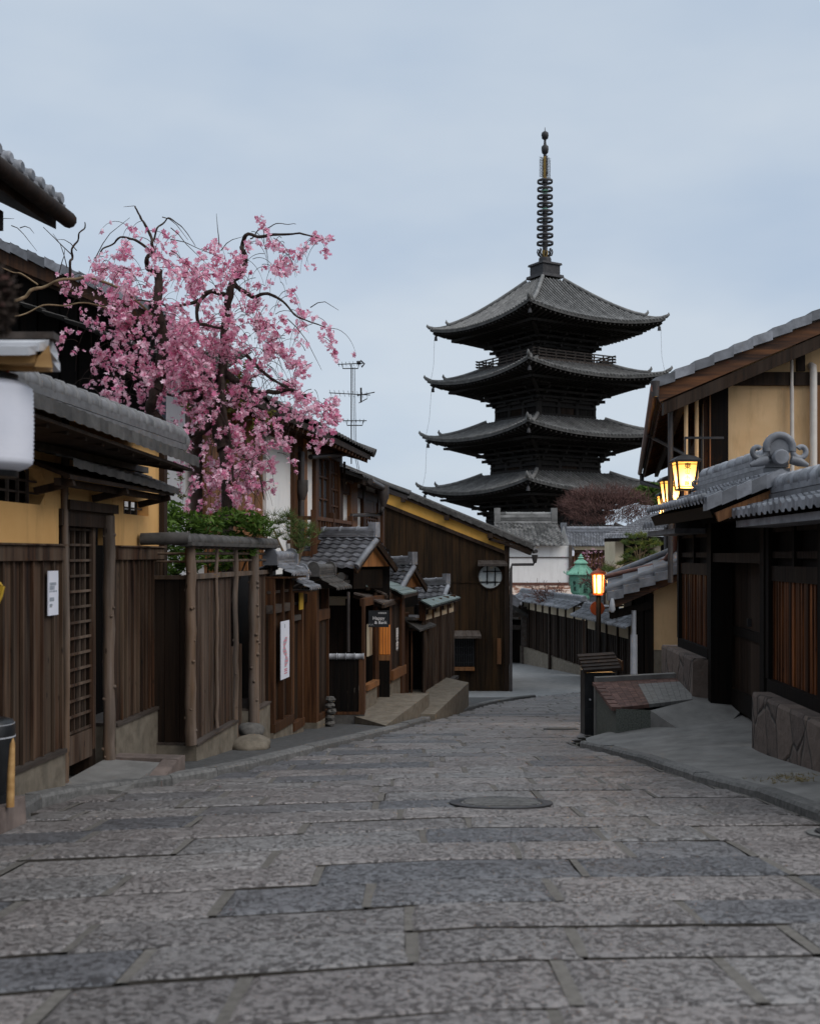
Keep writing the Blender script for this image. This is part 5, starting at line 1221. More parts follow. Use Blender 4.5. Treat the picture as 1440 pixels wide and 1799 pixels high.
LM.append(limb([(385, 690), (360, 685), (335, 690), (310, 700), (270, 680), (245, 668), (215, 655)], .022, .006, 0, -.5))
LM.append(limb([(30, 583), (60, 558), (80, 538), (97, 523), (133, 507), (160, 500), (200, 505), (240, 530), (275, 560)], .02, .012, -.8, 0, 1))
LM.append(limb([(133, 507), (140, 475), (142, 462), (150, 440), (160, 425), (168, 410)], .016, .006, -.3, -.4))
LM.append(limb([(142, 462), (125, 445), (110, 430), (100, 420)], .006, .003, -.3, -.5))
LM.append(limb([(97, 522), (75, 508), (55, 503), (35, 497), (20, 490)], .009, .004, -.6, -.8, 1))
LM.append(limb([(70, 582), (110, 560), (145, 552), (180, 545), (220, 560), (255, 600)], .009, .008, -.8, 0, 1))
LM.append(limb([(390, 640), (400, 720), (415, 800), (420, 870)], .03, .008, -.1, -.4))
LM.append(limb([(395, 760), (430, 800), (460, 840), (470, 880)], .022, .005, 0, -.3))
# dead twigs standing out against the sky
for x, y, dx, dy in ((118, 470, -25, -60), (104, 480, 10, -45), (168, 452, 60, -70), (135, 440, -35, -20), (247, 385, -30, -22), (285, 381, 45, 40), (300, 400, 70, 70), (385, 430, -5, -55), (388, 440, 40, -25), (545, 540, 50, 5), (505, 560, 60, 90), (0, 392, 25, -8), (20, 396, 45, 45), (35, 400, 25, 10), (300, 420, 95, 35), (300, 440, 50, 60)):
    p = W(x, y, Yt - .2); q = W(x + dx, y + dy, Yt - .3); mpt = p.lerp(q, .5) + V(random.uniform(-.05, .05), 0, random.uniform(.0, .08))
    trunk.tube([p, p.lerp(mpt, .5) + V(0, 0, .02), mpt, mpt.lerp(q, .5), q], [.006, .005, .004, .003, .002], 5, 0)
tr = trunk.build('trunk', t)
REG = [(225, 450, 60, 45, .7), (300, 440, 50, 40, .35), (185, 500, 60, 40, .7), (275, 500, 70, 45, .55), (385, 470, 60, 45, 1.2), (465, 455, 70, 40, 1.1), (550, 432, 45, 18, .5), (460, 530, 65, 50, 1.0), (540, 575, 40, 35, .6), (345, 490, 40, 40, .9),
       (240, 575, 85, 48, 1.1), (340, 580, 80, 50, 1.5), (430, 600, 75, 50, 1.5), (180, 590, 50, 45, .7), (275, 645, 105, 42, 1.6), (390, 650, 80, 40, 1.2), (490, 640, 60, 40, 1.1), (485, 700, 85, 40, 1.7), (555, 725, 50, 32, 1.4), (330, 715, 60, 35, .7),
       (350, 790, 40, 45, .6), (440, 770, 55, 50, 1.5), (410, 830, 55, 48, 1.9), (462, 820, 35, 42, 1.2), (200, 680, 50, 30, .6), (100, 490, 25, 15, .12), (265, 745, 25, 30, .3), (520, 424, 80, 10, 1.3), (470, 408, 40, 10, .7), (262, 405, 38, 28, .5), (400, 850, 35, 50, 1.0), (200, 470, 30, 25, .5)]
tot = sum(r[2] * r[3] * r[4] for r in REG)
bl = MB(M['petal']); tw = MB(M['bark'])
C_ = []
nrng = np.random.RandomState(5)
for cx_, cy_, rx_, ry_, wgt in REG:
    for _ in range(max(2, int(640 * rx_ * ry_ * wgt / tot))):
        a = random.uniform(0, 2 * math.pi); r = math.sqrt(random.random())
        x, y = cx_ + rx_ * r * math.cos(a), cy_ + ry_ * r * math.sin(a)
        Yd = Yt + random.uniform(-.75, .65); p = W(x, y, Yd)
        ln = random.uniform(.2, .55); dirx = random.choice((-1, 1)) * random.uniform(.0, .8); pts = [p.copy()]; d = Vector((dirx, random.uniform(-.5, .5), random.uniform(-.1, .4))).normalized()
        st = 9
        for i in range(st):
            d = (d + Vector((0, 0, -.28))).normalized(); p = p + d * ln / st; pts.append(p.copy())
        tw.tube(pts, [.0045 - .003 * i / st for i in range(st + 1)], 3, 0, None, False)
        dens = random.choice((random.uniform(.6, 1.0), random.uniform(.6, 1.0), random.uniform(.1, .5)))
        for i in range(st + 1):
            for _k in range(2):
                if random.random() < dens * .8:
                    g = pts[i] + Vector((random.gauss(0, .024), random.gauss(0, .024), random.gauss(0, .02))); C_.append((g.x, g.y, g.z))
C_ = np.array([p for p in C_ if noise.noise(Vector((p[0] * 5.5, p[1] * 3, p[2] * 5.5))) > -.04 + .14 * math.sin(p[0] * 3)])
# each cluster: three or four flowers of five petals
nf = 3; ctr = np.repeat(C_, nf, axis=0) + nrng.normal(scale=.016, size=(len(C_) * nf, 3)); n_ = len(ctr)
ax_ = nrng.normal(size=(n_, 3)); ax_[:, 2] -= .3; ax_ /= np.linalg.norm(ax_, axis=1)[:, None]
h_ = np.cross(ax_, nrng.normal(size=(n_, 3))); h_ /= np.linalg.norm(h_, axis=1)[:, None]; k_ = np.cross(ax_, h_)
sz = (.019 + .011 * nrng.rand(n_))[:, None]; ft = np.clip(.5 + nrng.normal(scale=.36, size=n_), 0, 1)
Q_ = []; T_ = []
for i in range(5):
    a = 2 * math.pi * i / 5; u = h_ * math.cos(a) + k_ * math.sin(a); v = -h_ * math.sin(a) + k_ * math.cos(a)
    Q_.append(np.stack([ctr, ctr + u * sz * .65 - v * sz * .42 + ax_ * sz * .25, ctr + u * sz * 1.15 + ax_ * sz * .5, ctr + u * sz * .65 + v * sz * .42 + ax_ * sz * .25], axis=1)); T_.append(np.clip(ft + nrng.normal(scale=.1, size=n_), 0, 1))
bl.arrays(np.concatenate(Q_), n_ * 5, 4, 0, np.concatenate(T_))
bl.build('blossom', t); tw.build('twigs', tr)
mb = MB(M['yleaf'])
for cx_, cy_, r, n in ((425, 660, .15, 420), (410, 700, .12, 220), (470, 745, .09, 150), (345, 720, .1, 110), (420, 775, .08, 90), (300, 855, .1, 110)):
    for _ in range(5): leaves(mb, W(cx_ + random.uniform(-25, 25), cy_ + random.uniform(-25, 25), Yt + .35), (r * .6, r * .6, r * .5), n // 5, .018, 0, .1)
mb.build('young_leaves', t)

def bush(name, label, cat, c, parts, base, leafmat, stems=6, group=None):
    t = thing(name, label, cat, base, group)
    mb = MB(M['bark'])
    for _ in range(stems):
        q = Vector(random.choice(parts)[0]); mb.tube([Vector(base) + V(random.uniform(-.1, .1), random.uniform(-.1, .1), 0), Vector(base).lerp(q, .5) + V(random.uniform(-.1, .1), 0, .1), q], [.025, .016, .006], 5)
    mb.build('stems', t); mb = MB(M[leafmat])
    for c_, rad, n, s_ in parts: leaves(mb, c_, rad, n, s_, 0, .3)
    mb.build('foliage', t); return t
Yg = 11.9
bush('shrub', 'leafy dark green shrub showing above and through the log fence', 'shrub', 0, [(W(x, y, Yg + dy), (.16, .22, .12), 330, .024) for x, y, dy in ((300, 900, 0), (330, 915, .1), (365, 925, 0), (400, 910, .2), (435, 915, .2), (455, 925, .4), (310, 960, 0), (340, 985, 0), (300, 995, 0), (385, 985, .1), (430, 965, .3), (290, 930, -.2), (345, 950, .2), (410, 950, .3))], (-2.3, 12.0, -D(12)), 'leaf', 9)
t = thing('pine_shrub', 'small bushy pine with long needles peeping over the end of the tile capped fence', 'pine', (-1.75, 14.0, -D(14)))
mb = MB(M['barkl']); 
for px, py in ((480, 930), (510, 925), (530, 950), (545, 925)): mb.tube([V(-1.75, 14, -D(14)), W(515, 1010, 14), W(px, py, 13.9)], [.04, .03, .008], 6)
mb.build('trunk', t); mb = MB(M['needle'])
for px, py, n in ((470, 935, 80), (487, 920, 110), (505, 912, 110), (522, 922, 90), (540, 932, 70), (512, 945, 100), (533, 955, 90), (548, 935, 90), (490, 945, 90), (478, 915, 60), (524, 965, 70), (505, 930, 100), (543, 950, 70)):
    for _ in range(5): needles(mb, W(px + random.uniform(-12, 12), py + random.uniform(-9, 9), 13.9 + random.uniform(-.25, .25)), n // 4, .13, 0, .45, .0035)
mb.build('needles', t)

# ================================================================= RIGHT SIDE OF THE STREET
Gt = Fr((2.92 + .04 * 12, 12.0), (.04, 1), (-1, .04)); uG = Gt.U; zG = Gt.Z
DRV = -1.74
# sloping driveway from the kerb up to the gate
mb = MB(M['drive']); rows_ = []
for i in range(22):
    Y = 6.2 + i * .37; Y = min(Y, 13.2)
    x0 = xr(Y) + .13; x1 = Gt.P(Y - 12, .1, 0).x + .5; r_ = []
    z0 = -D(Y) + .04; z1 = max(min(DRV, -D(Y) + .36), -D(Y) + .12)
    for k in range(9):
        f = k / 8; r_.append((x0 + (x1 - x0) * f, Y, z0 + (z1 - z0) * (f ** .8)))
    rows_.append(r_)
sheet('driveway', rows_, M['drive'])
# cobbled apron at the near right edge
rows_ = []
for i in range(14):
    Y = 3.0 + i * .31; x0 = xr(Y) + .12; rows_.append([(x0 + (6 - x0) * k / 6, Y, -D(Y) + .05 + .012 * math.sin(i * 2.1 + k)) for k in range(7)])
sheet('gravel_apron', rows_, M['kerb'])
mb = MB(M['dryleaf'])
for i in range(80):
    f = random.random(); p = G(1335, 1383).lerp(G(1440, 1345, .2), f); p.z = -D(p.y) + .06 + .1 * f; needles(mb, (p.x + random.uniform(-.12, .12), p.y + random.uniform(-.12, .12), p.z - .03), 6, .035, 0, .1, .0025)
mb.build('dry_grass', kind='stuff')

t = thing('timber_gate', 'dark timber gateway with slatted side panels under a grey tiled gable roof', 'gate', Gt.P(-.5, 0, DRV))
n0, n1 = Gt.U(1247), Gt.U(1352)         # opening between the side panels
far1, near0 = Gt.U(1194), -6.0
ztop = .42
def side(u0, u1, zb):
    mb = MB(M['char'], M['dark'])
    mb.fbox(Gt, u0, u1, -.14, -.06, zb, ztop, 0)
    mb.fbox(Gt, u0, u1, -.06, .03, zb, zb + .12, 0); mb.fbox(Gt, u0, u1, -.06, .0, -.24, -.10, 1)
    for z in (.0, .24): mb.fbox(Gt, u0, u1, -.06, -.01, z - .03, z + .03, 1)
    mb.fbox(Gt, u0, u1, -.06, .06, ztop - .1, ztop, 0)
    n_ = max(1, int((u1 - u0) / 1.25))
    for i in range(n_ + 1): u = u0 + (u1 - u0) * i / n_; mb.fbox(Gt, u - .05, u + .05, -.06, .03 - .002, zb + .122, ztop - .102, 0)
    for i in range(n_): u = u0 + (u1 - u0) * (i + .5) / n_; mb.fbox(Gt, u - .03, u + .03, -.06, .012, -.1, ztop - .102, 0)
    mb.build('side_frame', t)
    mb = MB(M['slat']); k = int((u1 - u0) / .085)
    for i in range(k):
        u = u0 + (u1 - u0) * (i + .5) / k; hw = random.choice((.022, .03, .034)); mb.fbox(Gt, u - hw, u + hw, -.058, -.058 + random.uniform(.03, .05), zb + .122, -.242)
    mb.build('slats', t)
side(n0, far1, -1.20); side(near0, n1, -1.27)
mb = MB(M['char'], M['dark'])
for px in (1252, 1345): u = Gt.U(px); mb.fbox(Gt, u - .07, u + .07, -.2, .04, -2.0, .55, 0)
mb.fbox(Gt, n1 - .1, n0 + .1, -.2, .08, .36, .56, 0); mb.fbox(Gt, n1 + .02, n0 - .02, -.25, -.2, -.02, .36, 0)
mb.fbox(Gt, n1, n0, -.2, .02, -.08, .02, 1)
mb.build('gate_frame', t)
us = Gt.U(1316, -.2)
for a, b, nn in ((us + .005, n0 - .02, -.22), (n1 + .02, us - .005, -.2)):
    mb = MB(M['dark'], M['slat'], M['char']); planks(mb, Gt, a, b, -2.1, -.03, nn - .05, .22, .04, 0); mb.fbox(Gt, a, b, nn - .015, nn + .03, -1.72, -1.5, 2); mb.fbox(Gt, a, b, nn - .015, nn + .02, -.9, -.8, 2)
    d_ = mb.build('door_leaf', t)
    if nn == -.2:
        mb = MB(M['bronze'], M['cap']); mb.fbox(Gt, us - .05, us - .03, nn - .01, nn + .035, zG(1313, 1100, -.2), zG(1313, 1086, -.2), 0); mb.build('handle', d_)
for p0, p1, z in ((1262, 1276, zG(1268, 939)), (1278, 1300, zG(1290, 936)), (1312, 1340, zG(1325, 932))):
    pass
mb = MB(M['cap']); mb.fbox(Gt, Gt.U(1339), Gt.U(1262), -.24, -.23, .03, .05); mb.build('light_gap', t)
# gate roof
rz, ez, ov = .74, .50, .66
r0, r1 = -1.75, 1.35
mb = MB(M['tile'])
tiles(mb, Gt.P(r0, ov, ez), Gt.P(r1, ov, ez), Gt.P(r0, 0, rz), Gt.P(r1, 0, rz), 20, 4, .03, .022, .05, HPROF)
tiles(mb, Gt.P(r1, -ov, ez), Gt.P(r0, -ov, ez), Gt.P(r1, 0, rz), Gt.P(r0, 0, rz), 20, 4, .03, .022, .05, HPROF)
for i in range(20):
    u = r0 + (r1 - r0) * (i + .27) / 20; mb.lathe(Gt.P(u, ov + .012, ez + .025), [(.036, -.02), (.036, .015), (.026, .022)], 10, axis=(Vector((Gt.d.x, Gt.d.y, 0)), V(0, 0, 1), Vector((Gt.n.x, Gt.n.y, 0))))
# verge pieces on the near gable
for sg in (1, -1):
    for i in range(5):
        f0, f1 = i / 5, (i + 1) / 5; a0, a1 = ov * f0 * sg, ov * f1 * sg; zA0 = rz - (rz - ez) * f0; zA1 = rz - (rz - ez) * f1
        mb.hexa([Gt.P(r0 - .05, a0, zA0 - .09), Gt.P(r0 + .12, a0, zA0 - .09), Gt.P(r0 + .12, a1, zA1 - .1), Gt.P(r0 - .05, a1, zA1 - .1), Gt.P(r0 - .05, a0, zA0 + .035), Gt.P(r0 + .12, a0, zA0 + .035), Gt.P(r0 + .12, a1, zA1 + .02), Gt.P(r0 - .05, a1, zA1 + .02)], 0)
rf = mb.build('roof', t)
mb = MB(M['tile']); ridge(mb, Gt.P(r0 + .1, 0, rz + .0), Gt.P(r1 - .1, 0, rz + .0), .24, .16, .078, .3, 0, True, 3); mb.build('ridge', rf)
mb = MB(M['tile']); onigawara(mb, Gt, r0 + .02, 0, rz + .12, .86); mb.build('end_ornament', rf)
mb = MB(M['tile']); fr2 = Fr(Gt.P(0, 0, 0).xy, (-Gt.d.x, -Gt.d.y), Gt.n); onigawara(mb, fr2, -(r1 - .05), 0, rz + .05, .55); mb.build('end_ornament', rf)
mb = MB(M['char'], M['orange'])
for sg in (1, -1):
    mb.hexa([Gt.P(r0 + .06, .02 * sg, rz - .2), Gt.P(r1, .02 * sg, rz - .2), Gt.P(r1, (ov - .08) * sg, ez - .16), Gt.P(r0 + .06, (ov - .08) * sg, ez - .16), Gt.P(r0 + .06, .02 * sg, rz - .06), Gt.P(r1, .02 * sg, rz - .06), Gt.P(r1, (ov - .03) * sg, ez - .055), Gt.P(r0 + .06, (ov - .03) * sg, ez - .055)], 0)
    mb.beam(Gt.P(r0 + .02, 0, rz - .17), Gt.P(r0 + .02, (ov - .1) * sg, ez - .16), .05, .09, 1)
mb.fprism(Fr(Gt.P(r0 + .3, 0, 0).xy, (-Gt.n.x, -Gt.n.y), (-Gt.d.x, -Gt.d.y)), [(-.5, .4), (.5, .4), (0, rz - .1)], -.05, 0, 0)
mb.build('eave', rf)
# lower roofs over the side panels
for a, b, nc, nm in ((near0, -1.62, 26, 0), (1.3, far1 + .35, 8, 1)):
    wz, we, wo = .49, .38, .42
    mb = MB(M['tile']); tiles(mb, Gt.P(a, wo, we), Gt.P(b, wo, we), Gt.P(a, 0, wz), Gt.P(b, 0, wz), nc, 3, .024, .02, .07, HPROF); tiles(mb, Gt.P(b, -wo, we), Gt.P(a, -wo, we), Gt.P(b, 0, wz), Gt.P(a, 0, wz), nc, 3, .024, .02, .07, HPROF)
    mb.fbox(Gt, a, b, .0, .36, we - .13, we - .07, 0)
    wr = mb.build('side_roof', t)
    mb = MB(M['tile']); ridge(mb, Gt.P(a, 0, wz), Gt.P(b - .05, 0, wz), .2, .12, .085, .22, 0, True, 2); mb.build('ridge', wr)
    mb = MB(M['tile']); onigawara(mb, fr2 if nm == 0 else fr2, -(b - .02), 0, wz + .04, .5); mb.build('end_ornament', wr)
for fr_a, fr_b, zt, zb_, label in ((n0 + .02, far1 + .25, -1.19, -2.6, 'rough brown stone base under the far slatted panel of the gate'), (near0, n1 - .12, -1.26, -2.6, 'rough brown stone base under the near slatted panel of the gate')):
    mb = MB(M['crazy'])
    k = 10
    for i in range(k):      # slightly uneven face, one solid block with a soft top edge
        a, b = fr_a + (fr_b - fr_a) * i / k, fr_a + (fr_b - fr_a) * (i + 1) / k
        mb.nprism(Gt, [(-.1, zb_), (.2, zb_), (.195, zt - .03), (.18, zt), (-.1, zt)], a, b, 0, .5)
    mb.build('stone_base', t)

# ---- brick topped ramp block beside the driveway
mb = MB(M['brick'], M['greenstone'], M['drive'])
q = [(2.28, 12.6), (2.29, 14.0), (3.45, 14.1), (3.2, 12.9), (2.66, 12.6)]
zt = [-1.70, -1.57, -1.52, -1.64, -1.72]
top_ = [V(x, y, z) for (x, y), z in zip(q, zt)]; low = [V(x, y, -3.2) for x, y in q]
mb.add(top_ + low, [(0, 5, 6, 1), (1, 6, 7, 2), (2, 7, 8, 3), (3, 8, 9, 4), (4, 9, 5, 0)], 1, .5)
for a, b in ((0, 1),):
    p, q_ = top_[a], top_[b]; k = max(2, int((q_ - p).length / .2))
    for i in range(k): mb.beam(p.lerp(q_, i / k) + V(0, 0, -.005), p.lerp(q_, (i + .96) / k) + V(0, 0, -.012), .1, .04, 0)
bl_ = 22
for i in range(bl_):
    for j in range(14):
        f0, f1, g0_, g1_ = i / bl_, (i + .95) / bl_, j / 14, (j + .96) / 14
        def bp(f, g): 
            a = top_[0].lerp(top_[1], f); b = top_[3].lerp(top_[2], f); return a.lerp(b, g) + V(0, 0, .006)
        mb.slab([bp(f0, g0_), bp(f0, g1_), bp(f1, g1_), bp(f1, g0_)], .04, 0 if (j < 6 or i > 17) else 2)
mb.beam(top_[1] + V(0, .06, .0), top_[2] + V(0, .06, .0), .14, .12, 2); mb.box(2.28, 3.6, 14.02, 14.14, -2.6, -1.6, 2)
w_ = [V(2.66, 12.6, -1.722), V(2.92, 12.1, -1.90), V(3.35, 12.1, -1.84), V(3.62, 12.5, -1.73), V(3.62, 14.1, -1.55), V(3.45, 14.1, -1.525), V(3.2, 12.9, -1.642)]
cw = V(3.25, 12.75, -1.675); mb.add(w_ + [cw], [(i, (i + 1) % 7, 7) for i in range(7)], 2, .6, True); mb.add(w_ + [p + V(0, 0, -.5) for p in w_], [(i, 7 + i, 7 + (i + 1) % 7, (i + 1) % 7) for i in range(7)], 2, .5)
for i in range(0): p = V(2.66, 12.6, -1.715).lerp(V(2.9, 12.16, -1.875), i / 4); q_ = V(2.66, 12.6, -1.715).lerp(V(2.9, 12.16, -1.875), (i + .94) / 4); mb.beam(p, q_, .12, .05, 0)
mb.build('brick_ramp', loc=(2.28, 12.6, -D(12.6)), label='speckled stone block topped with worn red bricks beside the driveway', cat='ramp')

# ---- black bin with slatted sloping lid
Yn = 14.2
bx0, bx1 = W(1028, 0, Yn).x, W(1083, 0, Yn).x; zt_ = (HY - 1182) / FPX * Yn; zb_ = -D(Yn)
t = thing('black_bin', 'black wooden bin with a sloping slatted lid beside the brick ramp', 'bin', ((bx0 + bx1) / 2, Yn + .2, zb_))
mb = MB(M['black']); mb.box(bx0, bx1 - .03, Yn, Yn + .42, zb_ - .1, zt_); mb.box(bx0 - .012, bx0 + .03, Yn - .012, Yn + .02, zb_ - .1, zt_); mb.box(bx1 - .06, bx1 - .02, Yn - .012, Yn + .02, zb_ - .1, zt_); mb.box(bx0, bx1 - .03, Yn - .01, Yn + .01, zb_ + .28, zb_ + .33); mb.build('body', t)
mb = MB(M['cap']); mb.lathe((bx0 + .055, Yn - .02, (HY - 1229) / FPX * Yn), [(.012, -.01), (.012, .01)], 10, axis=(V(1, 0, 0), V(0, 0, 1), V(0, -1, 0))); mb.build('lock', t)
mb = MB(M['dark'], M['brown'])
for i in range(5):
    y0 = Yn - .06 + i * .11; z0 = zt_ + .004 + i * .032; mb.hexa([(bx0 - .03, y0, z0), (bx1 + .05, y0, z0 + .03), (bx1 + .05, y0 + .12, z0 + .05), (bx0 - .03, y0 + .12, z0 + .02), (bx0 - .03, y0, z0 + .035), (bx1 + .05, y0, z0 + .065), (bx1 + .05, y0 + .12, z0 + .085), (bx0 - .03, y0 + .12, z0 + .055)], 0)
mb.box(bx1 + .05, bx1 + .07, Yn - .06, Yn + .5, zt_ + .03, zt_ + .15, 1); mb.build('lid', t)

# ---- two-storey ochre house on the right
Yr = 16.5
Rf = Fr((4.30, Yr), (1, 0), (0, -1))
Rs = Fr((4.30, Yr), (.19, 1), (-1, .19))
def ru(px): return (px - CX) / FPX * Yr - 4.30
def rzz(py): return (HY - py) / FPX * Yr
t = thing('tan_house', 'tan plastered two-storey house with dark timbers and a long tiled verge on the right', 'house', (6, Yr, -D(Yr)))
mb = MB(M['tan']); mb.fbox(Rf, 0.03, 4, -.3, -.03, -2.9, rzz(650), 0, .5); mb.fprism(Rf, [(0.03, rzz(650)), (4, rzz(650)), (4, 4.0), (2.6, 3.7), (.03, 2.62)], -.3, -.03, 0, .5); mb.build('plaster_wall', t)
mb = MB(M['dark'], M['orange'])
for pa, pb, ya, yb, k, n_ in ((1245, 1266, 1100, 655, 1, .03), (1399, 1413, 652, 560, 0, .025), (1430, 1460, 1100, 676, 1, .03)): mb.fbox(Rf, ru(pa), ru(pb), -.05, n_, rzz(yb) if yb > ya else rzz(ya), rzz(ya) if yb > ya else rzz(yb), k)
mb.fbox(Rf, -.02, 4, -.05, .035, rzz(677), rzz(654), 0); mb.build('frame', t)
# street side
mb = MB(M['char'], M['tan'], M['brown']); L_ = 15.6
mb.fbox(Rs, -.02, L_, -.3, -.02, -4.5, 2.5, 0)
for i in range(9): u = .05 + i * 1.8; mb.fbox(Rs, u, u + .12, -.05, .04, -.3, 2.4, 2)
for u0_, u1_ in ((.2, .9),): mb.fbox(Rs, u0_, u1_, -.05, .0, -.2, 2.3, 1)
for i in range(60): u = 2.2 + i * .2; mb.fbox(Rs, u, u + .06, -.03, .03, .6, 1.9, 2)
mb.build('street_wall', t)
e0 = V(3.44, 16.0, 2.40); ed = Vector((.19, 1, 0)); Lr = 16.4; e1 = e0 + ed * Lr; up_ = V(5.2, 0, 5.2 * .424)
mb = MB(M['tile'])
tiles(mb, e0, e1, e0 + up_, e1 + up_, 62, 20, .035, .03, .05)
k = 19
for i in range(k):
    p = e0 + up_ * (i / k); q = e0 + up_ * ((i + 1.0) / k)
    mb.hexa([p + V(0, -.05, -.05), q + V(0, -.05, -.08), q + V(0, .22, -.08), p + V(0, .22, -.05), p + V(0, -.05, .09), q + V(0, -.05, .06), q + V(0, .22, .06), p + V(0, .22, .09)])
rf = mb.build('roof', t)
mb = MB(M['verge']); mb.hexa([e0 + V(.08, .04, -.24), e0 + up_ + V(0, .04, -.27), e0 + up_ + V(0, .09, -.27), e0 + V(.08, .09, -.24), e0 + V(.02, .04, -.055), e0 + up_ + V(0, .04, -.085), e0 + up_ + V(0, .09, -.085), e0 + V(.02, .09, -.055)]); mb.build('barge_board', rf)
mb = MB(M['dark'], M['brown'])
mb.hexa([e0 + V(.14, .06, -.42), e0 + up_ + V(0, .06, -.46), e0 + up_ + V(0, .2, -.46), e0 + V(.14, .2, -.42), e0 + V(.14, .06, -.242), e0 + up_ + V(0, .06, -.272), e0 + up_ + V(0, .2, -.272), e0 + V(.14, .2, -.242)], 0)
mb.hexa([e0 + V(.06, .1, -.16), e0 + V(1.1, .1, .26), e1 + V(1.1, 0, .26), e1 + V(.06, 0, -.16), e0 + V(.06, .1, -.055), e0 + V(1.1, .1, .38), e1 + V(1.1, 0, .38), e1 + V(.06, 0, -.055)], 0)
for i in range(50): p = e0 + ed * (.2 + i * Lr / 51); mb.beam(p + V(.1, 0, -.2), p + V(1.0, 0, .2), .05, .06, 1)
mb.beam(e0 + V(.45, .1, -.12), e1 + V(.45, 0, -.12), .1, .12, 0)
mb.build('eave', rf)
mb = MB(M['copperpipe'], M['pipe'])
mb.tube([e0 + V(-.02, -.06, -.06), e1 + V(-.02, 0, -.08)], .06, 10, 0); mb.lathe(e0 + V(.0, -.02, -.02), [(.05, -.16), (.07, .06)], 8, 1)
p = e1 + V(0, -.2, -.1); mb.tube([p, p + V(0, 0, -.25), Rs.P(L_ - .8, .1, p.z - .5), Rs.P(L_ - .8, .06, -.5)], .07, 8, 1)
q = e0 + ed * 5.5; mb.tube([q + V(.0, 0, -.12), q + V(.1, 0, -.18), Rs.P(3.2, .1, 1.72), Rs.P(3.1, .08, 1.6), Rs.P(3.1, .08, -.4)], .04, 8, 1)
mb.build('gutter', rf)
mb = MB(M['whitepipe'])
u = ru(1388); mb.tube([Rf.P(u, .02, rzz(632)), Rf.P(u, .06, rzz(634)), Rf.P(u, .06, rzz(700))], .024, 10); mb.tube([Rf.P(u, .06, rzz(680)), Rf.P(u + .02, .06, -1)], .03, 10); mb.build('thin_pipe', t)
mb = MB(M['whitepipe']); u = ru(1425); mb.tube([Rf.P(u, -.02, rzz(642)), Rf.P(u, .06, rzz(645)), Rf.P(u, .08, rzz(655)), Rf.P(u, .08, -1)], .052, 12); mb.build('thick_pipe', t)
mb = MB(M['tan'], M['pipe']); mb.tube([Rf.P(-.35, .2, rzz(680)), Rf.P(-.35, .2, -.6)], .03, 8, 0); mb.tube([Rf.P(-.16, .05, rzz(690)), Rf.P(-.16, .05, -.6)], .03, 8, 0); mb.tube([Rf.P(-.55, .1, rzz(700)), Rf.P(-.55, .1, -.4)], .04, 8, 1); mb.build('corner_pipe', t)
# ground floor pent roof and its end wall
Yp = 17.2
def pw(px, py, dy=0): return W(px, py, Yp + dy)
pe = pw(1066, 1046); pt = pw(1205, 990); pdir = Vector((.19, 1, 0)) * 9
mb = MB(M['tile'], M['tile_dark'])
t0_ = Vector((.19, 1, 0)) * 1.1 + V(0, 0, .15); tiles(mb, pe + t0_, pe + pdir + t0_, pt + t0_, pt + pdir + t0_, 34, 6, .035, .03, .05)
for i in range(5):
    p = pe + (pt - pe) * (i / 5); q = pe + (pt - pe) * ((i + 1) / 5); dz = .05
    mb.hexa([p + V(0, -.06, -.08), q + V(0, -.06, -.13), q + V(0, .03, -.13), p + V(0, .03, -.08), p + V(0, -.06, .05), q + V(0, -.06, .0), q + V(0, .03, .0), p + V(0, .03, .05)])
    mb.hexa([p + V(0, .03, .05), q + V(0, .03, .0), q + V(.2, 1.1, .155), p + V(.2, 1.1, .20), p + V(0, .03, .085), q + V(0, .03, .035), q + V(.2, 1.1, .19), p + V(.2, 1.1, .235)])
mb.tube([pe + V(0, .09, .07), pt + V(0, .09, .07)], .055, 10); mb.tube([pe + V(.2, 1.15, .27), pt + V(.2, 1.15, .27)], .05, 10)
pr = mb.build('pent_roof', t)
mb = MB(M['dark'], M['verge']); mb.hexa([pe + V(.05, .05, -.22), pt + V(0, .05, -.22), pt + V(0, .12, -.22), pe + V(.05, .12, -.22), pe + V(.05, .05, -.07), pt + V(0, .05, -.12), pt + V(0, .12, -.12), pe + V(.05, .12, -.07)], 1)
mb.hexa([pe + V(.05, .13, -.2), pt + V(0, .13, -.2), pt + pdir + V(0, 0, -.2), pe + pdir + V(.05, 0, -.2), pe + V(.05, .13, -.06), pt + V(0, .13, -.06), pt + pdir + V(0, 0, -.06), pe + pdir + V(.05, 0, -.06)], 0); mb.build('eave', pr)
mb = MB(M['copperpipe']); mb.tube([pe + V(.12, .95, .26), pw(1150, 993, .95) , pw(1168, 984, .9), pw(1174, 976, .5), pw(1184, 965, .4), pw(1186, 930, .3)], .04, 10); mb.build('copper_pipe', t)
wf = Fr((pw(1145, 0, .35).x, Yp + .35), (1, 0), (0, -1))
mb = MB(M['tan']); zc_ = (HY - 1142) / FPX * (Yp + .35); mb.fbox(wf, .02, 1.2, -.2, 0, zc_, -.35); mb.build('end_wall', t)
mb = MB(M['concrete']); mb.fbox(wf, 0, 1.2, -.25, .03, -3, zc_ - .002); mb.build('base', t)
mb = MB(M['char'], M['pipe'])
for px in (1122, 1140): x = pw(px, 0, .3).x; mb.box(x - .07, x + .07, Yp + .3, Yp + .44, -3, -.6, 0)
mb.beam(pe + V(.15, .3, -.3), pe + V(.15, .3, -.3) + pdir, .12, .14, 0); mb.beam(pe + V(.1, .3, -.32), pw(1145, 1062, .3), .1, .12, 0); mb.fbox(wf, -.2, .02, -.6, -.5, -3.2, -.6, 0)
mb.build('porch_frame', t)
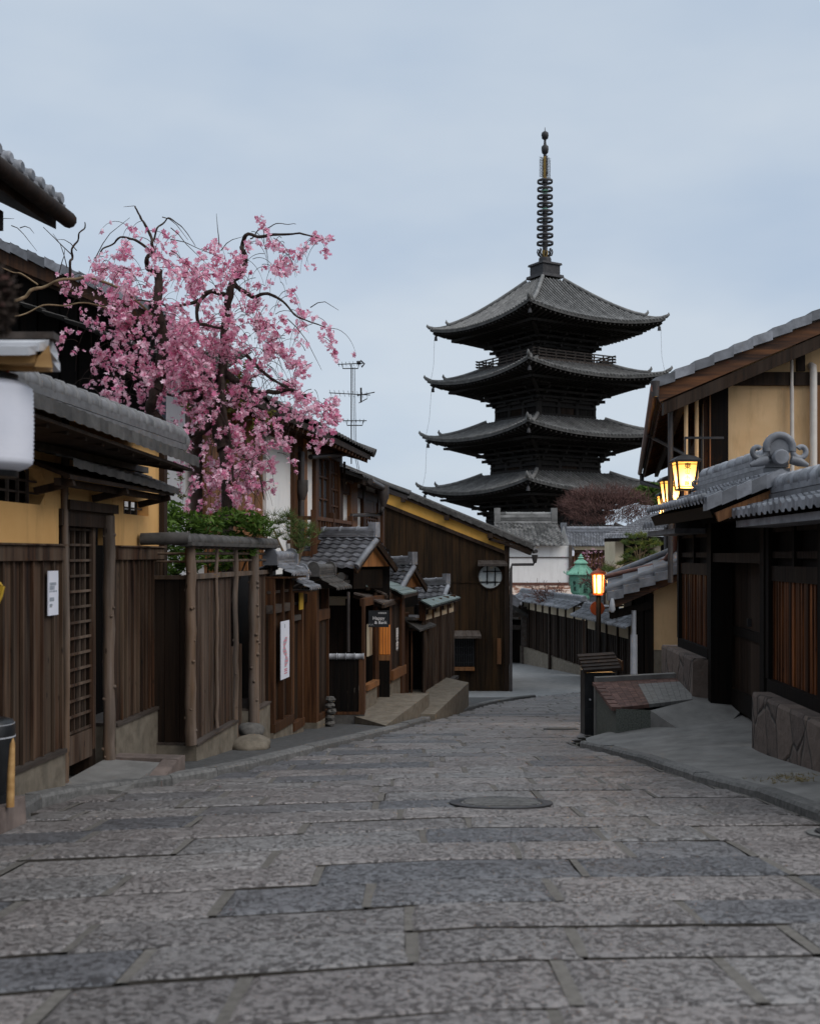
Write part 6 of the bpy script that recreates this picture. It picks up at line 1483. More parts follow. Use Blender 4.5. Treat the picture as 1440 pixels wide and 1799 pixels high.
mb = MB(M['cap']); x = pw(1112, 0, .25).x; mb.tube([(x, Yp + .2, -2.8), (x, Yp + .2, (HY - 1117) / FPX * Yp)], .055, 12); mb.tube([(x, Yp + .2, (HY - 1117) / FPX * Yp), (x, Yp + .2, -.85)], .035, 10); mb.build('grey_pipe', t)
mb = MB(M['cap']); c = pw(1075, 1062, -.1); mb.lathe(c, [(.02, -.12), (.05, -.08), (.04, 0), (.03, .06), (.02, .09)], 8); mb.build('eave_light', t)

# ---- three lit signboard lanterns hanging along that house
def wall_lantern(c, s, label):
    t = thing('wall_lantern', label, 'lantern', c, 'lit square lanterns along the eave of the tan house')
    ax = Vector((1, 0, 0)); w0, w1, h = .155 * s, .105 * s, .40 * s
    mb = MB(M['lampglow'])
    mb.hexa([c + V(-w1, -w1, -h), c + V(w1, -w1, -h), c + V(w1, w1, -h), c + V(-w1, w1, -h), c + V(-w0, -w0, 0), c + V(w0, -w0, 0), c + V(w0, w0, 0), c + V(-w0, w0, 0)])
    sh = mb.build('shade', t)
    mb = MB(M['black']); 
    for sx in (-1, 1):
        for sy in (-1, 1): mb.beam(c + V(sx * w1, sy * w1, -h), c + V(sx * w0, sy * w0, 0), .024 * s, .024 * s)
    for z, w in ((-h, w1), (0, w0)):
        for k in range(4):
            a = [(-1, -1), (1, -1), (1, 1), (-1, 1)]; p, q = a[k], a[(k + 1) % 4]; mb.beam(c + V(p[0] * w, p[1] * w, z), c + V(q[0] * w, q[1] * w, z), .026 * s, .026 * s)
    for f in (.12, .9):
        w = w0 + (w1 - w0) * f; 
        for k in range(4): a = [(-1, -1), (1, -1), (1, 1), (-1, 1)]; p, q = a[k], a[(k + 1) % 4]; mb.beam(c + V(p[0] * w, p[1] * w, -h * f), c + V(q[0] * w, q[1] * w, -h * f), .008 * s, .008 * s)
    mb.build('frame', t)
    mb = MB(M['bronze']); mb.lathe(c, [(w0 * 1.75, -.01), (w0 * 1.78, .015), (w0 * 1.1, .07 * s), (w0 * .3, .1 * s)], 4, 0, None, False, math.pi / 4); mb.beam(c + V(0, 0, .1 * s), c + V(0, 0, .35 * s), .02, .02); mb.beam(c + V(0, 0, .34 * s), c + V(.55 * s, 0, .34 * s), .03, .03); mb.build('hood', t)
    mb = MB(M['ink'])
    for i, ch in enumerate('東山小路'):
        f = .2 + .2 * i; w = w0 + (w1 - w0) * f; text(mb, ch, (.1 if i == 0 else .066) * s, c + V(0, -w - .006, -h * f), (1, 0, 0), (0, (w0 - w1) / h * -1, 1), 0, bold=.0015)
    mb.build('lettering', sh)
    li = bpy.data.lights.new('lantern_light', 'POINT'); li.energy = 7 * s; li.color = (1, .66, .32); li.shadow_soft_size = .035
    lo = bpy.data.objects.new('lantern_light', li); COL.objects.link(lo); lo.parent = t; lo.location = (0, 0, -h * .66)
wall_lantern(W(1203, 811, 15.9), .98, 'nearest and highest lit yellow lantern hanging under the tan house eave')
wall_lantern(W(1178, 845, 19.2), .98, 'middle lit yellow lantern partly behind the tiled gate roof')
wall_lantern(W(1170, 871, 22.6), .98, 'farthest and lowest lit yellow lantern cut across by the gate eave')

# ---- street lamp, round red sign
Ym = 19.0
p = W(1051, 1046, Ym)
t = thing('lamp_post', 'slim black street lamp with a lit orange lantern head', 'street lamp', (p.x, Ym, -D(Ym)))
mb = MB(M['black']); mb.tube([V(p.x, Ym, -D(Ym) - .1), p], .042, 12); mb.lathe((p.x, Ym, -D(Ym)), [(.08, -.1), (.08, .25), (.05, .3)], 14); mb.build('post', t)
hl = .30; c = p + V(0, 0, .04)
mb = MB(M['lamphot']); mb.lathe(c, [(.075, 0), (.085, hl)], 6, 0, None, False); gl = mb.build('glass', t)
mb = MB(M['redsign'], M['black'])
for k in range(6):
    a = 2 * math.pi * k / 6; mb.beam(c + V(.082 * math.cos(a), .082 * math.sin(a), 0), c + V(.094 * math.cos(a), .094 * math.sin(a), hl), .022, .022)
mb.lathe(c, [(.1, -.035), (.1, 0)], 6, 0, None, False); mb.lathe(c + V(0, 0, hl), [(.145, 0), (.15, .012), (.1, .06), (.04, .085), (.02, .11)], 12); mb.lathe(c, [(.045, -.05), (.06, -.03)], 8, 1); mb.build('lantern_frame', t)
li = bpy.data.lights.new('lamp_light', 'POINT'); li.energy = 22; li.color = (1, .55, .18); li.shadow_soft_size = .12
lo = bpy.data.objects.new('lamp_light', li); COL.objects.link(lo); lo.parent = t; lo.location = c + V(-.05, -.2, hl * .5) - Vector((p.x, Ym, -D(Ym)))
p = W(1049, 1069, 19.6); ax = (V(1, 0, 0), V(0, 0, 1), V(0, -1, 0))
t = thing('round_sign', 'round red sign disc just behind the lamp post', 'sign', p)
mb = MB(M['redsign'], M['pipe']); mb.lathe(p, [(.118, -.012), (.118, .012)], 28, axis=ax, smooth=False); mb.lathe(p, [(.124, -.016), (.124, .008)], 28, 0, axis=ax, smooth=False); mb.build('disc', t)
mb = MB(M['pipe']); mb.beam(p + V(.1, .03, 0), p + V(.45, .03, .05), .03, .03); mb.build('bracket', t)

# ---- green copper lantern
Yv = 46.0
c = W(1020, 1052, Yv); s = 1.0
t = thing('green_lantern', 'large green copper lantern with a pagoda shaped roof and black characters', 'lantern', (c.x, Yv, -D(Yv)))
def g_(py): return (HY - py) / FPX * Yv
rr = 22 / FPX * Yv
mb = MB(M['verdi'])
mb.lathe((c.x, Yv, 0), [(rr * .55, g_(1058)), (rr * .8, g_(1053)), (rr * .86, g_(1049)), (rr * .72, g_(1046)), (rr * .74, g_(1043)), (rr * .8, g_(1041))], 6, 0, .5, False, .22)
mb.build('base', t)
mb = MB(M['verdi']); mb.lathe((c.x, Yv, 0), [(rr * .8, g_(1041)), (rr * .93, g_(1018))], 6, 0, .35, False, .22)
for k in range(6):
    a = .22 + 2 * math.pi * k / 6; mb.beam((c.x + rr * .8 * math.cos(a), Yv + rr * .8 * math.sin(a), g_(1041)), (c.x + rr * .93 * math.cos(a), Yv + rr * .93 * math.sin(a), g_(1018)), .035, .035, 0, .8)
mb.lathe((c.x, Yv, 0), [(rr * .97, g_(1018)), (rr * .97, g_(1016.5)), (rr * .92, g_(1016)), (rr * .95, g_(1012)), (rr * 1.02, g_(1011.5))], 6, 0, .4, False, .22)
bd = mb.build('body', t)
mb = MB(M['verdi'])
mb.lathe((c.x, Yv, 0), [(rr * 1.0, g_(1011)), (rr * 1.25, g_(1010)), (rr * 1.22, g_(1007.5)), (rr * .95, g_(1003)), (rr * .66, g_(997)), (rr * .5, g_(992)), (rr * .46, g_(990.5)), (rr * .62, g_(990)), (rr * .58, g_(988.5)), (rr * .36, g_(984.5)), (rr * .2, g_(982.5)), (rr * .16, g_(981)), (rr * .28, g_(980.5)), (rr * .2, g_(979)), (rr * .12, g_(978)), (rr * .16, g_(977)), (rr * .1, g_(975.5)), (rr * .01, g_(972.5))], 6, 0, .7, False, .22)
for k in range(6):
    a = .22 + 2 * math.pi * k / 6; P_ = lambda r, py: V(c.x + r * math.cos(a), Yv + r * math.sin(a), g_(py)); mb.tube([P_(rr * .6, 995.5), P_(rr * .95, 1002.5), P_(rr * 1.22, 1007), P_(rr * 1.38, 1006.5), P_(rr * 1.45, 1004.5), P_(rr * 1.38, 1003)], [.018, .018, .02, .022, .02, .012], 6)
mb.build('roof', t)
mb = MB(M['ink'])
for fa, tx, sz_, off in ((5, '文の助', .215, 0.06), (5, '甘酒', .10, .24), (5, '茶屋', .11, -.18), (4, '御休処', .15, 0)):
    a = .22 + 2 * math.pi * (fa - .5) / 6 if False else .22 + 2 * math.pi * (fa + (.5 if fa == 4 else -.5 + 0)) / 6
    a = {5: -math.pi / 2 + .22 + .0 + math.pi / 6 - math.pi / 6, 4: -math.pi / 2 + .22 - math.pi / 3}[fa]
    nn = V(math.cos(a), math.sin(a), 0); ex = V(-math.sin(a), math.cos(a), 0)
    f = rr * .885 * math.cos(math.pi / 6); ctr_ = V(c.x, Yv, g_(1030)) + nn * (f + .012) + ex * off; hz = g_(1018) - g_(1041)
    text(mb, list(tx), sz_, ctr_, ex, (nn.x * .12, nn.y * .12, 1), 0, True, bold=.003)
mb.build('lettering', bd)
mb = MB(M['pipe']); mb.tube([(c.x, Yv, -D(Yv) - .2), (c.x, Yv, g_(1057))], .07, 10); mb.build('post', t)

# ================================================================= FAR END OF THE STREET
def farwall(label, pts, zt_of, zb_of, stone_h, cream_h, ov=.55, nc=24, first_lean=True):
    (xa, ya), (xb, yb) = pts; fr = Fr((xa, ya), (xb - xa, yb - ya), ((yb - ya) * -1 if (xb - xa) * 0 - (yb - ya) * -1 < 0 else (yb - ya), -(xb - xa)))
    n = Vector((-(yb - ya), xb - xa)); 
    if n.dot(Vector((0, -1))) < 0: n = -n
    fr = Fr((xa, ya), (xb - xa, yb - ya), n); L_ = math.hypot(xb - xa, yb - ya)
    t = thing('board_wall', label, 'wall', fr.P(L_ / 2, 0, zb_of))
    mb = MB(M['concrete'], M['kerb']); mb.fbox(fr, 0, L_, -.3, .12, zb_of - .8, zb_of + stone_h); mb.build('base', t)
    ztop = zt_of
    mb = MB(M['dark'], M['dark']); planks(mb, fr, .02, L_, zb_of + stone_h, ztop - cream_h, -.06, .22, .03, 0, batten=.05); mb.build('board_panel', t)
    mb = MB(M['cream']); mb.fbox(fr, 0, L_, -.2, -.02, ztop - cream_h + .002, ztop, 0, .5); mb.build('plaster_band', t)
    mb = MB(M['dark']); k = max(2, int(L_ / 1.15))
    for i in range(k + 1): u = L_ * i / k; mb.fbox(fr, u - .05, u + .05, -.04, .03, zb_of + stone_h, ztop)
    mb.build('frame', t)
    mb = MB(M['tile']); tiles(mb, fr.P(-.2, ov, ztop - .02), fr.P(L_ + .2, ov, ztop - .02), fr.P(-.2, 0, ztop + .28), fr.P(L_ + .2, 0, ztop + .28), nc, 3, .035, .02, .05, HPROF); tiles(mb, fr.P(L_ + .2, -ov, ztop - .02), fr.P(-.2, -ov, ztop - .02), fr.P(L_ + .2, 0, ztop + .28), fr.P(-.2, 0, ztop + .28), nc, 3, .035, .02, .05, HPROF)
    ridge(mb, fr.P(-.2, 0, ztop + .26), fr.P(L_ + .2, 0, ztop + .26), .24, .12, .07, .4); mb.build('roof', t)
    return fr, L_, t
D1a, D1b = W(918, 0, 51.0), W(1024, 0, 41.5)
zt1 = (HY - 1064) / FPX * 46; zb1 = -D(46)
fr1, L1, tw1 = farwall('long dark board wall with a cream band under a tiled coping at the street bend', ((D1a.x, 51.0), (D1b.x, 41.5)), -1.95, -4.62, .55, .45, .6, 26)
D2a, D2b = W(1030, 0, 40.8), W(1128, 0, 34.0)
fr2_, L2, tw2 = farwall('nearer dark board wall with cream panels partly behind the lamp post', ((D2a.x, 40.8), (D2b.x, 34.0)), -2.15, -4.2, .3, .48, .55, 22)
# little gate at the bend with a lit lamp
g = thing('street_gate', 'small dark roofed gate at the bend beside the long board wall', 'gate', (W(905, 0, 50).x, 50.5, -D(50)))
def f5(px, py, dy=0): return W(px, py, 50.5 + dy)
mb = MB(M['beam'], M['char']); 
for px in (890, 921): p = f5(px, 0); mb.box(p.x - .14, p.x + .14, 50.3, 50.6, -D(50) - .2, f5(0, 1066).z, 0)
for ya, yb in ((1076, 1084), (1098, 1106)): mb.box(f5(880, 0).x, f5(923, 0).x, 50.36, 50.5, f5(0, yb).z, f5(0, ya).z, 0)
mb.box(f5(880, 0).x, f5(920, 0).x, 51.2, 51.4, -D(50) - .2, f5(0, 1090).z, 1); mb.build('frame', g)
mb = MB(M['tile_dark']); e = f5(941, 1090, -.5); r_ = f5(896, 1064, -.5); l_ = f5(850, 1086, -.5); bk = V(0, 1.8, 0)
tiles(mb, e, e + bk, r_, r_ + bk, 6, 5, .03, .03, .06); tiles(mb, l_ + bk, l_, r_ + bk, r_, 6, 5, .03, .03, .06); mb.beam(e + V(0, -.03, -.02), r_ + V(0, -.03, 0), .1, .16); ridge(mb, r_, r_ + bk, .3, .2, .1, .4); mb.build('roof', g)
p = f5(929, 1114, -.1)
t = thing('gate_lamp', 'small lit amber lamp fixed beside the little gate at the bend', 'lamp', p)
mb = MB(M['lampdim']); mb.lathe(p, [(.07, -.2), (.09, .0), (.05, .16)], 8); mb.build('glass', t)
mb = MB(M['orange']); mb.box(p.x - .2, p.x + .16, p.y - .1, p.y + .1, p.z - .32, p.z - .21); mb.lathe(p + V(0, 0, .16), [(.12, 0), (.03, .1)], 8); mb.build('bracket', t)

def farhouse(label, name, Y, x0p, x1p, ridge_y, eave_y, base, wallmat, x_shift=0, depth=6, ncol=18, nrow=10, tmat='tile_old', lean=0, wx0=None, wx1=None, cat='house', rh=.3):
    """ridge parallel to the picture; the slope faces the camera"""
    a, b = W(x0p, ridge_y, Y + 2.6), W(x1p, ridge_y, Y + 2.6); e0 = W(x0p - 0 + lean * .0, eave_y, Y); e1 = W(x1p + lean, eave_y, Y)
    t = thing(name, label, cat, ((e0.x + e1.x) / 2, Y + 1, -D(Y)))
    mb = MB(M[tmat]); tiles(mb, e0, e1, a, b, ncol, nrow, .055, .04, .09, HPROF); tiles(mb, e1 + V(0, 5.2, 0), e0 + V(0, 5.2, 0), b, a, ncol, nrow, .055, .04, .09, HPROF)
    rf = mb.build('roof', t)
    mb = MB(M[tmat]); ridge(mb, a, b, .35, rh, .12, .62, 0, True, 3); mb.beam(b + V(-.15, 0, .1), b + V(-.15, 0, rh + .35), .3, .36); mb.beam(a + V(.15, 0, .1), a + V(.15, 0, rh + .35), .3, .36); mb.build('ridge', rf)
    wx0 = x0p if wx0 is None else wx0; wx1 = x1p if wx1 is None else wx1
    mb = MB(M[wallmat]); Yw = Y + .5; xa, xb = W(wx0, 0, Yw).x, W(wx1, 0, Yw).x
    mb.box(xa, xb, Yw, Yw + 4.4, base, W(0, eave_y + 1, Yw).z - .02, 0, .5)
    mb.add([V(xb, Yw, W(0, eave_y, Yw).z), V(xb, Yw + 4.4, W(0, eave_y, Yw).z), V(xb, Yw + 2.1, b.z - .1)], [(0, 1, 2)], 0); mb.build('wall', t)
    return t, Yw
t, Yw = farhouse('white plastered house with an old grey tiled roof below the pagoda', 'storehouse', 56.0, 868, 978, 920, 957, -6, 'white', ncol=16, nrow=11, lean=17, wx0=850, wx1=1000, rh=.45)
mb = MB(M['beam']); mb.box(W(850, 0, Yw - .05).x, W(1000, 0, Yw - .05).x, Yw - .06, Yw - .003, W(0, 980, Yw).z, W(0, 978.5, Yw).z); mb.box(W(999, 0, Yw).x, W(1004, 0, Yw).x, Yw - .1, Yw + .1, -6, W(0, 958, Yw).z); mb.build('trim', t)
mb = MB(M['rust'], M['copperpipe']); mb.slab([W(850, 1046, 54.5), W(1010, 1046, 54.5), W(1010, 1029, 56.2), W(850, 1029, 56.2)], .1, 0); mb.box(W(850, 0, 56).x, W(1000, 0, 56).x, 56.3, 56.45, W(0, 1029, 56).z, W(0, 1024, 56).z, 1); mb.build('rusty_awning', t)
t, Yw = farhouse('brown boarded house behind the green lantern with a low grey roof', 'boarded_house', 60.0, 985, 1120, 936, 958, -6, 'orange', ncol=26, nrow=8, tmat='tile', lean=0, rh=.2)
mb = MB(M['cream'], M['dark']); mb.box(W(985, 0, 60).x, W(1120, 0, 60).x, Yw - .3, Yw - .01, W(0, 966, 60).z, W(0, 960, 60).z, 0); mb.box(W(985, 0, 60).x, W(1120, 0, 60).x, Yw - .3, Yw - .02, W(0, 972, 60).z, W(0, 967, 60).z, 1)
for i in range(16): x = W(1002 + i * 6, 0, 60).x; mb.box(x, x + .05, Yw - .05, Yw - .004, -6, W(0, 972, 60).z, 1)
mb.build('trim', t)
mb = MB(M['paper'], M['bronze']); p = W(1004, 970, 58); mb.lathe(p, [(.12, -.2), (.14, 0), (.1, .15)], 8, 0); mb.lathe(p + V(0, 0, .15), [(.2, 0), (.05, .14)], 8, 1); mb.beam(p + V(0, 0, .2), p + V(0, 2.6, .25), .05, .05, 1); mb.build('lantern', loc=p, label='tiny white lantern at the corner of the white storehouse', cat='lantern')
# roof with pale grey tiles on the right
Yk = 44.0
t = thing('grey_roof_house', 'house with a broad pale grey tiled roof behind the small pine', 'house', (8, Yk, -D(Yk)))
a, b, c, d = W(1062, 942, Yk), W(1215, 938, Yk), W(1215, 897, Yk + 3), W(1150, 903, Yk + 3)
mb = MB(M['tile']); tiles(mb, a, b, d, c, 34, 12, .05, .05, .1); mb.build('roof', t)
mb = MB(M['cream'], M['char']); mb.box(W(1085, 0, Yk).x, W(1100, 0, Yk).x, Yk + .6, Yk + 3, -5, a.z - .15, 0); mb.box(W(1100, 0, Yk).x, W(1150, 0, Yk).x, Yk + .9, Yk + 3, -5, a.z - .1, 1); mb.box(W(1155, 0, Yk).x, W(1166, 0, Yk).x, Yk + .6, Yk + 3, -5, a.z - .15, 0); mb.box(W(1166, 0, Yk).x, W(1215, 0, Yk).x, Yk + .8, Yk + 3, -5, a.z - .15, 1); mb.beam(a + V(0, .1, -.15), b + V(0, .1, -.15), .1, .14, 1); mb.build('wall', t)
# two low tiled roofs behind the long wall
for (e0, e1, r1, r0), Yq, nc, lab in ((((900, 1062), (1000, 1063), (975, 1046), (925, 1046)), 52.5, 18, 'low grey tiled roof just behind the long board wall at the bend'), (((1000, 1077), (1075, 1076), (1060, 1056), (1030, 1054)), 43.5, 14, 'low grey tiled roof between the green lantern and the lamp post')):
    t = thing('low_roof_house', lab, 'house', (W(e0[0], 0, Yq).x, Yq, -D(Yq)))
    mb = MB(M['tile']); E0, E1, R1, R0 = W(*e0, Yq), W(*e1, Yq), W(*r1, Yq + 2.5), W(*r0, Yq + 2.5); tiles(mb, E0, E1, R0, R1, nc, 8, .05, .04, .08); tiles(mb, E1 + V(0, 5, 0), E0 + V(0, 5, 0), R1, R0, nc, 8, .05, .04, .08); ridge(mb, R0, R1, .3, .15, .1, .5); mb.build('roof', t)
    mb = MB(M['dark']); mb.box(E0.x + .3, E1.x - .3, Yq + .4, Yq + 4.6, -6, E0.z - .1); mb.build('wall', t)

# ---- trees and shrubs at the far end
def tree(name, label, cat, base, d, ln, r, lev, kids, mats, spread=.55, up=.2, seg=5, minr=.012, leafs=None, group=None):
    t = thing(name, label, cat, base, group)
    mb = MB(M[mats[0]], M[mats[1]]); branchy(mb, base, d, ln, r, lev, 0, spread, up, kids, None, 1, seg, minr)
    if leafs:
        mb.build('trunk', t); mb = MB(M[leafs[0]])
        for c_, rad, n, s_ in leafs[1]: leaves(mb, c_, rad, n, s_, 0, .3)
        mb.build('crown', t)
    else: mb.build('branches', t)
    return t
random.seed(21)
t = thing('bare_tree', 'broad leafless reddish tree in front of the pagoda base', 'tree', W(1078, 0, 66) + V(0, 0, -5.5 - 0))
b0 = W(1080, 938, 66); b0 = V(b0.x, 66, -5.5)
tk = MB(M['bark'], M['twig']); crown = MB(M['twig'], M['twig'])
tk.tube([b0, b0 + V(.1, 0, 3), b0 + V(-.1, 0, 5.6)], [.3, .26, .22], 8)
f_ = b0 + V(-.1, 0, 5.4)
for k in range(13):
    a = random.uniform(0, 2 * math.pi); el = random.uniform(.25, 1.0)
    dd = Vector((math.cos(a) * 1.5, math.sin(a) * .9, el)); 
    branchy(tk, f_ + V(random.uniform(-.2, .2), 0, random.uniform(-.5, .4)), dd, random.uniform(1.6, 2.3), .1, 3, 0, .6, .12, 3, None, 1, 5, .014)
tk.build('branches', t)
# twiggy haze of the crown: thousands of thin shoots
n_ = 9000; c_ = np.array(W(1062, 888, 66)); dd = np.random.normal(size=(n_, 3)); dd /= np.linalg.norm(dd, axis=1)[:, None]
rr_ = (.25 + .75 * np.random.rand(n_)) ** .5; P_ = c_ + dd * np.array([2.75, 1.8, 1.15]) * rr_[:, None]
clump = np.array([[noise.noise(Vector(p * .95)) for p in P_.tolist()]]).ravel() if False else np.array([noise.noise(Vector((p[0] * 1.1, p[1] * 1.1, p[2] * 1.5))) for p in P_.tolist()])
P_ = P_[clump > -.12]; n_ = len(P_)
d_ = (P_ - (c_ - np.array([0, 0, 1.6]))); d_ /= np.linalg.norm(d_, axis=1)[:, None]; d_ += np.random.normal(scale=.5, size=(n_, 3)); d_ /= np.linalg.norm(d_, axis=1)[:, None]
s_ = np.cross(d_, np.random.normal(size=(n_, 3))); s_ /= np.linalg.norm(s_, axis=1)[:, None]; s_ *= .011; l_ = (.18 + .3 * np.random.rand(n_))[:, None]
crown.arrays(np.stack([P_ - s_, P_ + s_, P_ + d_ * l_ + s_ * .3, P_ + d_ * l_ - s_ * .3], axis=1), n_, 4, 0); crown.build('crown', t)
b0 = W(1140, 0, 75)
t = thing('green_tree', 'bright green rounded tree between the pagoda and the yellow lanterns', 'tree', (b0.x, 75, -6))
mb = MB(M['bark']); mb.tube([(b0.x, 75, -6), (b0.x, 75, 3)], [.2, .08], 6); mb.build('trunk', t); mb = MB(M['leaf'])
for x, y, r in ((1128, 866, .75), (1142, 860, .8), (1156, 868, .75), (1136, 877, .6), (1150, 878, .7), (1164, 874, .5)): leaves(mb, W(x, y, 75), (r, r, r * .6), 420, .13, 0, .3)
mb.build('crown', t)
Yp2 = 36.0
t = thing('pine_tree', 'small spreading pine with yellow green needle pads behind the pent roof', 'pine', (W(1120, 0, Yp2).x, Yp2, -D(Yp2)))
mb = MB(M['barkl']); q0 = V(W(1120, 0, Yp2).x, Yp2, -D(Yp2)); q1 = W(1122, 975, Yp2)
mb.tube([q0, q0.lerp(q1, .5) + V(.05, 0, 0), q1], [.09, .06, .04], 7)
pads = [(1098, 955), (1112, 944), (1128, 942), (1145, 952), (1155, 958), (1132, 962), (1108, 968), (1150, 975), (1160, 985), (1138, 985), (1118, 985), (1100, 980), (1090, 990), (1110, 998), (1135, 1000), (1080, 1005), (1068, 1000), (1125, 955)]
for px, py in pads: q2 = W(px, py + 3, Yp2 + random.uniform(-.5, .5)); mb.tube([q1 + V(0, 0, random.uniform(-.5, 0)), q1.lerp(q2, .6) + V(0, 0, .06), q2], [.028, .02, .008], 5)
mb.build('trunk', t); mb = MB(M['needle'], M['yleaf'])
for px, py in pads:
    for _ in range(16): needles(mb, W(px + random.gauss(0, 6), py + random.gauss(0, 2.2), Yp2 + random.gauss(0, .25)), 26, .13, random.random() < .4, .5, .007)
mb.build('needles', t)
for lab, px, py, Yq, wd, ht, n in (('leafless reddish shrub hanging over the long board wall below the white house', 965, 1055, 45.5, .8, .75, 9), ('reddish bare shrub behind the lit street lamp', 1062, 1030, 40.0, .8, 1.1, 9), ('pinkish twiggy shrub under the brown boarded house', 1040, 1002, 48.0, .9, 1.2, 8)):
    b0 = W(px, py, Yq); base = V(b0.x, Yq, -D(Yq)); t = thing('bare_shrub', lab, 'shrub', base, None)
    mb = MB(M['bark'], M['twig']); mb.tube([base, b0 + V(0, 0, -.2)], [.07, .05], 6)
    for k in range(n):
        a = random.uniform(0, 2 * math.pi); branchy(mb, b0 + V(0, 0, -.25), Vector((math.cos(a) * wd, math.sin(a) * .5 * wd, random.uniform(.35, 1.0) * ht)), random.uniform(.5, .75) * wd, .026, 3, 0, .7, .15, 3, None, 1, 4, .008)
    mb.build('branches', t)
    if 'pinkish' in lab:
        mb = MB(M['petal'])
        for _ in range(60): leaves(mb, b0 + V(random.gauss(0, .5), random.gauss(0, .3), random.uniform(.1, .9)), (.05, .05, .05), 6, .022, 0)
        mb.build('blossom', t)
# wooded hill far behind, only glimpsed between roofs
mb = MB(M['leaf_dark']); vs = []; fs = []
nx = 60
for j in range(6):
    for i in range(nx + 1):
        x = -500 + 1000 * i / nx; y = 420 + j * 60; h = (-6, 4, 9, 12, 10, 0)[j] * (1 + .4 * noise.noise(Vector((x * .012, y * .01, 0)))); vs.append((x, y, -7 + max(0, h)))
for j in range(5):
    for i in range(nx): a = j * (nx + 1) + i; fs.append((a, a + 1, a + nx + 2, a + nx + 1))
mb.add(vs, fs, 0, .3, True); mb.build('hills', kind='structure')

# ================================================================= PAGODA
PX, PY = (957 - CX) / FPX * 90, 90.0
phi = math.radians(13.7)
ex = Vector((math.cos(math.radians(45) - phi), -math.sin(math.radians(45) - phi), 0))      # right face direction
# square with one corner towards the camera, turned 13.7 degrees to the left
cdir = Vector((-math.sin(phi), -math.cos(phi), 0)); e1_ = Vector((math.cos(phi), -math.sin(phi), 0))
ax_a = (cdir + e1_).normalized(); ax_b = (e1_ - cdir).normalized()      # face normals: towards right-front, and right-back
pc = Vector((PX, PY, 0))
sides = [(ax_a, ax_b), (ax_b, -ax_a), (-ax_a, -ax_b), (-ax_b, ax_a)]    # (outward normal, along)
def pp(nrm, al, b, a, z): return pc + nrm * b + al * a + Vector((0, 0, z))
t = thing('pagoda', 'tall dark five-storey wooden pagoda with a ringed metal spire', 'pagoda', (PX, PY, -6.6))
mb = MB(M['darkstone']); 
mb.hexa([pp(n_, al, 4.6, -4.6, -7.2) for n_, al in sides] + [pp(n_, al, 4.6, -4.6, -5.9) for n_, al in sides]); mb.build('base', t)
tiers = [(9.33, 18.3, 21.6, 1.02, 2.59), (9.57, 14.15, 14.95, 3.1, 2.79), (9.98, 9.65, 10.5, 3.3, 3.04), (10.25, 5.5, 6.3, 3.55, 3.3), (10.75, 1.2, 2.3, 3.8, 3.6)]
U_ = .74
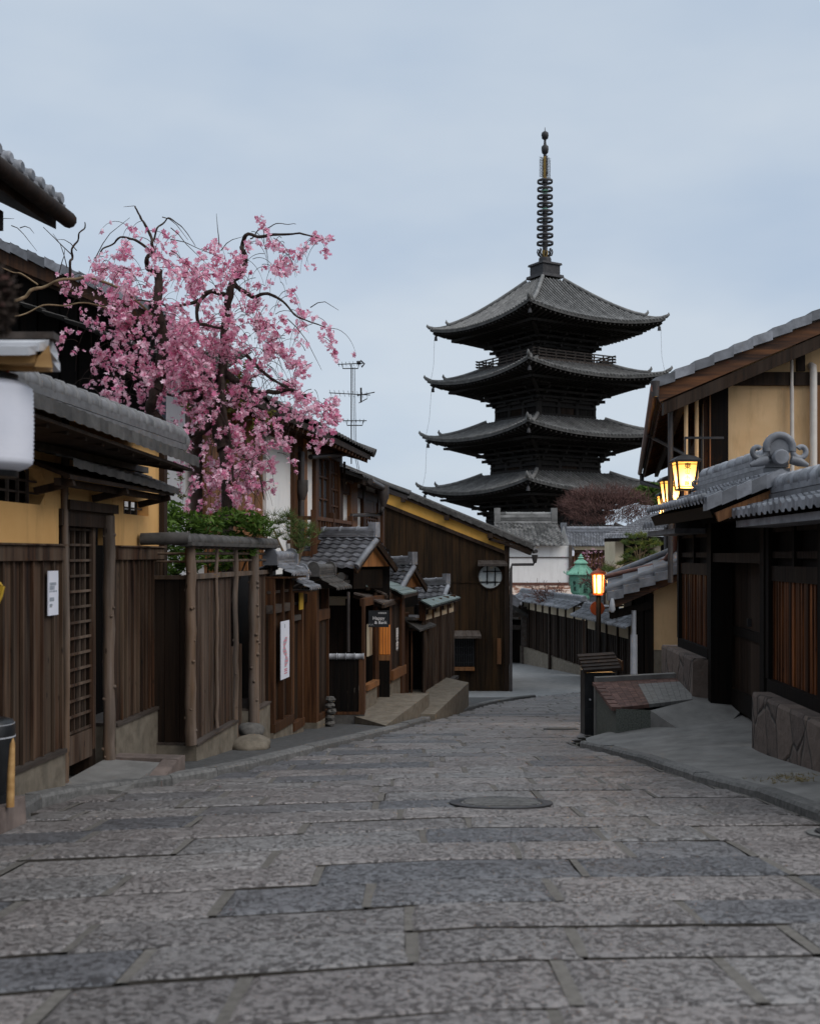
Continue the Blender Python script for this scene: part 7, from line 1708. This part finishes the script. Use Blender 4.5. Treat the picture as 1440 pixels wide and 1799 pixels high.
for ti, (rd, zc, zin, rin, bh) in enumerate(tiers):
    Rr = rd / math.sqrt(2); ze = zc - U_
    def zf(a, b, Rr=Rr, rin=rin, zin=zin, ze=ze):
        f = max(0, (Rr - b) / (Rr - rin)); return ze + (zin - ze) * (f ** 1.25) + U_ * (min(1, abs(a) / Rr) ** 2.2) * max(0, ((b - rin) / (Rr - rin))) ** 2
    mb = MB(M['tile_old'], M['pag'], M['tile_pan'])
    for n_, al in sides:
        NB, NA = 12, 26; vs = []
        for i in range(NB + 1):
            b = Rr + (rin - Rr) * i / NB
            for j in range(NA + 1): a = b * (2 * j / NA - 1); vs.append(pp(n_, al, b, a, zf(a, b)))
        mb.add(vs, [(i * (NA + 1) + j, i * (NA + 1) + j + 1, (i + 1) * (NA + 1) + j + 1, (i + 1) * (NA + 1) + j) for i in range(NB) for j in range(NA)], 2, .1, True)
        # round cover tiles running down the slope
        ncol = int(2 * Rr / .33)
        for c_i in range(ncol):
            a = -Rr + 2 * Rr * (c_i + .5) / ncol; b0 = max(abs(a), rin); tt = random.random()
            if Rr - b0 < .1: continue
            kk = max(2, int((Rr - b0) / .45)); pts = [pp(n_, al, Rr + .05 + (b0 - Rr - .05) * i / kk, a, zf(a, min(Rr, Rr + (b0 - Rr) * i / kk)) + .02) for i in range(kk + 1)]
            for i in range(kk):
                mb.tube(pts[i:i + 2], [.075, .07], 6, 0, .25 + .35 * tt + .15 * random.random(), i == 0)
        # eave edge board
        A_ = [pp(n_, al, Rr, Rr * (2 * j / NA - 1), zf(Rr * (2 * j / NA - 1), Rr)) for j in range(NA + 1)]
        B_ = [p - Vector((0, 0, .2)) - n_ * .06 for p in A_]; mb.add(A_ + B_, [(j, NA + 1 + j, NA + 2 + j, j + 1) for j in range(NA)], 0, .2)
        C_2 = [p - n_ * .5 - Vector((0, 0, .0)) for p in B_]; mb.add(B_ + C_2, [(j, NA + 1 + j, NA + 2 + j, j + 1) for j in range(NA)], 1, .2)
        # hip ridge with raised end ornaments
        cor = [pp(n_, al, Rr + (rin - Rr) * i / 10, Rr + (rin - Rr) * i / 10, zf(Rr, Rr) if i == 0 else zf(Rr + (rin - Rr) * i / 10, Rr + (rin - Rr) * i / 10)) for i in range(11)]
        cut = 3 if ti == 0 else 4
        mb.tube([p + V(0, 0, .14) for p in cor[cut - 1:]], .15, 8, 0, .5); mb.tube([p + V(0, 0, .07) for p in cor[:cut]], .1, 8, 0, .5)
        dd_ = (cor[0] - cor[1]).normalized()
        for q, s_ in ((cor[0] + V(0, 0, .05), .8), (cor[cut - 1] + V(0, 0, .12), 1.0)):
            mb.tube([q - dd_ * .25, q + dd_ * .05 + V(0, 0, .06), q + dd_ * .22 + V(0, 0, .24 * s_), q + dd_ * .2 + V(0, 0, .42 * s_)], [.14, .15, .1, .03], 7, 0, .4)
    rf = mb.build('roof', t)
    mb = MB(M['pag'])
    for n_, al in sides:
        nr = 30
        for j in range(nr):
            a = Rr * .985 * (2 * (j + .5) / nr - 1); bb = max(abs(a) * .98, bh + .5)
            if Rr - bb < .25: continue
            za = zf(a, Rr)
            mb.beam(pp(n_, al, Rr - .12, a, za - .30), pp(n_, al, bb, a * .98, ze + (za - ze) * (bb / Rr) ** 2.2 - .44), .1, .13)
            if abs(a) < Rr * .72: mb.beam(pp(n_, al, Rr - 1.35, a, ze - .44), pp(n_, al, bh + .3, a * .97, ze - .60), .1, .14)
        mb.hexa([pp(n_, al, bh + .2, -bh - .2, ze - .5), pp(n_, al, bh + .2, bh + .2, ze - .5), pp(n_, al, Rr - .3, Rr - .3, zc - .30), pp(n_, al, Rr - .3, -Rr + .3, zc - .30), pp(n_, al, bh + .2, -bh - .2, ze - .3), pp(n_, al, bh + .2, bh + .2, ze - .3), pp(n_, al, Rr - .3, Rr - .3, zc - .26), pp(n_, al, Rr - .3, -Rr + .3, zc - .26)]) if False else None
        # soffit that follows the eave
        NA = 20; A_ = [pp(n_, al, Rr - .15, (Rr - .15) * (2 * j / NA - 1), zf(Rr * (2 * j / NA - 1), Rr) - .22) for j in range(NA + 1)]; B_ = [pp(n_, al, bh, bh * (2 * j / NA - 1), ze - .42) for j in range(NA + 1)]
        mb.add(A_ + B_, [(j, NA + 1 + j, NA + 2 + j, j + 1) for j in range(NA)], 0, .3)
        mb.beam(pp(n_, al, Rr - 1.3, -Rr + 1.3, ze - .36), pp(n_, al, Rr - 1.3, Rr - 1.3, ze - .36), .16, .18)
        # corner tail rafters
        cdir_ = (n_ + al).normalized(); q = pc + cdir_ * (rd - .45) + V(0, 0, zc - .34); mb.beam(q, pc + cdir_ * (bh * 1.41) + V(0, 0, ze - .5), .2, .24)
        q = pc + cdir_ * (rd - 2.3) + V(0, 0, ze - .35); mb.beam(q, pc + cdir_ * (bh * 1.41) + V(0, 0, ze - 1.25), .22, .28)
    mb.build('rafters', rf)
    mb = MB(M['pag'], M['pag_light'])
    zb = ze - .5
    for st, (o_, z0, z1) in enumerate(((.95, zb - .34, zb - .05), (.62, zb - .74, zb - .40), (.30, zb - 1.14, zb - .80))):
        for n_, al in sides:
            mb.beam(pp(n_, al, bh + o_, -bh - o_, (z0 + z1) / 2 + .08), pp(n_, al, bh + o_, bh + o_, (z0 + z1) / 2 + .08), .2, .16)
            for k in range(4):
                a = (bh - .15) * (2 * k / 3 - 1)
                mb.beam(pp(n_, al, bh - .1, a, (z0 + z1) / 2 - .06), pp(n_, al, bh + o_ + .2, a, (z0 + z1) / 2 - .06), .18, .2)
                for m_ in (-.35, 0, .35): mb.beam(pp(n_, al, bh + o_, a + m_ * (1 - .25 * st), (z0 + z1) / 2 - .02), pp(n_, al, bh + o_, a + m_ * (1 - .25 * st), (z0 + z1) / 2 + .1), .2, .2, 0)
            cd = (n_ + al).normalized(); mb.beam(pc + cd * bh * 1.3 + V(0, 0, (z0 + z1) / 2), pc + cd * (bh + o_ + .25) * 1.41 + V(0, 0, (z0 + z1) / 2), .2, .22)
    for n_, al in sides:
        for k in range(3):
            for sg in (-1, 1): a = (bh - .15) * (2 * (k + .5) / 3 - 1) + sg * .16; q = pp(n_, al, bh + .05, a, zb - 1.05); mb.add([q + al * -.12, q + al * .12, q + al * .05 + V(0, 0, .26), q + al * -.05 + V(0, 0, .26)], [(0, 1, 2, 3)], 1)
    mb.build('brackets', rf)
    for n_, al in sides[:1] + sides[3:]:
        cd = (n_ + al).normalized(); q = pc + cd * (rd - .5) + V(0, 0, zc - .62)
        mb = MB(M['bronze']); mb.lathe(q, [(.15, -.34), (.13, -.26), (.11, -.08), (.05, 0), (.02, .12)], 10); mb.build('wind_bell', rf)
    cd = (sides[2][0] + sides[2][1]).normalized(); q = pc + cd * (rd - .5) + V(0, 0, zc - .62); mb = MB(M['bronze']); mb.lathe(q, [(.15, -.34), (.13, -.26), (.11, -.08), (.05, 0), (.02, .12)], 10); mb.build('wind_bell', rf)
    # storey under this roof
    zlo = (tiers[ti + 1][2] - .3) if ti < 4 else -6.0
    zhi = zb - 1.1
    mb = MB(M['pag'], M['void'], M['dark'])
    mb.hexa([pp(n_, al, bh - .12, -bh + .12, zlo) for n_, al in sides] + [pp(n_, al, bh - .12, -bh + .12, zb) for n_, al in sides], 0)
    for n_, al in sides:
        for k in range(4): a = bh * (2 * k / 3 - 1); q0_ = pp(n_, al, bh - .05, a * .96, zlo); mb.tube([q0_, q0_ + V(0, 0, zhi + .1 - zlo)], .17, 8, 0)
        mb.beam(pp(n_, al, bh + .02, -bh - .25, zhi), pp(n_, al, bh + .02, bh + .25, zhi), .26, .22, 0); mb.beam(pp(n_, al, bh + .0, -bh, zhi - .42), pp(n_, al, bh + .0, bh, zhi - .42), .2, .16, 0); mb.beam(pp(n_, al, bh + .0, -bh, zlo + .5), pp(n_, al, bh + .0, bh, zlo + .5), .2, .2, 0)
        for k in range(3):
            a = bh * (2 * (k + .5) / 3 - 1); w_ = bh / 3 * .7; q = lambda aa, z: pp(n_, al, bh - .08, aa, z)
            for s_ in range(7 if k != 1 else 3): aa = a - w_ + 2 * w_ * (s_ + .5) / (7 if k != 1 else 3); mb.beam(q(aa, zlo + .55), q(aa, zhi - .5), .09 if k != 1 else w_ * .6, .06, 2 if k == 1 else 0)
    mb.build('storey', t)
    if ti in (0, 1, 2, 3):
        zf0 = tiers[ti + 1][2] - .06 if ti else 14.72; rb = tiers[ti + 1][3] - .02 if ti else 3.72
        mb = MB(M['beam' if ti == 0 else 'pag']); hgt = .72 if ti == 0 else .3
        for n_, al in sides:
            mb.beam(pp(n_, al, rb - .3, -rb, zf0), pp(n_, al, rb - .3, rb, zf0), .7 if ti == 0 else .4, .22)
            if ti == 0:
                for z in (.3, .52, .74): mb.beam(pp(n_, al, rb, -rb - .35, zf0 + z), pp(n_, al, rb, rb + .35, zf0 + z), .09, .09)
                for k in range(9): a = rb * (2 * k / 8 - 1); mb.beam(pp(n_, al, rb, a, zf0), pp(n_, al, rb, a, zf0 + .76), .11, .11, 0, None, (1, 0, 0))
        mb.build('balcony', t)
# spire
sp = thing if False else None
zs = lambda py: (HY - py) / FPX * 90
mb = MB(M['bronze'], M['gold'], M['verdi'])
h_ = .92
mb.hexa([pp(n_, al, h_ + .15, -h_ - .15, zs(490)) for n_, al in sides] + [pp(n_, al, h_ + .12, -h_ - .12, zs(485)) for n_, al in sides], 0); mb.hexa([pp(n_, al, h_ - .08, -h_ + .08, zs(485)) for n_, al in sides] + [pp(n_, al, h_ - .08, -h_ + .08, zs(467)) for n_, al in sides], 0); mb.hexa([pp(n_, al, h_ + .05, -h_ - .05, zs(467.5)) for n_, al in sides] + [pp(n_, al, h_ + .02, -h_ - .02, zs(464)) for n_, al in sides], 0)
mb.lathe((PX, PY, 0), [(.5, zs(465)), (.5, zs(456)), (.47, zs(453)), (.2, zs(452)), (.2, zs(450))], 20, 0); mb.lathe((PX, PY, 0), [(.24, zs(452)), (.24, zs(440))], 14, 1)
for k in range(8):
    a = 2 * math.pi * k / 8; f = lambda r, py: V(PX + r * math.cos(a), PY + r * math.sin(a), zs(py)); mb.tube([f(.3, 450), f(.52, 448), f(.6, 443), f(.56, 438), f(.46, 439), f(.48, 443)], [.06, .07, .06, .05, .05, .03], 6, 0)
mb.tube([V(PX, PY, zs(445)), V(PX, PY, zs(255))], [.2, .12], 10, 0, .5)
for pa, pb in ((336, 330), (346, 340), (374, 366), (388, 382)): mb.lathe((PX, PY, 0), [(.215, zs(pa)), (.215, zs(pb))], 12, 2)
mb.lathe((PX, PY, 0), [(.15, zs(318)), (.14, zs(275))], 10, 1)
spire = mb.build('spire', t)
for k in range(9):
    py = 427.5 - k * 13.6; r = .66 - .006 * k; mb = MB(M['bronze'])
    n_ = 30
    vs = []
    for (rr_, dz) in ((r - .05, -.09), (r, -.1), (r + .01, 0), (r, .1), (r - .05, .09)):
        for j in range(n_): a = 2 * math.pi * j / n_; vs.append((PX + rr_ * math.cos(a), PY + rr_ * math.sin(a), zs(py) + dz))
    mb.add(vs, [(i * n_ + j, i * n_ + (j + 1) % n_, ((i + 1) % 5) * n_ + (j + 1) % n_, ((i + 1) % 5) * n_ + j) for i in range(5) for j in range(n_)], 0, .5, True)
    for j in range(6): a = .3 + 2 * math.pi * j / 6; mb.beam((PX, PY, zs(py)), (PX + r * .95 * math.cos(a), PY + r * .95 * math.sin(a), zs(py)), .03, .04)
    mb.lathe((PX, PY, zs(py)), [(.21, -.1), (.22, 0), (.21, .1)], 12); mb.build('ring', spire)
mb = MB(M['bronze'])
for k in range(4):
    a = math.radians(20) + math.pi / 2 * k; u = V(math.cos(a), math.sin(a), 0)
    for i in range(13):
        z = zs(311) + (zs(278) - zs(311)) * i / 12; q = V(PX, PY, z)
        mb.tube([q + u * .14, q + u * .26 + V(0, 0, .08), q + u * .4 + V(0, 0, .0), q + u * .5 + V(0, 0, .09)], [.025, .025, .022, .01], 4); mb.tube([q + u * .3, q + u * .42 + V(0, 0, .14)], [.02, .008], 4)
    mb.tube([V(PX, PY, zs(312)) + u * .24, V(PX, PY, zs(278)) + u * .22], .02, 4); mb.tube([V(PX, PY, zs(312)) + u * .46, V(PX, PY, zs(280)) + u * .44], .015, 4)
mb.build('flame_ornament', spire)
mb = MB(M['bronze']); mb.lathe((PX, PY, 0), [(.12, zs(271)), (.25, zs(268)), (.29, zs(262)), (.27, zs(257)), (.12, zs(254)), (.09, zs(248)), (.1, zs(245)), (.24, zs(243)), (.29, zs(237)), (.26, zs(233)), (.14, zs(231)), (.04, zs(229.5)), (.015, zs(223))], 18); mb.build('finial', spire)
# lightning cables hanging from the eaves
mb = MB(M['bronze'])
cl = (sides[2][0] + sides[2][1]).normalized(); cr = (sides[0][0] + sides[0][1]).normalized()
for cd in ( -1, 1):
    x = lambda tier, o: pc + e1_ * cd * (tiers[tier][0] - o) + V(0, 0, tiers[tier][1])
    for i in range(3): p, q = x(i, .4) + V(0, 0, -.5), x(i + 1, .35) + V(0, 0, .1); mb.tube([p, p.lerp(q, .3) + V(-.05 * cd, 0, 0), p.lerp(q, .7) + V(-.12 * cd, 0, 0), q], .010, 4)
mb.build('cable', t)
